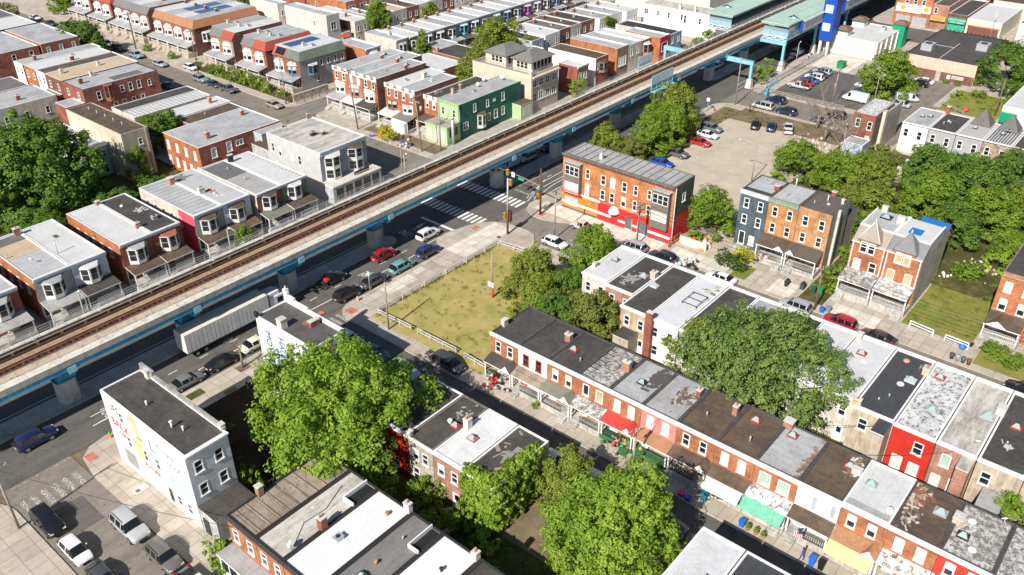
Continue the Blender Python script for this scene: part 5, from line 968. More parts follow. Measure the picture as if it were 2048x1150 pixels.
# ------------------------------------------------------------------ far side, west of the side street (backs to us)
WG = 'row houses backing away from the far side street'
def west(lb, y0, y1, x0, x1, wm, rm, h=7.0, wins=None, sm=None, st='d', **k):
    L = y1-y0; return House('row_house', lb, x0, x1, y0, y1, h, wm, rm, dict(s=sm or BRICK_D, e=BRICK_R, n=BRICK_D), dict(w=ev(2, L, h-2.6, .85, 1.5, st)+ev(2, L, 1.2, .85, 1.6, st), s=wins or []), k.pop('par', .15), k.pop('cop', TRIM), group=WG)
w1 = west('brick house with long windowed side wall and bay above the low roofs', 185.6, 195.0, 77.9, 95.6, BRICK_R, R_SILV, 7.0, [(3.3, 4.0, .95, 1.8, 'd'), (8.7, 4.4, .9, 1.4, 'd'), (10.7, 4.2, .9, 1.8, 'd'), (12.7, 4.2, .9, 1.8, 'd'), (15.2, 4.2, .8, 1.3, 'd'), (6.5, 1, .9, 1.7, 'd'), (8.5, 1, .9, 1.7, 'd'), (10.8, 1, .9, 1.7, 'd'), (13, 1, .9, 1.7, 'd')], BRICK_R, cop=IRON); w1.bay('s', 4.6, 6.6, .9, 3.2, 6.8, BRICK_R, BRICK_R, rh=.1); w1.chimney(.12, .5, 1.2, .8, .6, BRICK_R, 1); w1.chimney(.35, .85, 1.0, .6, .6, STUCL, 1); w1.patch(.45, .85, .15, .45, R_DGREY, .012); w1.vent(.7, .55)
w2 = west('house with tan gravel roof', 195.1, 202.8, 77.9, 96.4, BRICK_D, R_TAN); w2.chimney(.15, .7, 1.0, .7, .7, STUCL, 1); w2.chimney(.6, .6, 1.0, .6, .6, STUCL, 1); w3 = west('white rear-walled house with dark brown roof', 202.9, 207.3, 77.9, 96.5, WHITE, R_BROWN); w4 = west('brick house with long silver white roof and brick chimney', 207.4, 213.3, 77.9, 96.3, BRICK_O, R_WHITE); w4.chimney(.5, .15, 1.0, .8, .7, BRICK_R, 0); w4.hvac(.6, .8, .5, .4); w4.vent(.45, .4, .8); w5 = west('pale rear-walled house with long white roof, farthest of the close row', 213.4, 218.0, 77.7, 97.0, WHITE, R_SILV); w5.chimney(.2, .4, 1.1, .6, .6, BRICK_R, 1)
w6 = west('brick house with four windows on its end wall at the left frame edge', 226.3, 246, 70.5, 87.4, BRICK_R, R_SILV, 7.0, ev(4, 17, 4.4, 1.0, 1.7, 'd')+[(2, 4.4, .1, .1, 'd')][:0], BRICK_R); w6.chimney(.5, .5, 1.2, .8, .6, BRICK_R, 1); w7 = west('brick house with grey roof right of the end wall with four windows', 226.0, 246, 87.9, 97.5, BRICK_O, R_SILV, 7.2, ev(3, 9.6, 4.5, .9, 1.7, 'b'), BRICK_R); w7.vent(.5, .5, .8)
w8 = west('low white house among roofs at the upper left', 250, 262, 84, 98, WHITE, R_WHITE, 6.5); west('low dark roofed house at the upper left corner', 262.3, 274, 80, 98, BRICK_D, R_DGREY, 6.5); west('house with grey roof at the far upper left', 276, 288, 80, 98, BRICK_R, R_GREY, 6.5)
L5 = 'low flat-roofed back buildings'
def low(lb, x0, x1, y0, y1, h, wm, rm, win=None, par=.12, cop=None, name='low_building', sides=None, **k): return House(name, lb, x0, x1, y0, y1, h, wm, rm, sides, win or {}, par, cop or TRIM, k.pop('cat', 'low building'), k.pop('group', L5), **k)
low('low building with black roof in front of the brick bay wall', 79, 97, 172.2, 176.5, 5.0, STUCL, R_BLACK); x_ = low('low building with ribbed white roof beside the round tree', 79, 97, 167.2, 172.1, 4.9, STUCL, R_WHITE); x_.ribs('x', 18); low('low building with pale roof behind the round tree', 84, 97.3, 160.2, 165.5, 5.0, BRICK_R, R_WHITE).chimney(.75, .5, 1.2, .6, .6, BRICK_P, 1); low('low building with dark brown roof beside the round tree', 84, 97, 154.8, 160.1, 4.9, BRICK_R, R_BROWN).vent(.4, .5, .5)
t4 = low('brick two-storey building with white roof above the grey corner store', 75.6, 93.8, 138.2, 150.3, 7.0, BRICK_O, R_SILV, dict(s=[(3.0, 4.2, 1.1, 1.9, 'b'), (6.3, 4.4, 1.1, 1.9, 'b'), (8.6, 5.0, 1.6, 1.0, 'd')], w=ev(4, 12, 4.2, .9, 1.7, 'b')+ev(5, 12, 1, .9, 1.8, 'b')), sides=dict(s=BRICK_R), cat='brick house', name='row_house'); t4.chimney(.22, .25, 1.3, .7, .7, BRICK_P, 1); t4.chimney(.85, .7, 1.0, .6, .6, BRICK_R, 1); ell(t4, 87.5, 93.7, 135.6, 138.15, 6.6, siding((.50, .54, .58)), R_SILV); t4.part('shutter', 's', [(12.6, 13.2, 2.62, 2.68, 3.6, 5.2), (14.2, 14.8, 2.62, 2.68, 3.6, 5.2)], plain((.1, .13, .17)))
bz = low('tall beige stucco building with brown roof and drain pipes', 67.3, 72.6, 149.4, 170.1, 9.3, BEIGE, R_BROWN, dict(s=[(3.4, 6.4, .8, 1.3, 'd')]), sides=dict(s=siding((.62, .54, .42))), cop=paint((.5, .42, .33)), cat='beige building', name='stucco_building')
for f in (.2, .35, .5, .65, .8): bz.vent(.5, f, .8, .08)
bz.part('wall_pipe', 's', [(4.6, 4.8, .004, .15, .1, 9.2)], STUC); sh_ = low('small pale blue house wedged between the big tree and the beige building', 63.6, 67.2, 155.6, 174, 5.9, WHITE, R_SILV, dict(s=[(.9, 3.6, .7, 1.3, 'd'), (2.5, 3.8, .7, 1.3, 'd'), (.9, .8, .8, 1.5, 'd'), (2.4, .6, .9, 1.7, 'd')], w=ev(2, 18, 3.5)), sides=dict(s=siding((.55, .63, .72)))); low('low building with pale roof above the big left tree', 62, 75.3, 193.2, 203.5, 5.0, STUCL, R_SILV, dict(s=ev(3, 13, 1.6))).chimney(.5, .3, 1.0, .8, .6, BRICK_R, 2); low('low building with dark roof at the left above the big tree', 60, 74.5, 203.7, 213, 5.2, STUCL, R_DGREY).vent(.5, .5, .7); low('brick rear wing with flat grey roof below the bay wall', 73.6, 77.8, 185.6, 190.8, 4.2, BRICK_R, R_SILV); low('low brick outbuilding beside the tan roof', 74.8, 77.8, 196, 202, 3.8, BRICK_R, R_RUST)

# ------------------------------------------------------------------ top middle: store buildings, beige hall, shop row, far row
CG = 'commercial buildings behind the mansard houses'
def com(lb, x0, x1, y0, y1, h, wm, rm, win=None, sides=None, **k): return House('store_building', lb, x0, x1, y0, y1, h, wm, rm, sides, win or {}, k.pop('par', .4), k.pop('cop', TRIM), k.pop('cat', 'store building'), k.pop('group', CG), **k)
c1_ = com('tall pale grey store building with small side window', 144.6, 149.0, 185.2, 203, 9.6, paint((.60, .57, .54), .12), R_SILV, dict(s=[(2.2, 5.6, 1.8, 2.0, 'd')], w=[(12.5, 6.2, .7, 1.3, 'd')])); com('tall cream store building behind the pale grey one', 142.6, 146.0, 203.2, 216, 10.2, CREAM, R_SILV, dict(s=[(1.4, 6.8, .8, 1.5, 'd'), (2.5, 6.8, .8, 1.5, 'd')], w=[(7, 5, .7, 1.2, 'd'), (9, 5, .7, 1.2, 'd')])); x_ = com('low store building with bright orange side wall', 141.5, 144.5, 188.2, 201, 4.6, paint((.72, .30, .03), .1), R_SILV); q = MB(); q.poly([(147.5, 184.4, 4.0), (150.5, 184.4, 4.0), (150.5, 183, 3.5), (147.5, 183, 3.5)], plain((.55, .08, .04))); q.box(149.05, 152, 184.6, 200, .1, 4.2, STUCG, R_GREY); q.build('awning_wing', c1_.root)
com('dark brick store with sloping pale roof behind the pointed tree', 152.2, 160, 186, 204, 6.5, BRICK_D, R_WHITE, dict(s=ev(3, 7.8, 3.6)+ev(3, 7.8, 1)), par=.1); com('brick store with large shop windows at the top', 160.5, 169, 196, 214, 8.5, BRICK_O, R_SILV, dict(s=ev(2, 8.5, 5, 2.4, 2.2), w=ev(2, 18, 5)))
o1 = com('orange brick two-storey house end with pale roof', 137.0, 142.0, 161.8, 172.3, 6.8, brick((.5, .18, .07)), R_SILV, dict(s=[(1.4, 3.6, .9, 1.6, 'd'), (3.6, 3.6, .9, 1.6, 'd')]), dict(s=paint((.6, .63, .66))), cat='row house', cornice='s'); o1.bay('s', 1.2, 3.8, .9, 3.2, 5.6, None, R_WHITE)
o2 = com('beige plastered row house end with flat grey roof', 147.2, 151.4, 161.8, 173.5, 6.8, STUCL, R_SILV, {}, None, cat='row house', cornice='s'); o2.bay('s', .9, 3.4, .9, 3.2, 5.6, paint((.6, .65, .7)), R_GREY); o2.chimney(.8, .5, 1.0, .6, .6, STUCL, 0)
FR = 'bay-fronted row houses on the far cross street'
cols_ = [BRICK_D, paint((.55, .58, .62)), BRICK_R, paint((.5, .3, .4), .1), paint((.20, .50, .55), .1), BRICK_D, paint((.6, .6, .62)), BRICK_R, paint((.22, .30, .50), .1), BRICK_D, paint((.62, .20, .55), .1), paint((.66, .66, .7), .1), BRICK_D, paint((.34, .36, .60), .1), BRICK_R, paint((.6, .6, .58))]
nm_ = ['dark brick', 'pale blue grey', 'plain red brick', 'mauve painted', 'turquoise painted', 'dark brown brick', 'light grey', 'red brick and white trim', 'navy blue', 'dark brick and black porch', 'magenta painted', 'near white', 'dark brick and grey roof', 'violet painted', 'red brick with tan roof', 'off white']
for k in range(16):
    x0 = 151.6+k*4.55; h = House('row_house', f'far bay-fronted row house, {nm_[k]} front, on the cross street', x0, x0+4.5, 161.6, 172.5, 6.6, cols_[k], (R_WHITE, R_SILV, R_WHITE, R_GREY)[k % 4], dict(s=cols_[k]), dict(s=[(1, .8, 1, 2.1, 'D')]), .15, TRIM, group=FR, cornice='s', cm=paint((.66, .68, .70), .1))
    h.bay('s', .7, 3.7, .9, 3.2, 5.7, cols_[k] if k in (4, 8, 10, 13) else None, R_WHITE if k % 3 else R_BROWN, rh=.3); h.porch('s', .02, 4.4, 2.3, 3.2, 2.8, .7, R_GREY if k % 2 else R_BROWN, TRIM); h.chimney(.5, .9, .9, .6, .5, BRICK_R, 1)
for k in range(13):
    x0 = 153+k*4.9; h = House('row_house', f'far back row house with {["white", "pale grey", "black", "cream", "brown", "bright white", "dark grey", "silver", "patched white", "tan", "ribbed white", "mottled grey", "weathered"][k]} roof behind the bay fronts', x0, x0+4.8, 184, 196.5, 6.6, (STUCL, BRICK_R, WHITE)[k % 3], (R_WHITE, R_SILV, R_BLACK, R_TAN, R_BROWN, R_WHITE, R_DGREY, R_SILV, R_PATCH, R_TAN, R_WHITEY, R_CRACK, R_STAIN)[k], None, dict(s=ev(2, 4.8, 3.7)+ev(2, 4.8, .8)), .15, TRIM, group='back row houses behind the far cross street'); h.chimney(.5, .5, 1, .6, .5, BRICK_R, 1)
for k in range(14):
    x0 = 160+k*6.2; House('row_house', f'distant row house with {["white", "dark", "silver", "grey", "brown", "pale", "black", "cream", "stained", "tan", "clean white", "mottled", "sooty", "faded"][k]} roof along the top frame edge', x0, x0+6, 214, 228, 7, (BRICK_R, STUCL, BRICK_D)[k % 3], (R_WHITE, R_BLACK, R_SILV, R_GREY, R_BROWN, R_SILVY, R_BLACKY, R_TAN, R_STAIN, R_TAN, R_WHITEY, R_CRACK, R_DGREY, R_GREY)[k], None, dict(s=ev(2, 6, 3.7)+ev(2, 6, .8)), .15, TRIM, group='distant row houses along the top')
gr = com('low brick garage with white roof and faded wall sign', 143.0, 151, 142.0, 154.5, 4.2, BRICK_R, R_WHITE, {}, None, par=.12, cat='garage'); com('low building with black roof behind the white garage roof', 151.2, 160, 143, 153, 4.8, BRICK_R, R_BLACK, par=.12).chimney(.1, .9, 1, .6, .5, BRICK_P, 1); com('low building with pale grey roof before the tall tree', 154, 161, 153.2, 159, 4.8, BRICK_R, R_SILV, par=.12)
hl = House('stucco_hall', 'beige stucco hall with roof terrace and two grey hip-roofed penthouses', 142.6, 152.4, 114.4, 131.5, 8.7, BEIGE, R_GREY, dict(s=paint((.5, .43, .36), .15)), dict(s=[(1.3, 5.8, 1.6, 1.5, 'd'), (3.6, 5.8, 1.6, 1.5, 'd'), (5.9, 5.8, 1.6, 1.5, 'd'), (8.3, 5.8, 1.6, 1.5, 'd'), (1.3, 2.6, 1.6, 1.8, 'd'), (3.6, 2.6, 1.6, 1.8, 'd'), (5.9, 2.6, 1.6, 1.8, 'd'), (8.3, 2.6, 1.6, 1.8, 'd')]), .55, BEIGE, 'stucco hall')
for ya, yb in ((115.9, 121.2), (123.2, 129.2)):
    q = MB(); q.box(144.6, 152.0, ya, yb, 8.2, 10.9, BEIGE); o_ = q.build('penthouse', hl.root); q = MB(); e = .55; a = [(144.6-e, ya-e, 10.9), (152.3+e, ya-e, 10.9), (152.3+e, yb+e, 10.9), (144.6-e, yb+e, 10.9)]; r0, r1 = (147.4, (ya+yb)/2, 12.6), (149.6, (ya+yb)/2, 12.6)
    q.poly([a[0], a[1], r1, r0], SHING_G); q.poly([a[1], a[2], r1], SHING_G); q.poly([a[2], a[3], r0, r1], SHING_G); q.poly([a[3], a[0], r0], SHING_G); q.poly(list(reversed([(x, y, 10.87) for x, y, z in a])), TRIM); q.build('hip_roof', hl.root)
    q = MB()
    for k in range(3): q.box(144.55, 144.59, ya+1.1+k*1.1, ya+1.9+k*1.1, 9.2, 10.4, GLASS); q.box(144.54, 144.58, ya+1.02+k*1.1, ya+1.08+k*1.1, 9.1, 10.5, TRIM); q.box(144.53, 144.59, ya+1.0+k*1.1, ya+2.0+k*1.1, 9.78, 9.84, TRIM)
    for k in range(5): q.box(145.4+k*1.3, 146.2+k*1.3, ya-.05, ya-.01, 9.0, 10.6, GLASS)
    q.build('pane', o_)
q = MB(); q.box(142.4, 143.0, 114.1, 114.7, .1, 9.4, BEIGE); q.cyl(142.7, 114.4, 9.4, 9.9, .3, .3, 10, TRIM); q.build('corner_pier', hl.root); q = MB()
for i in range(18): q.cyl(142.7, 114.9+i*.95, 8.7, 9.5, .025, .025, 4, IRON)
q.box(142.67, 142.73, 114.8, 131.3, 9.45, 9.5, IRON); q.box(142.8, 152.3, 114.47, 114.53, 9.45, 9.5, IRON); q.box(142.67, 142.73, 114.8, 131.3, 9.05, 9.09, IRON); q.box(142.7, 152.2, 113.6, 114.39, 8.0, 8.3, BEIGE); q.build('terrace_railing', hl.root)
SG = 'two-storey shops facing the railway'
def shop(lb, x0, x1, wm, rm, fm, h=7.0, y0=114.0, y1=128.3, win=None, **k): return House('shop', lb, x0, x1, y0, y1, h, wm, rm, dict(s=fm), win if win is not None else dict(s=ev(2, x1-x0, 4.0, .9, 1.6)), k.pop('par', .35), k.pop('cop', TRIM), 'shop', SG, **k)
s1 = shop('small brick shop with white roof and stone topped front', 158.6, 163.0, BRICK_R, R_WHITE, brick((.40, .31, .22)), 6.8, 113.6, 119, dict(s=[(1.1, 3.4, .8, 1.8, 'd'), (2.2, 3.4, .8, 1.8, 'd'), (3.3, 3.4, .8, 1.8, 'd')]), cornice='s', cm=CREAM); s2 = shop('long shop with white side wall and brown roof', 166.6, 171.8, WHITE, R_BROWN, BRICK_R, 6.8, cop=CREAM, par=.1); s2.bay('s', 1.2, 4.0, 1.0, 3.2, 5.6, brick((.35, .25, .18)), R_BROWN); s3 = shop('brick shop with grey metal roof behind the pale sign panels', 175.5, 180.4, BRICK_O, R_SILV, brick((.30, .22, .15)), 7.2, win=dict(s=[(1.2, 2.5, .9, 2.2, 'b'), (2.4, 2.5, .9, 2.2, 'b'), (3.6, 2.5, .9, 2.2, 'b')])); s4 = shop('shop with weathered green parapet corner', 180.6, 186.3, STUCL, R_SILV, STUCL, 6.9); s5 = shop('shop with long white roof and brick bay', 186.5, 190.8, STUCL, R_WHITE, BRICK_R, 6.7); s5.bay('s', .8, 3.4, 1.0, 3.0, 5.6, BRICK_P, R_WHITE)
s6 = shop('shop with bright red front and black window', 191.0, 195.6, BRICK_O, R_SILV, RD_, 7.0, 111.4, 122, dict(s=[(2.3, 3.2, 2.8, 2.2, 'o')])); s7 = shop('shop with black striped white roof and blue front', 195.8, 202, STUCL, R_WHITE, paint((.25, .42, .55), .2), 6.6, 111.6); s7.ribs('x', 14, BLACK, .2, .06)
ww = com('long white two-storey building with stained grey roof', 218.5, 226, 110.5, 134.5, 7.0, WHITE, R_STAIN, dict(w=[(1.2, 4.2, .7, 1.4, 'd'), (1.9, 4.2, .7, 1.4, 'd'), (5.5, 4.2, .7, 1.4, 'd'), (9, 4.2, .8, 1.5, 'd'), (13.2, 4.2, .8, 1.6, 'd'), (14.3, 3.6, .8, 2.2, 'd'), (19, 4.0, .8, 1.6, 'd')]), dict(s=WHITE), par=.12, cop=CREAM); ww.chimney(.1, .5, 1.4, .6, .6, TRIM, 0); ww.chimney(.1, .3, 1.6, .5, .5, TRIM, 0); com('windowless cream building beside the long white one', 228, 244, 118, 150, 9, CREAM, R_SILV, par=.3); com('big orange brick building at the top behind the station', 262, 300, 112, 150, 9, brick((.45, .2, .1)), R_SILV, dict(w=ev(5, 38, 5)), par=.3)
MW = 'mid-block row houses behind the railway shops'
for k, (x0, x1, y0, y1, rm, wm) in enumerate(((168.6, 173.4, 135.0, 146, R_BROWN, paint((.45, .5, .52))), (174.8, 181, 135.6, 148, R_WHITE, WHITE), (181.2, 186, 136, 148, R_DGREY, BRICK_R), (186.2, 191, 136, 149, R_BROWN, STUCL), (191.2, 197, 136, 149, R_BLACK, BRICK_R), (197.2, 202.8, 134.4, 147, R_GREY, WHITE), (203, 208, 134.4, 147, R_SILV, WHITE), (208.2, 214, 133, 147, R_WHITE, WHITE), (160, 166, 129, 133, R_GREY, STUC))):
    h = House('row_house', f'mid-block house with {["brown roof and blue trim", "long white roof", "dark grey roof", "brown ribbed roof", "black roof with aerial", "grey roof and white front", "silver roof and vine", "white roof and pale front", "low grey roof"][k]} beyond the railway shops', x0, x1, y0, y1, 6.7, wm, rm, None, dict(s=ev(2, x1-x0, 3.8)+ev(2, x1-x0, .9), w=ev(2, y1-y0, 3.8)), .15, TRIM, group=MW); h.chimney(.3, .8, 1, .7, .6, BRICK_R, 1); h.hvac(.6, .4, .7, .5)

# ------------------------------------------------------------------ upper right: bank, pink store, shops beyond, small houses
bk = House('bank', 'low white bank building with green and brown corner turrets', 229.0, 246.5, 69.8, 81.6, 4.9, paint((.62, .57, .52), .1), R_WHITE, None, {}, .25, WHITE, 'bank')
GRB = plain((.01, .30, .14), .45); BRF = roofm((.19, .11, .085), (.26, .16, .12), .3, .3, 1, .85)
for x, y, big in ((231.5, 80.0, 0), (243.5, 80.2, 0), (246.3, 70.2, 1)):
    q = MB(); w = 1.6; q.box(x-w, x+w, y-w, y+w, 4.6 if not big else .1, 5.7 if not big else 6.2, WHITE if not big else GRB); q.box(x-w-.05, x+w+.05, y-w-.05, y+w+.05, 5.7 if not big else 5.8, 6.2, GRB); e = .35; z = 6.2; q.poly([(x-w-e, y-w-e, z), (x+w+e, y-w-e, z), (x+w*.5, y-w*.5, z+.8), (x-w*.5, y-w*.5, z+.8)], BRF); q.poly([(x+w+e, y-w-e, z), (x+w+e, y+w+e, z), (x+w*.5, y+w*.5, z+.8), (x+w*.5, y-w*.5, z+.8)], BRF); q.poly([(x+w+e, y+w+e, z), (x-w-e, y+w+e, z), (x-w*.5, y+w*.5, z+.8), (x+w*.5, y+w*.5, z+.8)], BRF); q.poly([(x-w-e, y+w+e, z), (x-w-e, y-w-e, z), (x-w*.5, y-w*.5, z+.8), (x-w*.5, y+w*.5, z+.8)], BRF); q.poly([(x-w*.5, y-w*.5, z+.8), (x+w*.5, y-w*.5, z+.8), (x+w*.5, y+w*.5, z+.8), (x-w*.5, y+w*.5, z+.8)], BRF); q.build('turret', bk.root)
bk.hvac(.75, .3, 1.5, 1.0); bk.part('wall_pier', 's', [(x, x+.4, .004, .3, .1, 4.7) for x in (2, 6, 10, 14)], WHITE); bk.part('painted_band', 'w', [(.01, 11.7, .004, .03, 4.0, 4.5)], WHITE)
pk = House('pink_store', 'wide store with black ribbed roof and pink painted rear wall', 223.6, 251.4, 44.5, 61.2, 5.2, paint((.75, .50, .39), .15), roofm((.075, .066, .062), (.13, .12, .11), .4, 1.1, 1, .7), dict(s=BRICK_P), {}, .15, BLACK, 'store')
pk.part('painted_band', 'w', [(.01, 16.6, .004, .03, .1, 2.3)], brick((.20, .085, .065))); pk.part('door', 'w', [(8.0, 9.1, .031, .08, .1, 2.4)], paint((.5, .45, .4))); s_ = pk.part('sign_panel', 'w', [(10.6, 11.4, .031, .04, .9, 1.9), (11.7, 14.4, .031, .04, 1.1, 1.9)], paint((.66, .64, .62))); lettering(s_, 'PARKING', .75, plain((.3, .12, .1)), (223.612-.045, pk.y1-13.05, 1.2), R(-90)); pk.hvac(.25, .82, 3.2, 1.6); pk.hvac(.55, .18, 3.2, 1.6)
q = MB(); q.box(236, 236.15, 53.5, 60.8, pk.zr+.002, pk.zr+.06, CONCL); q.box(224, 236, 53.4, 53.55, pk.zr+.002, pk.zr+.06, CONCL); q.box(236.16, 241, 53.4, 53.55, pk.zr+.002, pk.zr+.06, CONCL); q.build('roof_seam', pk.roof)
q = MB()
for k in range(15): q.box(251.2, 251.6, 45.3+k*1.05, 45.45+k*1.05, 5.2, 5.6, IRON)
q.build('parapet_stub', pk.roof)
UG = 'shops on the far street beyond the pink store'
def fshop(lb, y0, y1, h, wm, rm, win, **k): return House('shop', lb, 270.0, k.pop('x1', 292), y0, y1, h, wm, rm, None, dict(w=win), .3, k.pop('cop', TRIM), 'shop', UG)
u1 = fshop('brick furniture shop with long white sign and orange dots', 69.6, 80.0, 8.2, BRICK_O, R_GREY, ev(3, 10, 6.2, 1.0, 1.4, 'd', 2, 9)); u1.part('roller_shutter', 'w', [(1.0, 5.0, .003, .08, .1, 2.8), (5.6, 9.6, .003, .08, .1, 2.8)], siding((.42, .42, .42), .3)); s_ = u1.part('sign_panel', 'w', [(.5, 7.6, .1, .25, 3.7, 6.0), (7.7, 10.2, .1, .25, 4.0, 6.0)], WHITE); q = MB()
for y, z in ((77.6, 5.0), (71.0, 5.1)):
    pts = [(269.74, y+.75*math.cos(a), z+.65*math.sin(a)) for a in np.linspace(0, 6.283, 17)[:-1]]; q.poly(pts, plain((.85, .38, .02)))
q.build('sign_dot', s_); lettering(s_, 'FURNITURE', .9, plain((.35, .3, .3)), (269.73, 74.6, 4.8), R(-90)); lettering(s_, 'DISCOUNT', .5, plain((.1, .1, .1)), (269.73, 74.2, 4.1), R(-90))
u2 = fshop('brick shop with orange awning sign', 65.0, 69.5, 7.0, BRICK_P, R_BROWN, [(1.0, 4.6, .9, 1.5, 'd')]); s_ = u2.part('awning', 'w', [(.2, 4.3, .02, 1.0, 2.8, 4.0)], paint((.80, .40, .12), .1)); lettering(s_, 'MARKET', .8, plain((.6, .08, .03)), (268.95, 67.3, 3.1), R(-90))
u3 = fshop('shop with green CHECKS CASHED sign', 59.8, 64.9, 5.2, BRICK_D, R_BLACK, []); s_ = u3.part('sign_panel', 'w', [(.3, 4.9, .02, .5, 2.7, 4.3)], paint((.02, .33, .20), .08)); lettering(s_, 'CHECKS CASHED', .62, TRIM, (269.47, 62.2, 3.55), R(-90)); lettering(s_, 'MONEY ORDERS', .5, TRIM, (269.47, 62.2, 2.9), R(-90)); u3.part('shopfront', 'w', [(.3, 4.9, .003, .1, .1, 2.3)], paint((.05, .38, .24), .2))
u4 = fshop('low shop with broad white roof and brown roller shutters', 50.6, 59.7, 4.6, CREAM, R_WHITE, []); u4.part('roller_shutter', 'w', [(.6, 8.6, .003, .1, .1, 2.6)], siding((.20, .09, .07), .3)); u4.part('painted_band', 'w', [(.4, 8.8, .003, .2, 2.7, 3.0)], paint((.75, .25, .06))); u5 = fshop('low white shop at the right frame edge of the far street', 34, 46.5, 5.5, WHITE, R_BROWN, []); u5.part('roller_shutter', 'w', [(1, 11, .003, .1, .1, 2.6)], siding((.5, .5, .5), .3))
for k, (x0, x1, y0, y1, rm) in enumerate(((293, 304, 60, 80, R_GREY), (293, 310, 40, 59, R_BROWN), (305, 322, 62, 80, R_STAIN), (293, 312, 15, 38, R_BLACK), (312, 330, 38, 60, SHING_R), (324, 345, 62, 82, R_SILV))): com(f'far store with {["grey", "brown", "stained white", "black", "red", "silver"][k]} roof at the upper right edge', x0, x1, y0, y1, 5.5, (BRICK_R, STUCL)[k % 2], rm, par=.2)
for k in range(6): com(f'far building with {["white", "dark", "tan", "grey", "silver", "brown"][k]} roof beyond the station', 285+k*18, 300+k*18, 108+k, 140, 8, (BRICK_R, STUCL, BRICK_D)[k % 3], (R_WHITE, R_BLACK, R_TAN, R_GREY, R_SILV, R_BROWN)[k], dict(w=ev(4, 30, 4)), par=.2)
NG2 = 'row houses backing onto the wooded lot'
n1 = House('row_house', 'lone brick house with tall pale party wall standing beside it', 170.2, 181.0, 49.2, 53.6, 7.0, BRICK_R, R_PATCH, dict(s=paint((.40, .36, .30), .3)), dict(w=[(1.1, 4.2, .9, 1.7, 'd'), (3.5, 4.0, .9, 1.7, 'd'), (3.5, 1.2, .8, 1.5, 'b')]), .12, paint((.3, .27, .24)), group=NG2); q = MB(); q.box(170.6, 172.0, 47.6, 48.2, .1, 8.2, paint((.66, .56, .44), .2)); q.box(172.0, 181, 47.8, 48.1, .1, 7.6, paint((.5, .44, .37), .3)); q.build('party_wall', n1.root)
low('small pale blue clapboard house in front of the bare tree', 160.5, 164.5, 47.6, 51.4, 4.4, siding((.50, .60, .68)), R_GREY, dict(w=[(1.2, 1.6, .8, 1.4, 'd')], s=[(2, 1.6, .8, 1.4, 'd')]), cat='house', group=None)
NR = [('white painted row house with pale roof by the driveway', 40.0, 45.0, 173.8, WHITE, R_SILV), ('row house with black roof and grey rear wall', 35.0, 39.9, 173.8, GREYP, R_BLACK), ('row house with pointed slate turret', 30.1, 34.9, 173.8, GREYP, roofm((.45, .44, .42), (.3, .28, .26), .4)), ('stone backed row house with dark roof ribs', 25.1, 30.0, 173.8, stone((.34, .27, .2)), R_SILVY), ('row house with grey rear wall and black roof at the right edge', 20.1, 25.0, 173.8, GREYP, R_BLACK), ('white house at the right edge past the ribbed roof', 15, 20, 173.8, WHITE, R_GREY)]
for k, (lb, y0, y1, x0, wm, rm) in enumerate(NR):
    h = House('row_house', lb, x0, 184.5, y0, y1, 6.0, wm, rm, None, dict(w=[(1.0, 3.2, .9, 1.6, 'd'), (3.6, 3.0, .9, 1.7, 'd')]), .1, TRIM, group=NG2, cornice='w', ch=.2)
    if k == 0: h.skylight(.6, .35, IRON)
    if k == 1: h.vent(.35, .7, .5); h.vent(.45, .5, .4); h.chimney(.95, .95, 1.6, .7, .7, BRICK_R, 1)
    if k in (2, 3):
        q = MB(); cx, cy = 183.0, (y0+y1)/2+.2; w = 1.9; b = [(cx-w, cy-w, 6.0), (cx+w, cy-w, 6.0), (cx+w, cy+w, 6.0), (cx-w, cy+w, 6.0)]
        for i in range(4): q.poly([b[i], b[(i+1) % 4], (cx, cy, 9.0)], roofm((.13, .12, .115), (.2, .18, .17), .4, .3, 2, .85))
        q.build('turret_roof', h.root)
    if k == 3: h.ribs('y', 9, BLACK, .12, .1); h.hvac(.7, .5, .9, .5, IRON)
    h.skylight(.5, .6, IRON, .7)
wg = House('row_house', 'white bay-windowed house with green cornice at the right edge', 192.4, 209, 20, 31.6, 7.2, WHITE, R_WHITE, None, dict(w=ev(3, 11, 4.2, .9, 1.7, 'b')), .2, TRIM); wg.part('cornice', 'w', [(.02, 3.0, .004, .9, 4.0, 6.0), (8.5, 11.5, .004, .9, 4.0, 6.0)], GRB)
low('low shed roof visible under the trees', 158, 163, 36.5, 40, 3.0, STUC, R_WHITE, cat='shed', group=None)

# ------------------------------------------------------------------ vehicles
TINT = plain((0.012, 0.015, 0.018), 0.08, 0.6); TINTL = plain((0.10, 0.14, 0.15), 0.1, 0.6); PLAST = plain((0.03, 0.03, 0.03), 0.6); LAMPR = plain((0.45, 0.02, 0.02), 0.25); LAMPW = plain((0.7, 0.72, 0.72), 0.15); BASEP = carpaint((0.5, 0.5, 0.5))
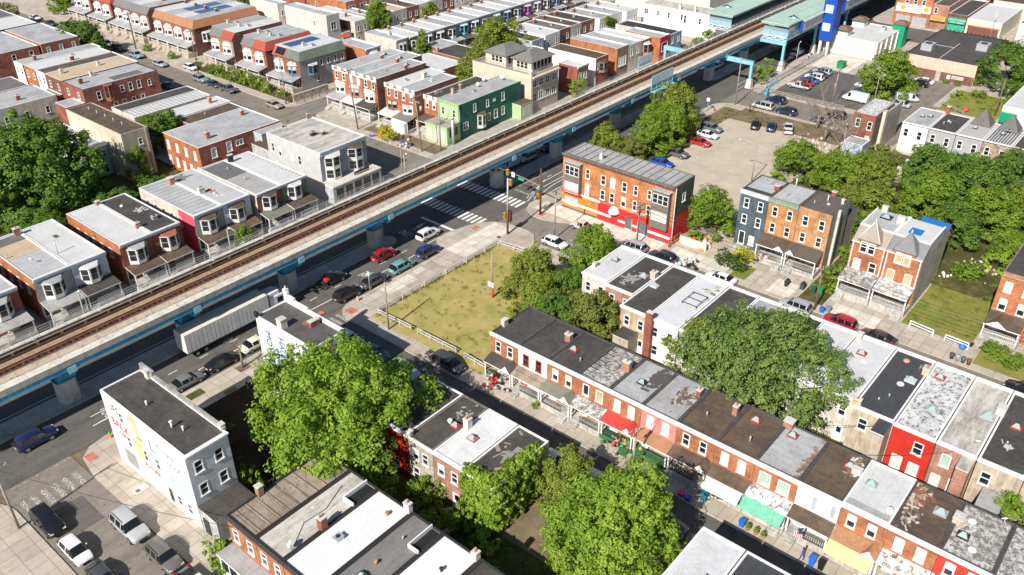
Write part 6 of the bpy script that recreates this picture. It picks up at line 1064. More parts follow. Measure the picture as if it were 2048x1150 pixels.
#         x      zb    zbelt  ztop   wb    wt   segment kind towards the next station
PROF = {
 'sedan': [(-2.38, .36, .60, .70, .66, .58, 'b'), (-2.30, .27, .82, .95, .82, .72, 'b'), (-1.80, .22, .92, 1.03, .89, .78, 'r'), (-1.08, .22, .93, 1.37, .905, .60, 'p'), (-.98, .22, .93, 1.41, .908, .62, 'c'), (-.08, .22, .93, 1.45, .91, .64, 'p'), (.02, .22, .93, 1.45, .91, .64, 'c'), (.48, .22, .92, 1.40, .908, .62, 'w'), (1.18, .22, .91, .99, .90, .77, 'b'), (1.95, .23, .80, .87, .88, .72, 'b'), (2.28, .28, .66, .73, .76, .62, 'b'), (2.38, .36, .52, .58, .62, .5, 'b')],
 'suv': [(-2.32, .40, .70, .80, .74, .66, 'b'), (-2.24, .33, .92, 1.06, .88, .78, 'r'), (-1.92, .28, 1.04, 1.58, .93, .68, 'p'), (-1.78, .28, 1.04, 1.66, .94, .70, 'c'), (-.85, .28, 1.03, 1.71, .945, .73, 'p'), (-.75, .28, 1.03, 1.71, .945, .73, 'c'), (.1, .28, 1.02, 1.70, .945, .73, 'p'), (.2, .28, 1.02, 1.69, .945, .72, 'c'), (.5, .28, 1.02, 1.64, .94, .71, 'w'), (1.12, .28, 1.02, 1.12, .93, .82, 'b'), (1.95, .30, .95, 1.02, .90, .78, 'b'), (2.24, .36, .80, .88, .80, .68, 'b'), (2.33, .44, .62, .68, .68, .56, 'b')],
 'hatch': [(-2.2, .36, .66, .76, .72, .64, 'b'), (-2.12, .28, .86, .98, .86, .74, 'r'), (-1.55, .24, .97, 1.42, .89, .64, 'p'), (-1.4, .24, .97, 1.48, .90, .65, 'c'), (-.2, .24, .95, 1.53, .90, .66, 'p'), (-.1, .24, .95, 1.53, .90, .66, 'c'), (.5, .24, .94, 1.46, .90, .65, 'w'), (1.35, .24, .92, .98, .89, .76, 'b'), (1.95, .26, .80, .86, .86, .72, 'b'), (2.2, .32, .64, .70, .74, .6, 'b'), (2.28, .38, .52, .56, .6, .48, 'b')],
 'minivan': [(-2.5, .38, .78, .9, .78, .72, 'b'), (-2.42, .3, 1.0, 1.15, .92, .84, 'r'), (-2.15, .26, 1.06, 1.66, .96, .72, 'p'), (-2.0, .26, 1.06, 1.72, .97, .74, 'c'), (-.95, .26, 1.04, 1.76, .975, .76, 'p'), (-.85, .26, 1.04, 1.76, .975, .76, 'c'), (.2, .26, 1.03, 1.74, .975, .75, 'p'), (.3, .26, 1.03, 1.73, .975, .75, 'c'), (.65, .26, 1.02, 1.66, .97, .73, 'w'), (1.6, .26, 1.0, 1.08, .95, .8, 'b'), (2.2, .28, .86, .93, .9, .74, 'b'), (2.45, .34, .7, .76, .78, .62, 'b'), (2.52, .42, .56, .6, .64, .5, 'b')],
 'van': [(-2.9, .4, .9, 1.2, .95, .9, 'b'), (-2.85, .35, 1.2, 2.1, .98, .86, 'b'), (-2.7, .35, 1.2, 2.2, 1.0, .86, 'b'), (.7, .35, 1.2, 2.22, 1.0, .86, 'p'), (.85, .35, 1.15, 2.2, 1.0, .85, 'c'), (1.5, .35, 1.1, 2.02, 1.0, .82, 'w'), (2.2, .35, 1.08, 1.2, .98, .82, 'b'), (2.6, .38, .95, 1.0, .92, .74, 'b'), (2.78, .45, .7, .76, .8, .66, 'b')],
 'pickup': [(-2.75, .45, .8, .86, .86, .84, 'b'), (-2.7, .4, .98, 1.02, .93, .9, 'd'), (-.75, .34, 1.0, 1.04, .95, .9, 'b'), (-.70, .34, 1.02, 1.06, .95, .86, 'r'), (-.52, .34, 1.03, 1.66, .95, .70, 'p'), (-.42, .34, 1.03, 1.70, .95, .71, 'c'), (.3, .34, 1.03, 1.72, .95, .72, 'p'), (.38, .34, 1.03, 1.71, .95, .72, 'c'), (.75, .34, 1.02, 1.64, .95, .70, 'w'), (1.35, .34, 1.02, 1.12, .94, .82, 'b'), (2.3, .36, .95, 1.02, .91, .78, 'b'), (2.6, .42, .78, .84, .82, .7, 'b'), (2.68, .5, .62, .66, .7, .58, 'b')]}
WHL = {'sedan': (1.40, .33), 'suv': (1.38, .37), 'hatch': (1.32, .33), 'minivan': (1.52, .35), 'van': (1.75, .38), 'pickup': (1.72, .40)}
def car_proto(kind):
    P = PROF[kind]; body, side, scr = MB(), MB(), MB()
    def ring(s):
        x, zb, zt, ztop, wb, wt, _ = s; h = zt-zb
        r = [(wb*.82, zb), (wb*.985, zb+.1), (wb*1.0, zb+h*.55), (wb*.965, zt), (wt, ztop-.05), (wt*.84, ztop), (0, ztop+.018)]
        return [(x, -y, z) for y, z in r]+[(x, y, z) for y, z in reversed(r[:-1])]
    rg = [ring(s) for s in P]; n = len(rg[0])
    for i in range(len(P)-1):
        k = P[i][6]
        for j in range(n-1):
            q = [rg[i][j], rg[i+1][j], rg[i+1][j+1], rg[i][j+1]]; up_ = j in (3, n-5); top = 4 <= j <= n-6
            if k == 'c' and up_: side.poly(q, TINT)
            elif k in 'rw' and j in (5, 6) : scr.poly(q, TINT)
            elif k in 'rw' and j in (4, 7): scr.poly(q, TINT)
            elif k == 'd' and top: body.poly([(a, b*.92, c-.42) for a, b, c in q], PLAST)
            elif k in 'rw' and up_: (side if k == 'r' and kind != 'pickup' or k == 'w' else body).poly(q, TINT if kind in ('hatch', 'sedan', 'minivan', 'suv') else BASEP)
            else: body.poly(q, BASEP, True)
        body.poly([rg[i][0], rg[i][-1], rg[i+1][-1], rg[i+1][0]], PLAST)
    body.poly(list(reversed(rg[0])), BASEP); body.poly(rg[-1], BASEP)
    if kind == 'pickup':
        for s in (-1, 1): body.poly([(-2.68, s*.83, .6), (-.76, s*.84, .62), (-.76, s*.86, 1.03), (-2.68, s*.86, 1.01)], PLAST)
        body.poly([(-.755, -.84, .6), (-.755, .84, .6), (-.755, .84, 1.05), (-.755, -.84, 1.05)], BASEP); body.poly([(-2.69, -.84, .6), (-2.69, .84, .6), (-2.69, .84, 1.0), (-2.69, -.84, 1.0)], BASEP)
    root = link(bpy.data.objects.new(kind, None)); b = body.build('body', root)
    me = b.data; bm = bmesh.new(); bm.from_mesh(me); bmesh.ops.remove_doubles(bm, verts=bm.verts, dist=.0005); bmesh.ops.recalc_face_normals(bm, faces=bm.faces); bm.to_mesh(me); bm.free()
    side.build('side_window', root); scr.build('windscreen', root)
    wx, wr = WHL[kind]; wy = .80 if kind not in ('van', 'minivan', 'pickup', 'suv') else .84
    q = MB(); q.tube([(0, -.12, 0), (0, -.10, 0), (0, .1, 0), (0, .12, 0)], [wr*.9, wr, wr, wr*.9], 18, TYRE); tm = q.mesh('tyre'); q = MB(); q.tube([(0, -.125, 0), (0, .125, 0)], wr*.62, 14, RIM); q.tube([(0, -.13, 0), (0, .13, 0)], wr*.16, 8, PLAST); rm_ = q.mesh('rim')
    q = MB()
    for sx in (-1, 1):
        for sy in (-1, 1):
            w = link(bpy.data.objects.new('wheel', tm), root); w.location = (sx*wx, sy*wy, wr); r_ = link(bpy.data.objects.new('rim', rm_), w)
            q.tube([(sx*wx, sy*(wy-.02), wr*1.03), (sx*wx, sy*(wy+.075), wr*1.03)], wr*1.17, 18, PLAST)
    q.build('wheel_arch', root)
    f, r0 = P[-2], P[1]
    for s in (-1, 1):
        q = MB(); q.box(f[0]-.18, f[0]+.06, s*f[4]*.96 if s < 0 else f[4]*.58, s*f[4]*.58 if s < 0 else f[4]*.96, f[3]-.14, f[3]-.02, LAMPW); q.build('headlight', root)
        q = MB(); q.box(r0[0]-.05, r0[0]+.1, -r0[4]*.98 if s < 0 else r0[4]*.62, -r0[4]*.62 if s < 0 else r0[4]*.98, r0[2]-.12, r0[2]+.03, LAMPR); q.build('tail_light', root)
        xm = [p[0] for p in P if p[6] == 'w'][0]+.15; q = MB(); q.box(xm-.08, xm+.08, s*.93-.09, s*.93+.09, 1.0, 1.14, BASEP); q.build('mirror', root)
    q = MB(); e = P[-1]; q.box(e[0]-.06, e[0]+.02, -.42, .42, e[2]-.12, e[2]+.02, PLAST); q.build('grille', root); q = MB(); q.box(P[0][0]-.02, P[0][0]+.04, -.26, .26, .62, .74, plain((.6, .6, .55))); q.build('number_plate', root)
    if kind in ('suv', 'minivan'):
        q = MB()
        for s in (-1, 1): q.tube([(-1.7, s*.66, 1.74), (-1.2, s*.68, 1.79), (.1, s*.68, 1.78), (.35, s*.66, 1.72)], .025, 5, PLAST)
        q.build('roof_rail', root)
    return root
PROTO = {k: car_proto(k) for k in PROF}
used = set(); CARG = 'cars along the streets and in the lots'
def car(kind, x, y, rz, c, label, s=1.0, z=0.0, cat=None, group=CARG):
    p = PROTO[kind]
    if kind in used: r = dup(p, (x, y, z), R(rz))
    else: r = p; used.add(kind); r.location = (x, y, z); r.rotation_euler = (0, 0, R(rz))
    r.name = dict(sedan='sedan_car', suv='suv_car', hatch='hatchback_car', minivan='minivan', van='cargo_van', pickup='pickup_truck')[kind]; r.scale = (s,)*3
    tag(r, label, cat or dict(sedan='car', suv='car', hatch='car', minivan='minivan', van='van', pickup='pickup truck')[kind], group); m = carpaint(c)
    for ch in r.children:
        if ch.name.split('.')[0] in ('body', 'mirror', 'side_window'):
            for sl in ch.material_slots:
                if sl.material and sl.material.name.startswith('car_paint'): sl.link = 'OBJECT'; sl.material = m
    return r
cW, cS, cG, cD, cK, cR, cB, cN = (.78, .78, .77), (.42, .43, .44), (.17, .175, .18), (.06, .062, .066), (.012, .012, .014), (.34, .012, .018), (.015, .09, .34), (.012, .022, .085)
car('suv', 22.4, 91.0, 0, cN, 'dark blue SUV driving along the avenue at the left frame edge'); car('sedan', 39.7, 87.2, 0, cG, 'dark grey sedan with rear spoiler parked beside the white mural building', .98); car('sedan', 45.0, 87.3, 0, cK, 'black sedan parked by the bare street tree'); car('sedan', 50.4, 87.4, 0, (.72, .70, .55), 'white car with green stripe parked behind the vertical sign wall')
car('suv', 66.4, 87.4, 0, cK, 'black SUV parked last in line by the avenue corner'); car('sedan', 71.4, 87.3, 0, cD, 'charcoal sedan parked in front of the black SUV', 1.02); car('hatch', 77.1, 87.2, 0, (.14, .32, .33), 'teal hatchback parked beside the lawn lot', 1.02); car('suv', 83.1, 87.3, 0, (.025, .035, .12), 'navy blue crossover parked first in line by the bulb of pavement', .97)
car('suv', 77.8, 91.9, 0, cR, 'red crossover in the lane beside the median', .96); car('suv', 87.2, 91.4, 0, cW, 'white crossover waiting at the stop line', .96)
car('van', 117.0, 99.4, 180, (.55, .6, .64), 'pale blue grey van in shade under the railway', .95); car('suv', 122.3, 98.9, 180, (.36, .45, .52), 'pale blue SUV in shade behind the concrete piers'); car('sedan', 127.0, 102.3, 180, cS, 'silver sedan in sun on the far lanes below the railway'); car('hatch', 132.6, 102.3, 180, cR, 'red car under the railway by a pier top'); car('suv', 129.3, 98.9, 180, cN, 'dark blue car half hidden behind a pier'); car('sedan', 198.4, 98.9, 180, cW, 'white car behind the farthest visible round pier')
car('suv', 221.8, 87.8, 0, (.7, .72, .74), 'white SUV parked under the station platform', 1.1); car('sedan', 215.6, 87.7, 0, cD, 'dark sedan parked in platform shade behind the white SUV'); car('suv', 232, 88, 0, cK, 'black car under the platform past the blue tower')
car('suv', 17.3, 77.3, -90, cK, 'black SUV parked by the leaning pole at the lower left', 1.04); car('suv', 22.4, 70.2, -90, cS, 'silver SUV with ribbed roof parked beside the white mural building', 1.12); car('hatch', 17.3, 71.6, -90, cW, 'white car parked behind the black SUV at the lower left'); car('suv', 22.5, 63.9, -90, (.15, .135, .125), 'brown grey SUV parked behind the silver one at the bottom edge', 1.02); car('sedan', 17.4, 66.2, -90, cD, 'dark sedan at the bottom left frame edge'); car('pickup', 22.6, 58.2, -90, cW, 'white pickup truck with scrap in its bed at the bottom edge')
car('minivan', 63.6, 64.3, -92, cD, 'dark grey minivan parked at the lawn edge on the pavement', .98, .0); car('hatch', 59.0, 78.5, -90, (.55, .62, .7), 'pale blue car in shade behind the sign building'); car('sedan', 59.0, 73.6, -90, (.05, .08, .16), 'dark blue sedan in shade under the big near tree'); car('suv', 58.8, 67.6, -90, (.40, .52, .60), 'light blue car in shade, lowest of three beside the big near tree')
car('sedan', 58.2, 42.8, -90, cW, 'white car parked behind the ivy covered house'); car('suv', 58.3, 36.6, -90, cW, 'white SUV parked past the lime green tree top'); car('sedan', 58.2, 28.3, -90, (.02, .04, .09), 'dark blue sedan parked near the pale grey roof at the bottom')
car('pickup', 105.7, 73.3, 90, (.5, .48, .47), 'silver car half hidden by lot trees opposite the red shopfront', .9, 0, 'pickup truck'); car('hatch', 98.3, 73.6, -90, cW, 'white car between the lot trees and the wood pole'); car('suv', 105.3, 63.0, 90, (.36, .38, .43), 'silver blue SUV parked by the red shopfront door', .98); car('suv', 105.3, 57.6, 90, (.02, .03, .045), 'black SUV parked past the corner of the red shopfront'); car('sedan', 105.6, 47.5, 90, cW, 'white sedan parked in front of two round bushes'); car('suv', 105.4, 35.5, 90, (.36, .38, .42), 'silver SUV parked beside the wood pole and blue bin', .98); car('suv', 105.4, 29.0, 90, (.36, .015, .03), 'dark red SUV parked in front of the gabled twin', 1.0); car('sedan', 105.2, 23.6, 90, (.06, .04, .038), 'brown sedan parked behind the dark red SUV', 1.03); car('sedan', 105.6, 5.4, 90, cK, 'black car at the right frame edge')
FS = 'cars on the far side street'
for k, (kind, x, y, c, lb) in enumerate((('sedan', 108.9, 161.8, (.35, .30, .22), 'tan sedan parked by the cross street corner'), ('sedan', 101, 148.6, cN, 'dark blue car beside the brick building of the grey store corner'), ('hatch', 98.6, 120.8, (.5, .62, .74), 'pale blue car beside the grey corner store shopfront'), ('pickup', 108.9, 221.0, (.26, .33, .40), 'blue grey pickup truck in front of the terrace porches'), ('sedan', 108.9, 209.4, (.36, .38, .40), 'silver car in front of the orange end terrace'), ('hatch', 112.2, 200.6, cW, 'white car in the short driveway by the second pole'), ('suv', 108.6, 190.5, (.25, .28, .32), 'grey blue SUV beside the front gardens'), ('sedan', 108.6, 185.0, (.03, .04, .08), 'dark navy sedan between the grey SUV and the pickup'), ('pickup', 108.6, 179.0, (.10, .105, .11), 'dark grey pickup truck with open bed by the gardens'), ('suv', 109.2, 236.8, cW, 'white SUV in the shade of the street tree'), ('suv', 109.2, 230.6, cD, 'black SUV behind the blue grey pickup'), ('sedan', 100.8, 181, cW, 'white car beside the low black roof'), ('sedan', 109.6, 280, cW, 'white car at the far upper left'), ('sedan', 109.6, 270, cD, 'dark car at the far upper left'), ('sedan', 100.7, 192.6, (.05, .12, .22), 'blue car in the shade of the brick bay house'), ('sedan', 100.7, 170, cS, 'silver car behind the ribbed white low roof'))): car(kind, x, y, 90 if x < 102 else -90, c, lb, 1, 0 if k != 5 else .13, None, FS)
GC = 'cars in the gravel lot'
for kind, x, y, rz, c, lb in (('sedan', 166.7, 72.3, 20, cK, 'black sedan in the gravel lot corner'), ('sedan', 167.8, 69.2, 20, cN, 'navy sedan next to the black one in the gravel lot'), ('pickup', 169.0, 66.0, 25, (.60, .58, .52), 'dusty white pickup truck in the gravel lot'), ('suv', 158.8, 78.4, -90, cG, 'dark grey wagon under the lot trees'), ('sedan', 155.2, 77.4, -90, cW, 'white sedan beside the red coupe'), ('sedan', 150.6, 76.6, -90, (.42, .015, .02), 'bright red coupe in the gravel lot'), ('suv', 142.5, 77.0, -90, (.12, .12, .13), 'dark grey boxy wagon between the red and blue cars'), ('sedan', 136.7, 77.0, -90, (.01, .07, .42), 'vivid blue sedan by the orange block roof')): car(kind, x, y, rz, c, lb, 1, .14, None, GC)
SC_ = 'cars near the station parking lot'
for kind, x, y, rz, c, lb in (('minivan', 178.6, 76.4, 90, (.48, .46, .44), 'silver minivan on the side street by the blue bike racks'), ('suv', 184.0, 75.8, 90, cN, 'navy SUV beside the blue bike racks'), ('suv', 178.6, 70.8, 90, (.02, .03, .06), 'dark navy SUV behind the silver minivan'), ('suv', 183.4, 61.6, 90, cK, 'black SUV on the side street behind bare branches'), ('sedan', 178.8, 62.9, 90, cG, 'grey sedan on the side street behind bare branches')): car(kind, x, y, rz, c, lb, 1, 0, None, SC_)
for kind, x, y, rz, c, lb in (('pickup', 196.4, 75.9, 90, (.5, .5, .5), 'silver pickup truck at the end of the parking row'), ('sedan', 199.4, 76.0, 90, (.38, .015, .025), 'red sedan second in the parking row'), ('sedan', 202.1, 75.9, 90, (.04, .09, .26), 'blue car third in the parking row'), ('suv', 204.9, 75.7, 90, cW, 'white SUV fourth in the parking row'), ('sedan', 207.5, 75.9, 90, (.05, .03, .04), 'dark maroon car fifth in the parking row'), ('suv', 210.3, 76.0, 90, (.38, .42, .46), 'silver SUV last in the parking row'), ('suv', 203.0, 62.8, 90, (.03, .06, .10), 'dark blue SUV against the round parking tree'), ('hatch', 206.6, 64.0, 90, cW, 'white car behind the dark blue SUV'), ('van', 196.1, 62.2, 90, cW, 'white cargo van beside the lone brick house'), ('sedan', 219.0, 54.3, 90, cW, 'white sedan by the pink store wall'), ('suv', 216.2, 54.6, 90, cK, 'black SUV by the pink store wall'), ('sedan', 199.2, 53.2, 90, cS, 'silver sedan behind the tall party wall'), ('van', 203.6, 53.0, -60, (.50, .54, .52), 'pale green grey van under the parking tree')): car(kind, x, y, rz, c, lb, .9 if kind == 'van' and x > 200 else 1, .14, None, SC_)
def lorry():
    t = thing('semi_truck', 'semi truck with long pale box trailer on the avenue', 'truck', (50, 92.6, 0)); q = MB(); TR = paint((.62, .62, .60), .12); q.box(42.6, 55.6, 91.3, 93.85, 1.15, 4.05, TR, paint((.74, .70, .62), .1)); o_ = q.build('trailer', t); q = MB()
    for x in np.arange(43.2, 55.5, .62): q.box(x, x+.03, 91.285, 91.299, 1.2, 4.0, paint((.56, .56, .55)))
    q.box(42.55, 55.65, 91.25, 91.299, 1.1, 1.22, IRON); q.build('trailer_rib', o_); q = MB(); q.box(42.7, 55, 91.9, 93.2, .85, 1.149, IRON); q.build('chassis', t)
    q = MB(); q.prism([(56.0, 91.45), (58.2, 91.45), (58.6, 91.7), (58.6, 93.45), (58.2, 93.7), (56.0, 93.7)], .6, 3.1, carpaint(cW)); q.prism([(56.1, 91.6), (57.8, 91.7), (57.8, 93.45), (56.1, 93.55)], 3.1, 3.7, carpaint(cW)); q.box(58.6, 59.9, 91.7, 93.45, .6, 1.8, carpaint(cW)); o_ = q.build('cab', t); q = MB(); q.box(58.61, 58.63, 91.8, 93.35, 2.0, 2.9, TINT); q.box(57.2, 58.1, 91.42, 91.449, 2.0, 2.8, TINT); q.build('windscreen', o_)
    for x in (44.0, 45.3, 56.6, 59.2):
        for y in (91.55, 93.6):
            q = MB(); q.tube([(x, y-.15, .5), (x, y+.15, .5)], .5, 16, TYRE); q.tube([(x, y-.16, .5), (x, y+.16, .5)], .25, 10, RIM); q.build('wheel', t)
lorry()
def tow():
    t = thing('cab_truck', 'black crew cab truck with bare rear chassis beside the median', 'truck', (67.3, 92.4, 0), 0)
    r = dup(PROTO['pickup'], (0, 0, 0)); bd = [c for c in r.children]
    q = MB()
    for s in (-1, 1): q.box(-3.6, -.6, s*.42-.06, s*.42+.06, .55, .75, PLAST)
    for x in (-3.5, -2.6, -1.2): q.box(x, x+.12, -.5, .5, .56, .74, PLAST)
    q.box(-3.75, -3.55, -1.0, 1.0, .5, .62, PLAST); q.box(-1.6, -1.0, -.7, .7, .76, 1.0, plain((.03, .03, .03))); q.box(-1.15, -.65, -.75, .75, 1.0, 1.35, plain((.5, .03, .03))); o_ = q.build('chassis'); o_.parent = t; m = carpaint(cK)
    P = PROF['pickup']
    for c in bd:
        nm = c.name.split('.')[0]
        if nm == 'wheel': c.parent = t; continue
        if nm in ('side_window', 'windscreen', 'headlight', 'mirror', 'grille'): c.parent = t; c.name = nm
        elif nm == 'body':
            me = c.data.copy(); c.data = me; bm = bmesh.new(); bm.from_mesh(me); bmesh.ops.delete(bm, geom=[f for f in bm.faces if f.calc_center_median().x < -.76], context='FACES'); bm.to_mesh(me); bm.free(); c.parent = t; c.name = 'cab'
        else:
            for g in list(c.children): bpy.data.objects.remove(g)
            bpy.data.objects.remove(c); continue
        for sl in c.material_slots:
            if sl.material and sl.material.name.startswith('car_paint'): sl.link = 'OBJECT'; sl.material = m
    bpy.data.objects.remove(r)
tow()

# ------------------------------------------------------------------ trees and shrubs
LEAF = {'lime': leafm((.11, .20, .018), (.24, .36, .04), (.42, .52, .09), .36), 'mid': leafm((.09, .165, .014), (.19, .29, .03), (.33, .42, .06), .33), 'dark': leafm((.055, .12, .016), (.12, .215, .03), (.23, .33, .055), .28), 'locust': leafm((.085, .145, .032), (.17, .25, .06), (.30, .37, .11), .28), 'olive': leafm((.12, .17, .022), (.22, .28, .04), (.36, .37, .07), .32), 'gold': leafm((.3, .32, .01), (.55, .52, .02), (.7, .6, .05), .3), 'hedge': leafm((.03, .075, .012), (.055, .12, .02), (.09, .17, .03), .15), 'brownish': leafm((.14, .14, .04), (.21, .24, .05), (.24, .33, .05), .3)}
BARK = paint((.12, .095, .07), .3, .95); BARKL = paint((.34, .28, .22), .3, .95)
def leaf_mesh(name, lobes, n, size, mat, seed, aspect=.6, droop=0.0, inner=.2, up=.25, clus=0.0, per=42):
    rg = np.random.default_rng(seed); L = np.array(lobes, float); w = (L[:, 3]*L[:, 4]+L[:, 3]*L[:, 5]); w = w/w.sum(); cen = (L[:, :3]*w[:, None]).sum(0)
    def sph(m): d = rg.normal(size=(m, 3)); return d/np.linalg.norm(d, axis=1)[:, None]
    nc = max(len(L), n//per) if clus else n
    k = rg.choice(len(L), nc, p=w); d = sph(nc); outw = L[k, :3]-cen; on = np.linalg.norm(outw, axis=1)[:, None]+1e-6
    fl = ((d*outw/on).sum(1) < -.2) & (rg.random(nc) < .8); d[fl] *= -1; r = np.where(rg.random(nc) < inner, rg.random(nc)*.75, .70+.34*rg.random(nc)**.8); p = L[k, :3]+d*L[k, 3:6]*r[:, None]
    if clus:                                                       # leaves gather in tufts at the twig ends
        j = rg.integers(0, nc, n); cr = clus*(.45+.9*rg.random(nc)**1.3); e = sph(n); p = p[j]+e*(cr[j]*(.35+.65*rg.random(n)**.5))[:, None]*np.array([1, 1, .8]); d = d[j]*.55+e*.75
    else: j = None
    nr = d*.9+rg.normal(size=(n, 3))*.40+np.array([0, 0, up]); nr /= np.linalg.norm(nr, axis=1)[:, None]
    t = rg.normal(size=(n, 3)); t[:, 2] -= droop; t -= nr*(t*nr).sum(1)[:, None]; t /= np.linalg.norm(t, axis=1)[:, None]; b = np.cross(nr, t); s = size*(.6+.8*rg.random(n))[:, None]
    v = np.stack([p-t*s*.5, p+b*s*aspect*.5+nr*s*.12, p+t*s*.5, p-b*s*aspect*.5+nr*s*.12], 1).reshape(-1, 3)
    me = bpy.data.meshes.new(name); me.vertices.add(4*n); me.vertices.foreach_set('co', v.astype(np.float32).ravel()); me.loops.add(4*n); me.loops.foreach_set('vertex_index', np.arange(4*n, dtype=np.int32)); me.polygons.add(n); me.polygons.foreach_set('loop_start', np.arange(0, 4*n, 4, dtype=np.int32)); me.materials.append(mat); me.update(); me.validate(); return me
def crown_lobes(Rr, H, n, seed, base=.15, conic=0.0, lob=(.26, .42), flat=.85, spread=1.0):
    rn = random.Random(seed); out = []; pts = []
    for i in range(n):
        best = None
        for _ in range(14):
            z = rn.uniform(-.55, 1.0); a = rn.uniform(0, 6.283); q = math.sqrt(max(0, 1-z*z)); c = Vector((q*math.cos(a), q*math.sin(a), z)); dd = min([(c-o).length for o in pts] or [9])
            if best is None or dd > best[0]: best = (dd, c)
        c = best[1]; pts.append(c); k = rn.uniform(.5, .80)*spread; zz = (c.z+.55)/1.55
        tap = 1-conic*max(0, zz); lr = Rr*rn.uniform(*lob)*(1-.45*conic*zz); out.append((c.x*Rr*k*tap, c.y*Rr*k*tap, H*(base+(.84-base)*zz), lr, lr*rn.uniform(.85, 1.15), lr*flat))
    m = int(n*.3)
    for i in range(m):
        a = rn.uniform(0, 6.283); k = rn.uniform(.05, .45); lr = Rr*rn.uniform(.3, .42); out.append((math.cos(a)*k*Rr*(1-conic*.5), math.sin(a)*k*Rr*(1-conic*.5), H*rn.uniform(base+.12, .72), lr, lr, lr*flat))
    return out
def trunk_mesh(Rr, H, lobes, seed, r0=.28, m=None, base=.2):
    rn = random.Random(seed); q = MB(); m = m or BARK; zf = H*base*1.1; q.tube([(0, 0, -.1), (.06*Rr*.2, 0, zf*.5), (0, .05, zf), (.1, .05, H*.55), (0, 0, H*.78)], [r0*1.25, r0, r0*.85, r0*.45, r0*.12], 8, m)
    for l in lobes[::2]:
        a = Vector((0, .05, zf*rn.uniform(.85, 1.4))); e = Vector(l[:3]); mid = a.lerp(e, .5)+Vector((0, 0, -abs(e.z-a.z)*.12)); q.tube([a, mid, e], [r0*.5, r0*.3, r0*.08], 6, m)
    return q.mesh('trunk')
TK = {}
def tree_kind(key, Rr, H, nl, nleaf, size, leaf, seed, base=.15, conic=0, lob=(.26, .42), flat=.85, r0=.28, droop=0, aspect=.6, spread=1, inner=.2, up=.55, clus=.75, per=42):
    lb = crown_lobes(Rr, H, nl, seed, base, conic, lob, flat, spread); TK[key] = (leaf_mesh('crown', lb, nleaf, size, LEAF[leaf], seed, aspect, droop, inner, up, clus, per), trunk_mesh(Rr, H, lb, seed, r0, None, base), Rr, H)
tree_kind('near', 9.6, 14.5, 44, 62000, .40, 'lime', 3, .2, 0, (.13, .30), .85, .4, .6, .5, 1.22, .15, .6, 1.0, 60)
tree_kind('bottom', 7.2, 12.5, 40, 42000, .34, 'lime', 5, .18, .3, (.14, .28), 1.5, .3, -.6, .5, 1.15, .15, .5, .75, 50)
tree_kind('broad', 10.6, 11.5, 80, 66000, .30, 'locust', 7, .2, 0, (.14, .25), .62, .4, .2, .55, 1.12, .15, .8, .8, 46)
tree_kind('maple', 12.6, 17.5, 70, 64000, .46, 'dark', 9, .12, .1, (.14, .28), .85, .45, .2, .75, 1.1, .15, .6, 1.15, 60)
for i, (lf, sd) in enumerate((('mid', 21), ('dark', 22), ('olive', 23), ('brownish', 24))): tree_kind('m%d' % i, 5.5, 9.5, 26, 17000, .32, lf, sd, .14, .15, (.17, .36), .9, .22, .2, .65, 1.15, .15, .6, .72, 44)
tree_kind('lot', 5.0, 9.2, 24, 17000, .30, 'olive', 31, .1, .4, (.17, .36), 1.0, .2, .2, .6, 1.15, .15, .6, .65, 42); tree_kind('s0', 2.6, 5.0, 14, 5200, .24, 'mid', 41, .2, .2, (.24, .45), .9, .1, clus=.45, per=40); tree_kind('cone', 2.6, 9.5, 24, 8000, .27, 'mid', 43, .08, .72, (.26, .48), 1.2, .16, clus=.5); tree_kind('sap', 2.0, 5.0, 12, 1700, .27, 'lime', 44, .3, .15, (.24, .45), 1, .08, clus=.4, per=30)
tree_kind('bush', 1.6, 1.9, 12, 3200, .18, 'mid', 51, .2, 0, (.3, .5), .8, .05, clus=.3); tree_kind('hedge', 1.6, 2.6, 16, 5200, .14, 'hedge', 53, .3, 0, (.45, .55), 1, .06, 0, .6, .75, .1, clus=.14, per=30); tree_kind('gold', 1.7, 2.8, 16, 4200, .16, 'gold', 54, .3, 0, (.4, .5), .9, .06, 0, .6, .85, clus=.22, per=30); tree_kind('weed', 1.6, 1.3, 12, 1700, .22, 'lime', 55, .15, 0, (.3, .5), .7, .04, clus=.3)
tn = [0]
def tree(kind, x, y, Rr, H, label, z=.12, cat='tree', group=None, name=None, rz=None):
    cm, tm, r0, h0 = TK[kind]; tn[0] += 1; t = thing(name or 'leafy_tree', label, cat, (x, y, z), rz if rz is not None else tn[0]*1.9, group)
    for nm, me in (('crown', cm), ('trunk', tm)): o = link(bpy.data.objects.new(nm, me), t); o.scale = (Rr/r0, Rr/r0, H/h0)
    return t
tree('near', 43.6, 61.6, 9.2, 15.2, 'biggest near tree, bright green, between the mural building and the red rear wall', rz=.4); tree('bottom', 50.2, 29.6, 7.4, 12.4, 'lime green tree with upright shoots at the bottom middle', rz=1); tree('m2', 54.0, 38.2, 3.6, 7.4, 'olive green tree touching the ivy covered house'); tree('broad', 82.2, 30.6, 10.4, 13.2, 'broad dense dome-shaped tree over the row house yards', rz=.7); tree('lot', 82.2, 38.9, 4.4, 9.3, 'lighter loose tree on the left flank of the broad dome tree'); tree('m1', 90.2, 33.4, 4.6, 8.0, 'tree with dark leaves behind the broad dome tree'); tree('maple', 51.5, 150.5, 12.4, 17.0, 'huge dark green maple filling the upper left', rz=.2)
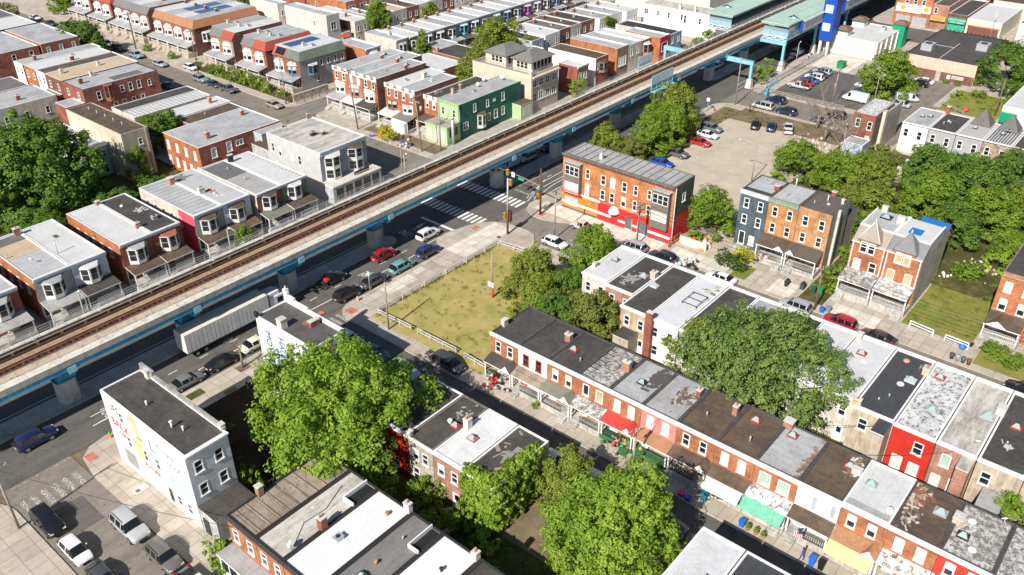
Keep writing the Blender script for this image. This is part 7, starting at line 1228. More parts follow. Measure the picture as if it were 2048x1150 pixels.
tree('m0', 94.6, 63.4, 4.6, 8.6, 'round tree at the lawn corner hiding the street cars'); tree('lot', 84.2, 66.8, 4.4, 8.8, 'pointed olive tree at the lawn edge'); tree('lot', 79.8, 61.6, 4.2, 7.4, 'olive tree at the lawn edge nearest the row house roofs'); tree('m1', 85.8, 61.8, 3.2, 6.0, 'tree between the two olive trees and the white roof'); tree('m3', 81.3, 54.6, 4.9, 6.6, 'brownish green tree spreading over the black row house roofs'); tree('m1', 78.4, 58.6, 3.6, 6.5, 'dark tree behind the first row house roof')
tree('m0', 117.2, 56.3, 4.5, 9.0, 'tree beside the red painted side wall'); LT = 'trees between the gravel lot and the railway'
tree('m2', 153.4, 84.2, 5.6, 11.5, 'tallest of the trees between gravel lot and railway', group=LT); tree('m0', 140.8, 82.6, 5.0, 8.2, 'brightest broad tree between gravel lot and railway', group=LT); tree('lot', 133.6, 88.0, 3.8, 7.6, 'leftmost olive tree between orange block and railway', group=LT); tree('m0', 146.4, 81.6, 4.4, 9.0, 'middle tree among the lot trees behind the dark wagon', group=LT); tree('m3', 134.5, 83.0, 3.4, 5.2, 'low tree right behind the orange block roof', group=LT); tree('m0', 150.0, 86.5, 3.6, 7.0, 'small tree in front of the railway pier among lot trees', group=LT)
tree('m2', 165.5, 142.6, 8.2, 12.4, 'large olive tree at the top centre above the hip roofs'); tree('m3', 157.8, 141.4, 5.0, 9.5, 'brownish tree left of the large top centre tree'); tree('m2', 149.6, 138.0, 5.0, 8.2, 'olive tree beside the beige hall terrace'); tree('m0', 159.7, 182.0, 4.4, 12.0, 'tall full tree at the top behind the plastered row end'); tree('cone', 152.2, 157.4, 2.8, 10.0, 'narrow pointed green tree before the far row houses'); tree('m2', 180.5, 183.6, 3.6, 7, 'small yellow green tree behind the far row houses'); tree('m0', 188, 190, 4.6, 8, 'green tree at the top edge behind the far row'); tree('m1', 79.8, 159.8, 5.8, 7.6, 'round tree between the beige building and the low roofs'); tree('m1', 101.2, 233.4, 6.6, 9.6, 'dark street tree at the upper left'); tree('m0', 119.0, 281, 5.2, 9.0, 'tree at the top edge beside the grey mansard terrace'); tree('m3', 98, 277, 6.0, 8.5, 'tree in the upper left corner'); tree('m1', 92, 290, 6, 9, 'dark tree beyond the upper left corner'); tree('m1', 150, 236, 5, 8, 'dark tree at the top beside the distant roofs')
tree('m0', 203.0, 57.8, 6.9, 11.5, 'big round tree in the middle of the parking lot'); tree('m1', 226.0, 37.6, 7.4, 11.8, 'big dark tree beside the pink store'); tree('m1', 219, 32, 5.2, 9, 'dark tree beyond the white bay-windowed house')
WT = 'trees of the wooded lot behind the twins'
for k, (kd, x, y, r_, h_, lb) in enumerate((('m0', 148.5, 55.2, 5.4, 7.4, 'leftmost tree of the wooded lot by the gravel'), ('m0', 147.5, 47.6, 4.8, 7.6, 'second tree of the wooded lot below the bare trees'), ('m2', 146.7, 41.4, 5.2, 8.6, 'yellowish tree of the wooded lot under the party wall'), ('m1', 156.8, 33.2, 6.4, 9.8, 'darkest tallest tree of the wooded lot before the ribbed roof'), ('m1', 156.0, 25.4, 6.0, 9.6, 'dark tree of the wooded lot at the right'), ('m0', 145.6, 30.4, 5.4, 9.2, 'bright green tree in the centre of the wooded lot'), ('m0', 146.2, 20.8, 5.4, 8.8, 'bright tree of the wooded lot above the green lawn'), ('m2', 138.6, 37.0, 5.2, 7.4, 'tree of the wooded lot right behind the grey side wall'), ('m1', 140.0, 24.4, 4.4, 7.0, 'dark tree beside the blue roof tarpaulin'), ('m1', 166.5, 22.8, 4.6, 8.6, 'dark tree at the right edge of the wooded lot'), ('m3', 158.5, 43.6, 4.4, 6.4, 'brownish tree between bare tree and white rear walls'), ('m2', 152.5, 16.5, 5.0, 8.0, 'tree of the wooded lot at the right frame edge'), ('m1', 132.6, 31.5, 3.6, 6.5, 'dark tree behind the white gabled roof'), ('m0', 152.4, 44.5, 3.8, 6.4, 'small tree below the pale blue clapboard house'), ('m0', 162, 28.5, 4.5, 7.5, 'tree tucked behind the darkest wooded lot tree'), ('m0', 140, 15.5, 3.6, 4.6, 'low tree at the top of the green lawn'), ('m1', 131, 38.5, 3.2, 5.6, 'small dark tree behind the orange town houses'))): tree(kd, x, y, r_, h_, lb, group=WT)
def bare(label, x, y, Hh, sp, seed, m, n=9):
    rn = random.Random(seed); t = thing('bare_tree', label, 'tree', (x, y, .1)); q = MB(); tw = MB()
    q.tube([(x, y, 0), (x+.1, y, Hh*.35), (x-.1, y+.1, Hh*.6)], [sp*.045+.05, sp*.035+.04, sp*.02+.02], 7, m)
    def br(p, d, L, r, k, mb):
        e = p+d*L; mid = p+d*L*.5+Vector((rn.uniform(-.1, .1)*L, rn.uniform(-.1, .1)*L, .06*L)); mb.tube([p, mid, e], [r, r*.75, r*.5], 5 if k > 1 else 3, m, cap=False)
        if k == 0: return
        for _ in range(3 if k > 1 else 4):
            dd = (d+Vector((rn.uniform(-.8, .8), rn.uniform(-.8, .8), rn.uniform(-.3, .6)))).normalized(); br(p+d*L*rn.uniform(.45, 1), dd, L*rn.uniform(.5, .75), r*.5, k-1, q if k > 2 else tw)
    for i in range(n):
        a = 6.283*i/n+rn.uniform(-.3, .3); d = Vector((math.cos(a)*.75, math.sin(a)*.75, rn.uniform(.35, .9))).normalized(); br(Vector((x, y, Hh*rn.uniform(.3, .6))), d, sp*rn.uniform(.4, .6), sp*.014+.012, 3 if sp > 3 else 2, q)
    q.build('trunk', t); tw.build('twig', t)
bare('large leafless tree with pale forked trunk beside the lone brick house', 164.6, 52.6, 9.5, 6.0, 3, BARKL, 10); bare('leafless grey tree by the side street cars', 174.5, 62.0, 7.5, 5.5, 5, BARKL, 9); bare('leafless tree beside the dusty pickup', 169.0, 58.0, 7.0, 4.5, 8, BARKL, 8); bare('thin bare street tree in a pavement pit beside the black sedan', 46.2, 84.7, 6.2, 2.4, 6, BARKL, 9); bare('thin bare street tree by the sign wall', 53.6, 84.6, 5.0, 2.0, 7, BARKL, 7); bare('bare forked tree left of the pale blue clapboard house', 157.5, 50.5, 8.0, 4.0, 9, BARKL, 7)
ST_ = 'small street trees by the station'
tree('sap', 198.6, 85.3, 2.2, 5.2, 'small yellow green street tree right of the lone portal frame', group=ST_); tree('sap', 193.2, 84.9, 2.2, 4.8, 'small yellow green street tree left, nearer the bike racks', group=ST_); tree('sap', 154.8, 110.6, 2.4, 6.5, 'young street tree behind the railing before the beige hall'); tree('s0', 64.9, 110.0, 2.0, 5.2, 'small tree behind the railing before the grey porch roof'); tree('m0', 188.6, 139.6, 3.4, 5.6, 'round green tree among the mid-block roofs'); tree('m0', 182.8, 139.0, 3.4, 5.8, 'bright round tree right of the vine covered house end'); tree('s0', 214.0, 110.0, 2.6, 4.6, 'small tree before the long white building'); tree('s0', 208.5, 110.4, 1.8, 3.6, 'shrub by the red wall before the long white building'); tree('bush', 205, 113, 1.6, 2, 'green bush behind the blue shop', cat='bush', name='bush'); tree('s0', 80.0, 1.6, 2.5, 4.8, 'small bright tree at the right frame edge behind the row', rz=2); tree('s0', 68.8, 148.6, 2.6, 7.0, 'vine-like tree climbing the beige building wall'); tree('m1', 45.5, 137.0, 5.5, 6.0, 'dark shrubby tree under the huge maple'); tree('m1', 58, 136.5, 4.5, 5.5, 'dark shrubby tree right of the huge maple base'); tree('s0', 46.2, 132.8, 2.2, 3.8, 'bright shrub behind the white roofed twins'); tree('m1', 36, 140, 5, 7, 'dark tree left below the huge maple'); tree('m0', 30.5, 148, 5.5, 9, 'tree at the left frame edge below the maple'); tree('m1', 66.5, 141.5, 3.5, 4.0, 'low dark shrubbery behind the pink walled house', name='shrub', cat='shrub')
BU = 'bushes in the yards and front gardens'
def bush(kind, x, y, r_, h_, lb, z=.12): tree(kind, x, y, r_, h_, lb, z, 'bush', BU, 'bush')
bush('hedge', 110.1, 49.6, 1.55, 2.7, 'left of two clipped dark green round bushes'); bush('hedge', 109.6, 47.0, 1.65, 2.8, 'right of two clipped dark green round bushes'); bush('gold', 112.2, 47.6, 1.9, 2.7, 'yellow bush behind the two clipped round bushes'); bush('gold', 111.2, 127.0, 2.0, 3.4, 'yellow bush in front of the brick pair beyond the railway'); bush('bush', 111.6, 10.6, 1.9, 1.6, 'clipped green hedge before the right edge brick house'); bush('bush', 110.6, 8.0, 1.8, 1.4, 'green hedge at the right frame edge'); bush('weed', 33.4, 65.0, 1.6, 3.2, 'vine tangle at the rear corner of the mural building'); bush('weed', 26.2, 59.6, 1.5, 2.4, 'leafy weeds beside the white enclosed porch'); bush('bush', 25.6, 57.6, 1.1, 1.8, 'small bush at the corner of the white enclosed porch')
for k, (x, y, r_, h_, kd, lb) in enumerate(((114.5, 166.5, 1.3, 1.6, 'weed', 'garden shrub beside the corner mansard steps'), (114.3, 171.5, 1.6, 2.2, 'weed', 'garden shrub below the solar panel house'), (114.4, 176.8, 1.8, 2.8, 'bush', 'tall garden shrub before the red shingled pair'), (114.2, 180.5, 1.7, 3.0, 'weed', 'bright garden shrub by the dark grey pickup'), (114.6, 184.5, 1.8, 2.4, 'bush', 'dark garden shrub by the navy sedan'), (114.2, 190.0, 1.5, 2.6, 'weed', 'garden shrub by the grey blue SUV'), (114.4, 193.5, 1.6, 2.2, 'bush', 'garden shrub before the mauve house'), (114.2, 212.0, 1.2, 1.6, 'bush', 'small shrub before the orange end terrace'), (114, 224, 1.4, 1.8, 'bush', 'shrub before the brown shingled terrace'), (44.2, 49.6, 2.2, 3.0, 'bush', 'dark shrub in the yard by the stone faced wall'), (44.0, 43.6, 2.4, 2.6, 'weed', 'lush shrub below the ivy covered house'), (41.2, 46.6, 2.4, 2.0, 'bush', 'overgrown bush in the yard middle'), (42.4, 40.0, 2.2, 2.4, 'weed', 'leafy overgrowth behind the white roof with light well'), (40.2, 53.6, 2.0, 2.8, 'bush', 'shrub behind the streaked grey roof'), (113.4, 33.2, 1.4, 1.2, 'weed', 'weeds along the grey side wall'), (118, 34.6, 1.8, 1.5, 'weed', 'weeds in the strip left of the gabled twin'), (124, 35, 2.0, 2.2, 'bush', 'bush at the back of the strip by the gabled twin'), (131, 19, 2.2, 2.0, 'bush', 'bush at the far edge of the green lawn'), (136, 16.5, 2.4, 2.6, 'weed', 'overgrowth at the far end of the green lawn'), (121, 57.5, 1.6, 2.0, 'weed', 'weeds by the driveway beside the red side wall'), (222.6, 50, .8, .8, 'bush', 'small bush at the foot of the pink store wall'), (222.6, 47.6, .9, 1.0, 'bush', 'second small bush at the foot of the pink store'), (214, 45.2, 1.6, 1.2, 'weed', 'weeds along the grass lot edge'), (217, 41, 1.8, 1.6, 'bush', 'bush on the grass lot edge'), (65.6, 58.4, .7, 1.0, 'bush', 'small plant before the first row house porch'), (64.3, 50.4, .5, .9, 'weed', 'potted shrub before the mossy porch roof house'))): bush(kd, x, y, r_, h_, lb)
ivy = tag(leaf_o := link(bpy.data.objects.new('ivy', leaf_mesh('ivy', [(46.2, 41.6+i*.75, 1.0+j*1.25, .8, .75, .95) for i in range(5) for j in range(5)]+[(46.6+i*1.0, 41.3, 1.2+j*1.3, 1.0, .75, .9) for i in range(6) for j in range(4)]+[(47+i*1.2, 41.6, 6.4-i*.05, 1.0, .9, .6) for i in range(6)]+[(46.3, 42+i*.9, 6.5, .9, .8, .7) for i in range(4)]+[(45.2, 41.5+i, .8, 1.2, .9, .9) for i in range(4)], 30000, .27, LEAF['lime'], 77, .8, .3, .1, .25, .42, 40))), 'thick bright green ivy covering the rear wall of a row house', 'ivy')
tag(link(bpy.data.objects.new('vine', leaf_mesh('vine', [(200.6+i*.5, 134.3, 5.6-i*.2, 1.0, .6, 1.2) for i in range(9)], 2500, .35, LEAF['olive'], 78))), 'green vine over the top of the mid-block silver roof house', 'vine')
def scatter(name, label, areas, n, sz, mat, seed, hgt=.25):
    rg = np.random.default_rng(seed); lob = []
    for x0, x1, y0, y1, m_ in areas:
        for _ in range(m_): r_ = rg.uniform(.25, .8); lob.append((rg.uniform(x0, x1), rg.uniform(y0, y1), .18, r_, r_, hgt*rg.uniform(.5, 1.6)))
    o = link(bpy.data.objects.new(name, leaf_mesh(name, lob, n, sz, mat, seed, .35, 0, .6, .6))); o['kind'] = 'stuff'; o['label'] = label; return o
scatter('weeds', 'low weeds and rough grass along walls, lots and yards', [(111.5, 130, 33, 36.4, 50), (74.5, 81, 12, 58, 60), (38.8, 46, 15, 60, 70), (154, 174, 79.4, 83.2, 40), (118, 152, 78, 83.5, 40), (168, 176, 56, 79, 40), (126, 170, 12, 52, 120), (36, 72, 132, 150, 60), (204, 218, 36, 45, 40), (113, 117, 162, 204, 60), (32.5, 46, 60, 80, 20), (112, 134, 14, 16, 10), (112, 135, 21.2, 22.4, 20), (25.5, 27, 57, 64, 6), (142, 168, 130, 150, 40)], 26000, .3, LEAF['mid'], 91)
scatter('grass_tufts', 'dry grass tufts on the fenced lawn and the green lot', [(65, 92.5, 60, 80.7, 200), (112, 135, 14, 22, 120), (66, 92, 80.2, 80.9, 60)], 16000, .16, leafm((.16, .15, .04), (.28, .25, .07), (.4, .33, .13), .2), 93, .07)

# ------------------------------------------------------------------ poles, wires, signals, signs
def pole(label, x, y, h, arms=(), m=None, r=.14, lean=(0, 0), lamp=None, name='utility_pole', cat='pole', group=None, box=None, sign=None, ry=0):
    m = m or WOOD; t = thing(name, label, cat, (x, y, .12), 0, group); q = MB(); q.tube([(x, y, 0), (x+lean[0], y+lean[1], h)], [r, r*.7], 9, m); q.build('shaft', t)
    for z, L, ax in arms:
        f = z/h; cx, cy = x+lean[0]*f, y+lean[1]*f; q = MB()
        if ax == 'x': q.box(cx-L, cx+L, cy-.22, cy-.1, z-.07, z+.07, m)
        else: q.box(cx-.22, cx-.1, cy-L, cy+L, z-.07, z+.07, m)
        for k in (-.9, -.45, .45, .9): q.cyl(cx+(L*k if ax == 'x' else -.16), cy+(L*k if ax == 'y' else -.16), z+.07, z+.28, .05, .04, 6, plain((.5, .5, .5)))
        q.build('cross_arm', t)
    if lamp:
        a = Vector((x+lean[0], y+lean[1], h-.3)); b = a+Vector((lamp[0], lamp[1], .6)); q = MB(); q.tube([a, a.lerp(b, .5)+Vector((0, 0, .25)), b], .05, 6, GALV); q.build('lamp_arm', t); d = Vector((lamp[0], lamp[1], 0)).normalized()*.35; q = MB(); q.tube([b-d*.2, b+d], [.16, .1], 8, plain((.6, .6, .6))); q.build('lamp_head', t)
    if box: q = MB(); q.cyl(x+.35, y, box, box+.9, .26, .26, 10, plain((.4, .41, .41))); q.build('transformer', t)
    if sign: q = MB(); q.box(x-.04, x+.5, y-.03, y+.03, sign, sign+.35, plain((.03, .28, .17))); q.box(x-.03, x+.03, y-.45, y+.1, sign+.4, sign+.7, plain((.03, .28, .17))); q.build('street_sign', t)
    return t
pole('leaning wood pole at the lower left frame edge', 15.1, 79.3, 9.0, [(8.3, 1.2, 'x')], WOODG); pole('weathered wood pole between the fence and the near side street', 64.4, 76.5, 7.8, [], WOODG)
pole('pale wood utility pole with cross arm beside the lawn street trees', 100.0, 75.0, 9.2, [(8.9, 1.3, 'x')], WOODG, lean=(.2, 0)); pole('wood utility pole with cross arm before the red shopfront', 106.9, 63.4, 7.6, [(7.2, 1.2, 'x'), (6.3, 1.0, 'x')], WOOD, box=5.0); pole('wood pole with lamp arm in front of the green railings porch', 62.0, 34.9, 7.0, [(6.6, .9, 'x')], WOODG, lamp=(-1.6, 0)); pole('wood pole by the silver SUV and blue bin', 106.9, 33.3, 7.4, [(7.0, 1.0, 'x')], WOOD, lamp=(-1.6, .2)); pole('tall slender wood pole with green street sign at the gravel lot corner', 176.6, 82.2, 11.0, [], WOODG, sign=4.2); pole('short dark pole at the gravel lot corner pavement', 174.2, 77.4, 4.8, [], WOOD)
pole('grey pole with long lamp arm in the gravel lot', 141.1, 60.3, 7.5, [], WOODG, .1, lamp=(-.5, 3.0)); pole('tall wood pole with lamp beside the terrace porches', 112.7, 227.9, 10.0, [(9.5, 1.1, 'x')], WOOD, .2, lamp=(-1.5, 0)); pole('tall wood pole with cross arm at the orange terrace driveway', 111.6, 196.3, 11, [(10.6, 1.2, 'x')], WOOD, sign=3.5); pole('wood pole with green street sign by the corner mansard house', 111.7, 161.2, 11, [(10.6, 1.3, 'y')], WOODG, sign=4.5); pole('tall leaning wood pole before the three brick row houses', 111.8, 136.7, 13.5, [(13, 1.2, 'x')], WOOD, lean=(-.8, .5)); pole('wood pole with several cross arms by the lime shopfront', 111.9, 117.6, 12.0, [(11.5, 1.6, 'x'), (10.6, 1.3, 'y')], WOODG, lean=(-.5, .6), box=8.6); pole('wood pole at the lime corner of the green building', 114.8, 115.2, 12.5, [(12.1, 1.0, 'x')], WOODG, lamp=(-1.2, -.6)); pole('wood pole standing in the parking lot near the cargo van', 190.2, 65.2, 8.5, [(8.1, 1.0, 'x')], WOODG, lean=(.5, 0)); pole('grey lamp pole beside the round parking tree', 193.5, 57.2, 7.5, [], WOODG, .1, lamp=(1.0, -.6)); pole('brown wood pole on the grass lot', 206.5, 35.0, 8.0, [], WOOD, .18); pole('thin grey lamp pole on the station pavement', 210.0, 83.0, 6.5, [], GALV, .09, lamp=(.7, 0), name='lamp_post'); pole('slim lamp post by the low white shop on the far street', 268.6, 52.5, 9, [], GALV, .1, lamp=(-1.5, 0), name='lamp_post'); pole('grey pole at the far corner shopfront by the grey store', 100.4, 111.2, 6, [], WOODG, .1)
GP = plain((.30, .36, .26), .6)
for x, lb in ((37.6, 'green lamp post on the far pavement before the pale porch roof'), (61.0, 'green lamp post on the far pavement before the pink walled house'), (98.2, 'green lamp post on the far pavement right of the grey corner store')): pole(lb, x, 108.0, 6.6, [], GP, .14, lamp=(0, -.5), name='lamp_post', cat='lamp post')
def sig_head(q, x, y, z, yel): q.box(x-.2, x+.2, y-.2, y+.2, z, z+1.1, yel); [q.tube([(x-.2, y, z+.2+.34*k), (x-.34, y, z+.2+.34*k)], .13, 8, (plain((.3, .02, .02)), plain((.3, .2, .02)), plain((.02, .25, .1)))[2-k]) for k in range(3)]
YEL = paint((.62, .36, .03), .15); SIGP = plain((.13, .05, .035), .6)
t = thing('traffic_signal', 'traffic signal pole with long mast arm reaching over the avenue lanes', 'traffic signal', (105.4, 82.2, .13)); q = MB(); q.tube([(105.4, 82.2, 0), (105.4, 82.2, 8.7)], [.2, .13], 10, SIGP); q.build('shaft', t); q = MB(); q.tube([(105.4, 82.2, 5.4), (105.4, 86, 5.9), (105.4, 92.3, 6.2)], [.1, .085, .05], 8, plain((.32, .20, .17), .5)); q.build('mast_arm', t)
for y in (92.2, 89.4): q = MB(); sig_head(q, 105.2, y, 5.5, YEL); q.build('signal_head', t)
q = MB(); sig_head(q, 105.1, 82.55, 3.0, YEL); q.build('signal_head', t); q = MB(); q.box(105.18, 105.22, 87.8, 88.5, 5.5, 6.4, TRIM); q.build('regulatory_sign', t); q = MB(); q.box(105.16, 105.2, 85.7, 87.0, 5.35, 5.85, plain((.03, .34, .22))); q.build('street_sign', t); q = MB(); q.box(104.9, 105.9, 82.0, 82.25, 4.9, 5.25, plain((.03, .34, .26))); q.build('street_sign', t)
t = thing('traffic_signal', 'traffic signal pole with brown cabinet at the lawn corner', 'traffic signal', (96.3, 81.9, .13)); q = MB(); q.tube([(96.3, 81.9, 0), (96.3, 81.9, 3.9)], [.2, .18], 10, SIGP); q.tube([(96.3, 81.9, 3.9), (96.4, 81.9, 10.2)], [.16, .13], 10, GALV); q.build('shaft', t); q = MB(); sig_head(q, 95.9, 82.2, 3.0, YEL); q.build('signal_head', t); q = MB(); q.box(96.45, 97.0, 81.5, 82.1, 2.4, 4.3, SIGP); q.build('cabinet', t); q = MB(); sig_head(q, 96.5, 81.4, 9.0, YEL); q.build('signal_head', t)
def tsign(label, x, y, h, w, hh, c): t = thing('road_sign', label, 'sign', (x, y, .13)); q = MB(); q.cyl(x, y, 0, h, .05, .05, 6, GALV); q.build('post', t); q = MB(); q.box(x-.03, x+.03, y-w/2, y+w/2, h-hh, h, c); q.build('sign_plate', t)
tsign('street sign pole with pale green plates at the pavement kerb', 69.0, 86.0 - .6, 4.0, .6, .7, plain((.35, .5, .45))); tsign('white traffic sign on the gravel lot corner pavement', 168.8, 85.0, 3.2, .8, .8, TRIM); tsign('small white sign before the grey corner store', 112.9, 124.6, 3.0, .5, 1.2, TRIM)
t = thing('backboard_pole', 'wood pole with basketball backboard and red foot on the lawn', 'backboard', (79.9, 70.9, .13)); q = MB(); q.tube([(79.9, 70.9, 1.6), (79.9, 70.9, 7.7)], [.13, .1], 8, WOODG); q.build('shaft', t); q = MB(); q.tube([(79.9, 70.9, 0), (79.9, 70.9, 1.6)], .19, 10, plain((.55, .06, .03))); q.build('foot_pad', t); q = MB(); q.box(79.55, 79.62, 70.3, 71.5, 2.0, 2.9, paint((.55, .54, .52))); q.build('backboard', t)
WIREM = plain((.05, .05, .05), .5)
def wire(label, a, b, sag=.6, r=.025):
    a, b = Vector(a), Vector(b); q = MB(); q.tube([a.lerp(b, k/10)-Vector((0, 0, sag*4*(k/10)*(1-k/10))) for k in range(11)], r, 4, WIREM); tag(q.build('overhead_wire'), label, 'wire', 'overhead wires')
for i, dx in enumerate((-1.0, 0, 1.0)):
    n_ = ('left', 'middle', 'right')[i]
    wire(f'{n_} wire strung along the side street past the red shopfront', (106.9+dx*.9, 63.4, 7.3), (106.9+dx*.9, 33.3, 7.1)); wire(f'{n_} wire from the corner wood pole to the shopfront pole', (100.2+dx, 75, 9), (106.9+dx, 63.4, 7.3)); wire(f'{n_} wire along the side street to the right frame edge', (106.9+dx*.9, 33.3, 7.1), (106.9+dx*.9, 0, 7.2)); wire(f'{n_} wire along the terrace on the far side street', (112.6+dx, 227.9, 9.6), (111.6+dx, 196.3, 10.8)); wire(f'{n_} wire along the mansard pairs on the far side street', (111.6+dx, 196.3, 10.8), (111.7+dx, 161.2, 10.8)); wire(f'{n_} wire crossing before the brick row houses', (111.7+dx, 161.2, 10.8), (111.1+dx, 137.2, 13.1)); wire(f'{n_} wire from the leaning pole to the lime corner', (111.1+dx, 137.2, 13.1), (111.5+dx, 118.1, 11.7)); wire(f'{n_} wire between poles at the parking lot and gravel lot', (176.6+dx*.2, 82.2, 10.6), (190.6+dx, 65.2, 8.3))
wire('wire crossing the pavement from the pole to the enclosed porch', (15.1, 79.3, 8.4), (26.8, 57, 6), .5); wire('wire from the side street pole to the pink row house', (62, 34.9, 6.6), (66.3, 34.5, 5.8), .2); wire('wire from the shopfront pole to the orange block', (106.9, 63.4, 6.4), (110.4, 66, 7.4), .2); wire('wire over the yards behind the row houses', (74, 16, 6), (81.2, 8, 6), .3); wire('second wire over the yards behind the row houses', (74, 24, 6), (81.2, 14.5, 6), .3); wire('wire to the gabled twin', (106.9, 33.3, 6.8), (115.2, 30, 7), .4)
# ------------------------------------------------------------------ fences
FW = paint((.60, .58, .53), .25)
def rails(label, x0, y0, x1, y1, n=3, h=.95, m=None, group='low two-rail fence sections round the lawn', bars=(.5, .9), z=.13):
    m = m or FW; t = thing('rail_fence', label, 'fence', ((x0+x1)/2, (y0+y1)/2, z), 0, group); d = Vector((x1-x0, y1-y0, 0)); d.normalize(); nn = Vector((-d.y, d.x, 0))*.05
    for k in range(n): f = k/(n-1); px_, py = x0+(x1-x0)*f, y0+(y1-y0)*f; q = MB(); q.box(px_-.07, px_+.07, py-.07, py+.07, z-.1, z+h, m); q.build('post', t)
    for b in bars:
        q = MB(); a = [(x0-nn.x, y0-nn.y), (x1-nn.x, y1-nn.y), (x1+nn.x, y1+nn.y), (x0+nn.x, y0+nn.y)]; q.prism(a, z+b-.07, z+b+.07, m); q.build('rail', t)
ns = ['nearest the corner pole', 'second from the corner pole', 'third from the corner pole', 'by the white paving slabs', 'opposite the teal car', 'opposite the navy car', 'at the traffic signal corner']
for k, (xa, xb) in enumerate(((66.4, 70.2), (71.0, 74.6), (75.6, 79.2), (80.2, 83.8), (84.8, 88.2), (89.2, 92.2))): rails('pale two-rail fence section along the avenue lawn, '+ns[k], xa, 80.6, xb, 80.6)
rails('pale two-rail fence section at the lawn end near the pole with signal', 92.4, 80.5, 93.0, 74.5, 3); rails('pale two-rail fence section on the near side street, nearest the avenue', 66.0, 80.3, 66.2, 73.9, 4); rails('pale two-rail fence section on the near side street, in the middle', 66.2, 72.6, 66.3, 65.5, 4); rails('pale two-rail fence section on the near side street, by the minivan', 66.2, 63.9, 66.0, 60.0, 3)
rails('white two-rail fence section on the green lawn, left one', 111.4, 21.4, 111.0, 18.2, 2, .9, TRIM, 'white fence sections on the green lawn'); rails('white two-rail fence section on the green lawn, right one', 111.0, 16.6, 110.8, 13.6, 2, .9, TRIM, 'white fence sections on the green lawn')
rails('long low rail along the cross street kerb by the stone wall', 113, 158.9, 124, 158.9, 6, .9, WOODG, None); rails('long grey mesh fence line between station pavement and parking lot', 191, 81.8, 229, 81.8, 14, 1.6, GALV, None, (.3, .8, 1.2, 1.55)); rails('wood rail fence across the parking lot entrance', 188.9, 79.2, 188.9, 62.0, 7, 1.0, WOODG, None); rails('wood fence beside the driveway of the red side wall', 112.5, 58.6, 118, 55.4, 5, 1.3, WOODG, None, (.3, .6, .9, 1.2)); rails('rusty gate fence at the corner of the orange block', 109.2, 58.9, 112.8, 58.9, 3, 1.4, paint((.5, .14, .08)), None, (.2, .6, 1.0, 1.35)); rails('fence between the parking driveway and the grass lot', 206.2, 46.2, 202.4, 40.5, 4, 1.0, WOODG, None); rails('yard fence behind the streaked roofs', 39.2, 44.5, 46.0, 44.5, 5, 1.2, GALV, None, (.4, .8, 1.15)); rails('yard fence behind the stone faced wall', 39.5, 49.4, 46, 49.4, 5, 1.4, WOODG, None, (.3, .6, .9, 1.3)); rails('dark fence behind the grey store corner', 82.0, 137.5, 82.0, 131.5, 4, 1.6, WOOD, None, (.3, .7, 1.1, 1.5))
tag(struct(MB().build('x')) if False else (lambda q: (q.box(113.6, 123.8, 160.7, 161.05, .1, 1.7, stone((.42, .36, .29))), q.box(113.5, 123.9, 160.68, 161.08, 1.7, 1.8, CONCL), q.build('stone_wall'))[2])(MB()), 'rubble stone retaining wall at the foot of the corner mansard house', 'wall')
tag((lambda q: (q.box(111.8, 112.1, 53.6, 58.4, .1, 1.5, CREAM), q.build('boundary_wall'))[1])(MB()), 'low cream wall beside the rusty gate at the orange block', 'wall')
t = thing('bike_rack', 'row of light blue bicycle racks on the station pavement', 'bicycle rack', (190, 80.6, .13))
for k in range(9): q = MB(); x = 186.5+k*1.15; q.tube([(x+.4*math.cos(a), 80.7+.1*k, .75+.55*math.sin(a)) for a in np.linspace(0, 6.283, 13)], .07, 6, STEELL); q.build('rack_loop', t)
q = MB(); q.box(186, 197, 81.2, 81.35, .2, .4, STEELL); q.box(186.5, 187.3, 79.2, 79.6, .2, 1.8, STEELB); q.build('base_rail', t)
# ------------------------------------------------------------------ bins, hydrants, clutter
def bin_(label, x, y, c, h=1.0, cat='bin', group=None, z=.13, w=.3):
    t = thing('wheeled_bin' if h > .8 else 'trash_can', label, cat, (x, y, z), 0, group); m = plain(c, .5); q = MB(); lo, hi = rect(x-w*.8, x+w*.8, y-w*.8, y+w*.8), rect(x-w, x+w, y-w, y+w)
    for i in range(4): j = (i+1) % 4; q.poly([(*lo[i], z), (*lo[j], z), (*hi[j], z+h*.9), (*hi[i], z+h*.9)], m)
    q.build('body', t); q = MB(); q.box(x-w-.03, x+w+.03, y-w-.03, y+w+.06, z+h*.9, z+h, m); q.build('lid', t)
def can(label, x, y, c, group=None, z=.13):
    t = thing('trash_can', label, 'trash can', (x, y, z), 0, group); q = MB(); q.tube([(x, y, z), (x, y, z+.72)], [.23, .3], 12, plain(c, .5)); q.build('body', t); q = MB(); q.tube([(x, y, z+.721), (x, y, z+.78), (x, y, z+.86)], [.33, .32, .1], 12, plain(sc3(c, 1.4), .5)); q.build('lid', t)
TC = 'trash cans in line on the pavement'
for k, (y, c, lb) in enumerate(((14.6, (.05, .055, .055), 'dark grey trash can first in the line of four'), (13.9, (.25, .28, .28), 'pale lidded trash can second in the line of four'), (13.2, (.07, .09, .09), 'grey green trash can third in the line of four'), (12.5, (.13, .06, .04), 'brown trash can last in the line of four'))): can(lb, 107.3, y, c, TC)
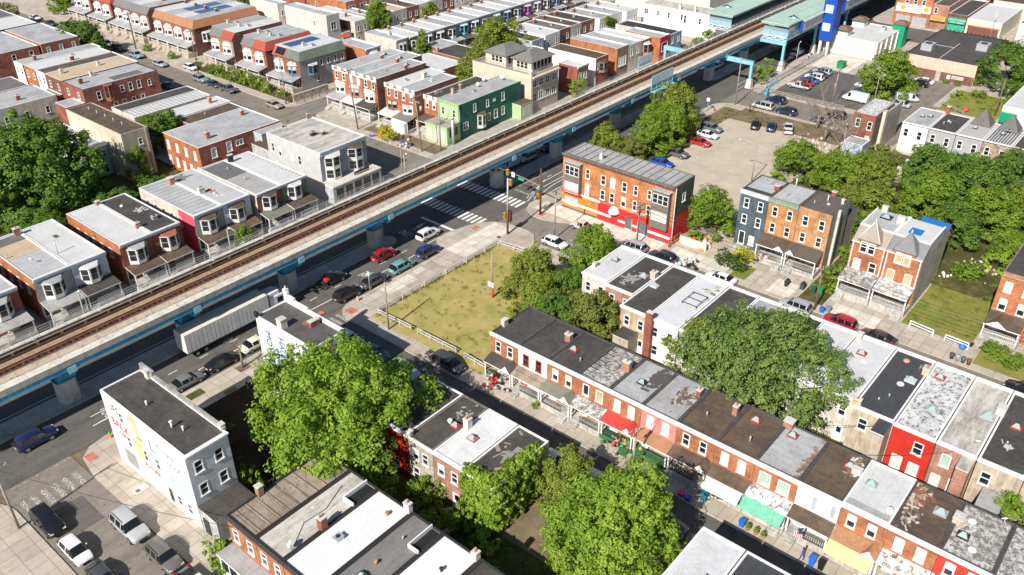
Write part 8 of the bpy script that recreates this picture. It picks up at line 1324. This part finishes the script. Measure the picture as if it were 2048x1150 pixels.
bin_('green bin beside the steps of the gabled twin', 111.6, 34.4, (.02, .25, .07)); bin_('dark green bin beside the bright green one', 111.2, 35.3, (.02, .1, .06)); bin_('blue bin on the pavement behind the silver SUV', 107.0, 32.2, (.03, .13, .5), .8); bin_('grey bin beside the blue bin and wood pole', 107.5, 31.5, (.22, .23, .25)); bin_('blue bin on the pavement below the pale awning', 63.2, 22.2, (.03, .14, .55), .8, z=.13); bin_('tall blue bin below the green awning', 63.0, 14.6, (.03, .15, .6), 1.1); bin_('black bin beside the tall blue bin', 63.1, 13.7, (.02, .02, .02), 1.1); bin_('blue green drum bin on the brown porch', 63.9, 27.0, (.04, .22, .32), 1.1); bin_('pink tub bin on the pavement by the porch', 62.9, 29.2, (.6, .06, .22), .5); bin_('blue tub with pink lid on the pavement', 62.8, 28.3, (.08, .12, .45), .5); bin_('black bin in the back alley of the brick wall house', 79.6, 6.6, (.02, .02, .02), 1.2, w=.4); bin_('black bin by the beige rear wall', 80.4, 14.9, (.02, .02, .02)); bin_('blue grey bin in the stone walled yard', 44.6, 51.6, (.1, .3, .4), .7)
t = thing('dumpster', 'green dumpster on the concrete of the parking lot', 'dumpster', (218, 74.3, .14)); q = MB(); g_ = plain((.015, .24, .09), .5); q.box(216.9, 219.1, 73.5, 75.1, .3, 1.7, g_); q.build('body', t); q = MB(); q.box(216.8, 219.2, 73.4, 75.2, 1.7, 1.82, g_); q.build('lid', t)
def hydrant(label, x, y, c1, c2): t = thing('fire_hydrant', label, 'hydrant', (x, y, .13)); q = MB(); q.tube([(x, y, .13), (x, y, .2), (x, y, .21), (x, y, .75)], [.2, .2, .13, .13], 10, c1); q.tube([(x, y-.25, .55), (x, y+.25, .55)], .07, 8, c1); q.build('barrel', t); q = MB(); q.tube([(x, y, .75), (x, y, .82), (x, y, .98)], [.18, .16, .03], 10, c2); q.build('cap', t)
hydrant('orange fire hydrant with green cap by the mural corner', 28.3, 85.2, plain((.75, .2, .02)), plain((.02, .4, .2))); hydrant('pale orange fire hydrant behind the black SUV', 66.6, 85.4, plain((.6, .35, .2)), plain((.6, .35, .2))); hydrant('red fire hydrant on the gravel lot corner pavement', 169.8, 83.8, plain((.6, .06, .03)), plain((.6, .06, .03)))
def heap(label, x, y, cs, n, sp, sz, seed, z=.13, cat='rubbish', name='rubbish_heap', group=None):
    rn = random.Random(seed); q = MB()
    for _ in range(n):
        a, b = x+rn.gauss(0, sp), y+rn.gauss(0, sp); s = sz*rn.uniform(.5, 1.3); q.tube([(a, b, z), (a+rn.uniform(-.1, .1), b, z+s*.5), (a, b, z+s)], [s*rn.uniform(.4, .6), s*rn.uniform(.55, .7), s*.1], 7, plain(rn.choice(cs), .6))
    tag(q.build(name), label, cat, group)['kind'] = 'stuff'
heap('blue rubbish bags at the edge of the green lawn', 111.0, 14.3, [(.03, .13, .55), (.05, .18, .6)], 7, .35, .55, 1); heap('black rubbish bag behind the blue bags', 112.0, 13.5, [(.02, .02, .02)], 3, .2, .6, 2); heap('blue and black rubbish bags behind the black SUV', 106.4, 54.6, [(.03, .3, .55), (.02, .02, .02), (.5, .5, .5)], 10, .5, .5, 3); heap('black rubbish bags on the pavement by the driveway', 108.0, 53.6, [(.03, .03, .03), (.5, .5, .48)], 7, .4, .6, 4); heap('heap of junk and boards beside the red side wall', 113.5, 56.0, [(.55, .4, .2), (.3, .2, .12), (.6, .55, .5), (.5, .3, .1), (.6, .08, .05)], 40, 1.2, .7, 5, name='junk_heap'); heap('mixed belongings stacked on the porch with the blue cloth', 114.6, 45.6, [(.05, .2, .5), (.6, .2, .05), (.6, .6, .6), (.5, .3, .1)], 16, .6, .5, 6, 1.0, name='porch_clutter'); heap('belongings crowded on the red house porch at the lawn end', 64.6, 57.0, [(.5, .03, .03), (.45, .42, .4), (.02, .02, .02), (.35, .05, .06)], 40, .9, .4, 7, .8, name='porch_clutter'); heap('chairs and flower pots crowded on the green porch under the red roof', 65.0, 38.6, [(.02, .2, .06), (.5, .1, .1), (.5, .28, .1), (.5, .3, .4), (.05, .25, .12)], 34, .8, .35, 8, .8, name='porch_clutter'); heap('white and black gym pieces on the pavement by the green railings', 63.0, 32.2, [(.6, .6, .6), (.03, .03, .03), (.4, .4, .4)], 14, .5, .4, 9, name='porch_clutter'); heap('furniture on the porch with pale sheet', 65.2, 26.0, [(.6, .56, .5), (.2, .13, .08), (.05, .05, .05)], 14, .6, .5, 10, .8, name='porch_clutter'); heap('blue boxes on the pavement before the leaning pole', 106.9 + 4.5, 131.5, [(.03, .12, .55), (.05, .2, .6)], 6, .5, .4, 11); heap('black and white rubbish bags by the far kerb', 112.0, 122.4, [(.02, .02, .02), (.5, .5, .5), (.1, .15, .3)], 18, .9, .5, 12); heap('orange barrels beside the blue boxes', 112.2, 129.6, [(.75, .18, .02), (.7, .25, .05)], 3, .3, .8, 13); heap('rubble along the edge of the wooded lot behind the lawn', 134.5, 17.5, [(.55, .5, .45), (.6, .58, .55), (.4, .3, .2)], 40, 1.6, .35, 14, name='rubble_heap'); heap('white debris beside the blank grey wall on the lawn', 128.5, 21.5, [(.65, .63, .6)], 8, .5, .4, 15); heap('rubble and boards under the bare trees by the gravel lot', 166, 57, [(.55, .48, .4), (.35, .27, .2), (.6, .58, .55)], 50, 2.4, .45, 16, name='rubble_heap'); heap('pink and red junk pile under the wooded lot trees', 158, 20.5, [(.55, .28, .25), (.5, .1, .08), (.6, .5, .45)], 24, 1.0, .6, 17, name='junk_heap'); heap('litter on the concrete before the corner orange block', 108.6, 61, [(.5, .48, .45), (.3, .2, .12)], 12, 1.2, .2, 18); heap('red planter boxes on the grass lot', 205.5, 41.2, [(.6, .08, .05)], 2, .3, 1.0, 19); heap('patio things in the yard behind the tall brick house', 44.6, 47.2, [(.3, .3, .3), (.05, .05, .05), (.4, .2, .1)], 12, .6, .45, 20); heap('blue tarpaulin heap in the shaded yard of the brick house', 74.2, 141.4, [(.04, .12, .5), (.1, .2, .45)], 6, .8, .6, 21); heap('pale pink tarpaulin in the shaded yard', 72.0, 137.6, [(.6, .5, .48)], 4, .7, .35, 22)
t = thing('barbecue_grill', 'black barbecue grill on the paved yard of the orange town house', 'grill', (110.5, 39.2, .14)); q = MB(); q.tube([(110.1, 39.2, .95), (110.9, 39.2, .95)], .32, 10, IRON); q.build('lid', t)
for a in (-.3, .3): q = MB(); q.box(110.5+a-.04, 110.5+a+.04, 38.95, 39.45, .14, .8, IRON); q.build('leg', t)
t = thing('barbecue_grill', 'dark covered grill at the end of the porch beside the side wall', 'grill', (111.2, 37.0, .14)); q = MB(); q.box(110.8, 111.6, 36.7, 37.3, .14, 1.1, plain((.06, .06, .065))); q.build('cover', t); q = MB(); q.box(110.7, 111.7, 36.8, 37.2, 1.1, 1.2, IRON); q.build('lid', t)
t = thing('sign_board', 'fallen white sign board on the pavement by the mural wall', 'board', (25.9, 74.6, .14)); q = MB(); q.box(25.3, 26.9, 74.2, 75.2, .15, .22, paint((.72, .7, .66))); q.build('board', t); q = MB(); q.box(25.5, 26.0, 74.4, 74.9, .222, .23, paint((.2, .15, .13))); q.build('painted_mark', t)
t = thing('motorcycle', 'black motorcycle under a blue cover behind the black SUV', 'motorcycle', (106.0, 52.7, 0.0))
for y in (52.0, 53.4): q = MB(); q.tube([(105.95, y, .32), (106.05, y, .32)], .32, 14, TYRE); q.build('wheel', t)
q = MB(); q.tube([(106, 52.1, .6), (106, 52.5, .85), (106, 53.0, .8), (106, 53.4, .6)], [.08, .2, .2, .08], 8, plain((.02, .03, .05))); q.build('body', t); q = MB(); q.tube([(105.65, 52.3, 1.05), (106.35, 52.3, 1.05)], .03, 6, IRON); q.build('handlebar', t)
FL = thing('flag', 'striped flag hanging from the green awning porch', 'flag', (63.4, 16.6, 3.0)); q = MB(); q.tube([(65.0, 16.3, 2.9), (63.3, 16.2, 3.5)], .03, 5, TRIM); q.build('flag_pole', FL); q = MB()
for k in range(9): q.poly([(63.35+.02*(k % 2), 16.2+.09*k, 3.45-.06*k), (63.35+.02*(k % 2), 16.29+.09*k, 3.4-.06*k), (63.4, 16.29+.09*k, 2.3-.02*k), (63.4, 16.2+.09*k, 2.35-.02*k)], plain((.5, .03, .04)) if k % 2 else TRIM)
q.poly([(63.33, 16.2, 3.46), (63.33, 16.62, 3.2), (63.33, 16.62, 2.75), (63.33, 16.2, 2.95)], plain((.03, .05, .25))); q.build('cloth', FL)
def potted(label, x, y, z=.13): t = thing('flower_pot', label, 'flower pot', (x, y, z), 0, 'pots on the pavement'); q = MB(); q.tube([(x, y, z), (x, y, z+.4)], [.2, .3], 10, paint((.42, .28, .17))); q.build('pot', t); o = link(bpy.data.objects.new('plant', leaf_mesh('plant', [(0, 0, .6, .25, .25, .35)], 90, .25, LEAF['mid'], int(y*10), .4)), t)
potted('terracotta pot with tall plant below the pale awning', 63.1, 20.6); potted('terracotta pot at the blue bin', 63.1, 21.5); potted('smallest terracotta pot nearest the green awning', 63.1, 19.8); potted('flower pot at the foot of the red steps', 62.9, 36.0)
# ------------------------------------------------------------------ people
def person(label, x, y, z, rz, shirt, trousers, skin=(.30, .17, .11), hair=(.02, .015, .012), stride=.18, arm=.1, s=1.0):
    V, E, Rr = [], [], []
    def add(p, r, par=None):
        V.append(p); Rr.append(r)
        if par is not None: E.append((par, len(V)-1))
        return len(V)-1
    pel = add((0, 0, .95), .15); ab = add((0, 0, 1.12), .135, pel); ch = add((.01, 0, 1.33), .16, ab); ns = add((.01, 0, 1.46), .085, ch); nk = add((.02, 0, 1.53), .055, ns); hd = add((.03, 0, 1.63), .088, nk); ht = add((.025, 0, 1.73), .075, hd); nose = add((.125, 0, 1.63), .014, hd)
    for sg in (-1, 1):
        add((.02, sg*.09, 1.63), .016, hd)
        hp = add((0, sg*.1, .9), .1, pel); kn = add((sg*stride*.6+.02, sg*.1, .5), .06, hp); an = add((sg*stride-.02, sg*.1, .09), .042, kn); add((sg*stride+.16, sg*.11, .04), .035, an)
        sh = add((0, sg*.19, 1.41), .07, ch); el = add((-sg*arm-.03, sg*.25, 1.13), .045, sh); wr = add((-sg*arm+.07, sg*.25, .9), .03, el); pm = add((-sg*arm+.09, sg*.25, .83), .032, wr)
        for k in range(4): f = add((-sg*arm+.10+.012*k, sg*.25+(k-1.5)*.02, .78), .009, pm); add((-sg*arm+.115+.01*k, sg*.25+(k-1.5)*.02, .735+.008*abs(k-1)), .0075, f)
        th = add((-sg*arm+.13, sg*.225, .81), .01, pm); add((-sg*arm+.145, sg*.225, .775), .008, th)
    me = bpy.data.meshes.new('body'); me.from_pydata(V, E, []); o = bpy.data.objects.new('body', me); col.objects.link(o); o.modifiers.new('s', 'SKIN'); sv = me.skin_vertices[0].data
    for i, r in enumerate(Rr): sv[i].radius = (r, r)
    sv[0].use_root = True; o.modifiers.new('d', 'SUBSURF').levels = 1; dg = bpy.context.evaluated_depsgraph_get(); nm = bpy.data.meshes.new_from_object(o.evaluated_get(dg)); bpy.data.objects.remove(o)
    for c in (skin, shirt, trousers, (.03, .03, .03)): nm.materials.append(plain(c, .7))
    for p in nm.polygons: c = p.center; p.material_index = 3 if c.z < .1 else 2 if c.z < .98 and abs(c.y) < .2 else 1 if (c.z < 1.49 and c.z > .98) else 0; p.use_smooth = True
    t = thing('person', label, 'person', (x, y, z), rz); t.scale = (s, s, s); link(bpy.data.objects.new('body', nm), t)
    q = MB(); q.tube([(-.02, 0, 1.58), (-.02, 0, 1.66), (.01, 0, 1.74), (.02, 0, 1.79)], [.085, .105, .1, .03], 10, plain(hair, .9)); q.build('hair').parent = t
person('person in dark shirt and grey trousers standing on the shaded lot edge', 43.9, 80.3, .13, 2.6, (.05, .03, .03), (.22, .22, .23), stride=.06); person('person in blue clothes walking on the side street pavement', 62.9, 15.6, .13, 1.6, (.05, .12, .40), (.05, .10, .30)); person('person in pale top walking on the station pavement', 219.6, 83.7, .13, 0, (.6, .62, .65), (.05, .06, .1)); person('person in dark jacket walking beside the pale top on the station pavement', 220.4, 83.3, .13, 0, (.05, .05, .06), (.3, .35, .5)); person('person in beige clothes crossing the parking lot', 201.0, 69.0, .14, 1.2, (.55, .42, .32), (.5, .38, .3)); person('person in yellow vest behind the bare branches', 178.0, 57.0, .14, 2, (.55, .65, .05), (.05, .05, .06)); person('person in black waiting at the far street corner', 250.0, 64.0, .14, 0, (.03, .03, .03), (.03, .03, .03), stride=.04)
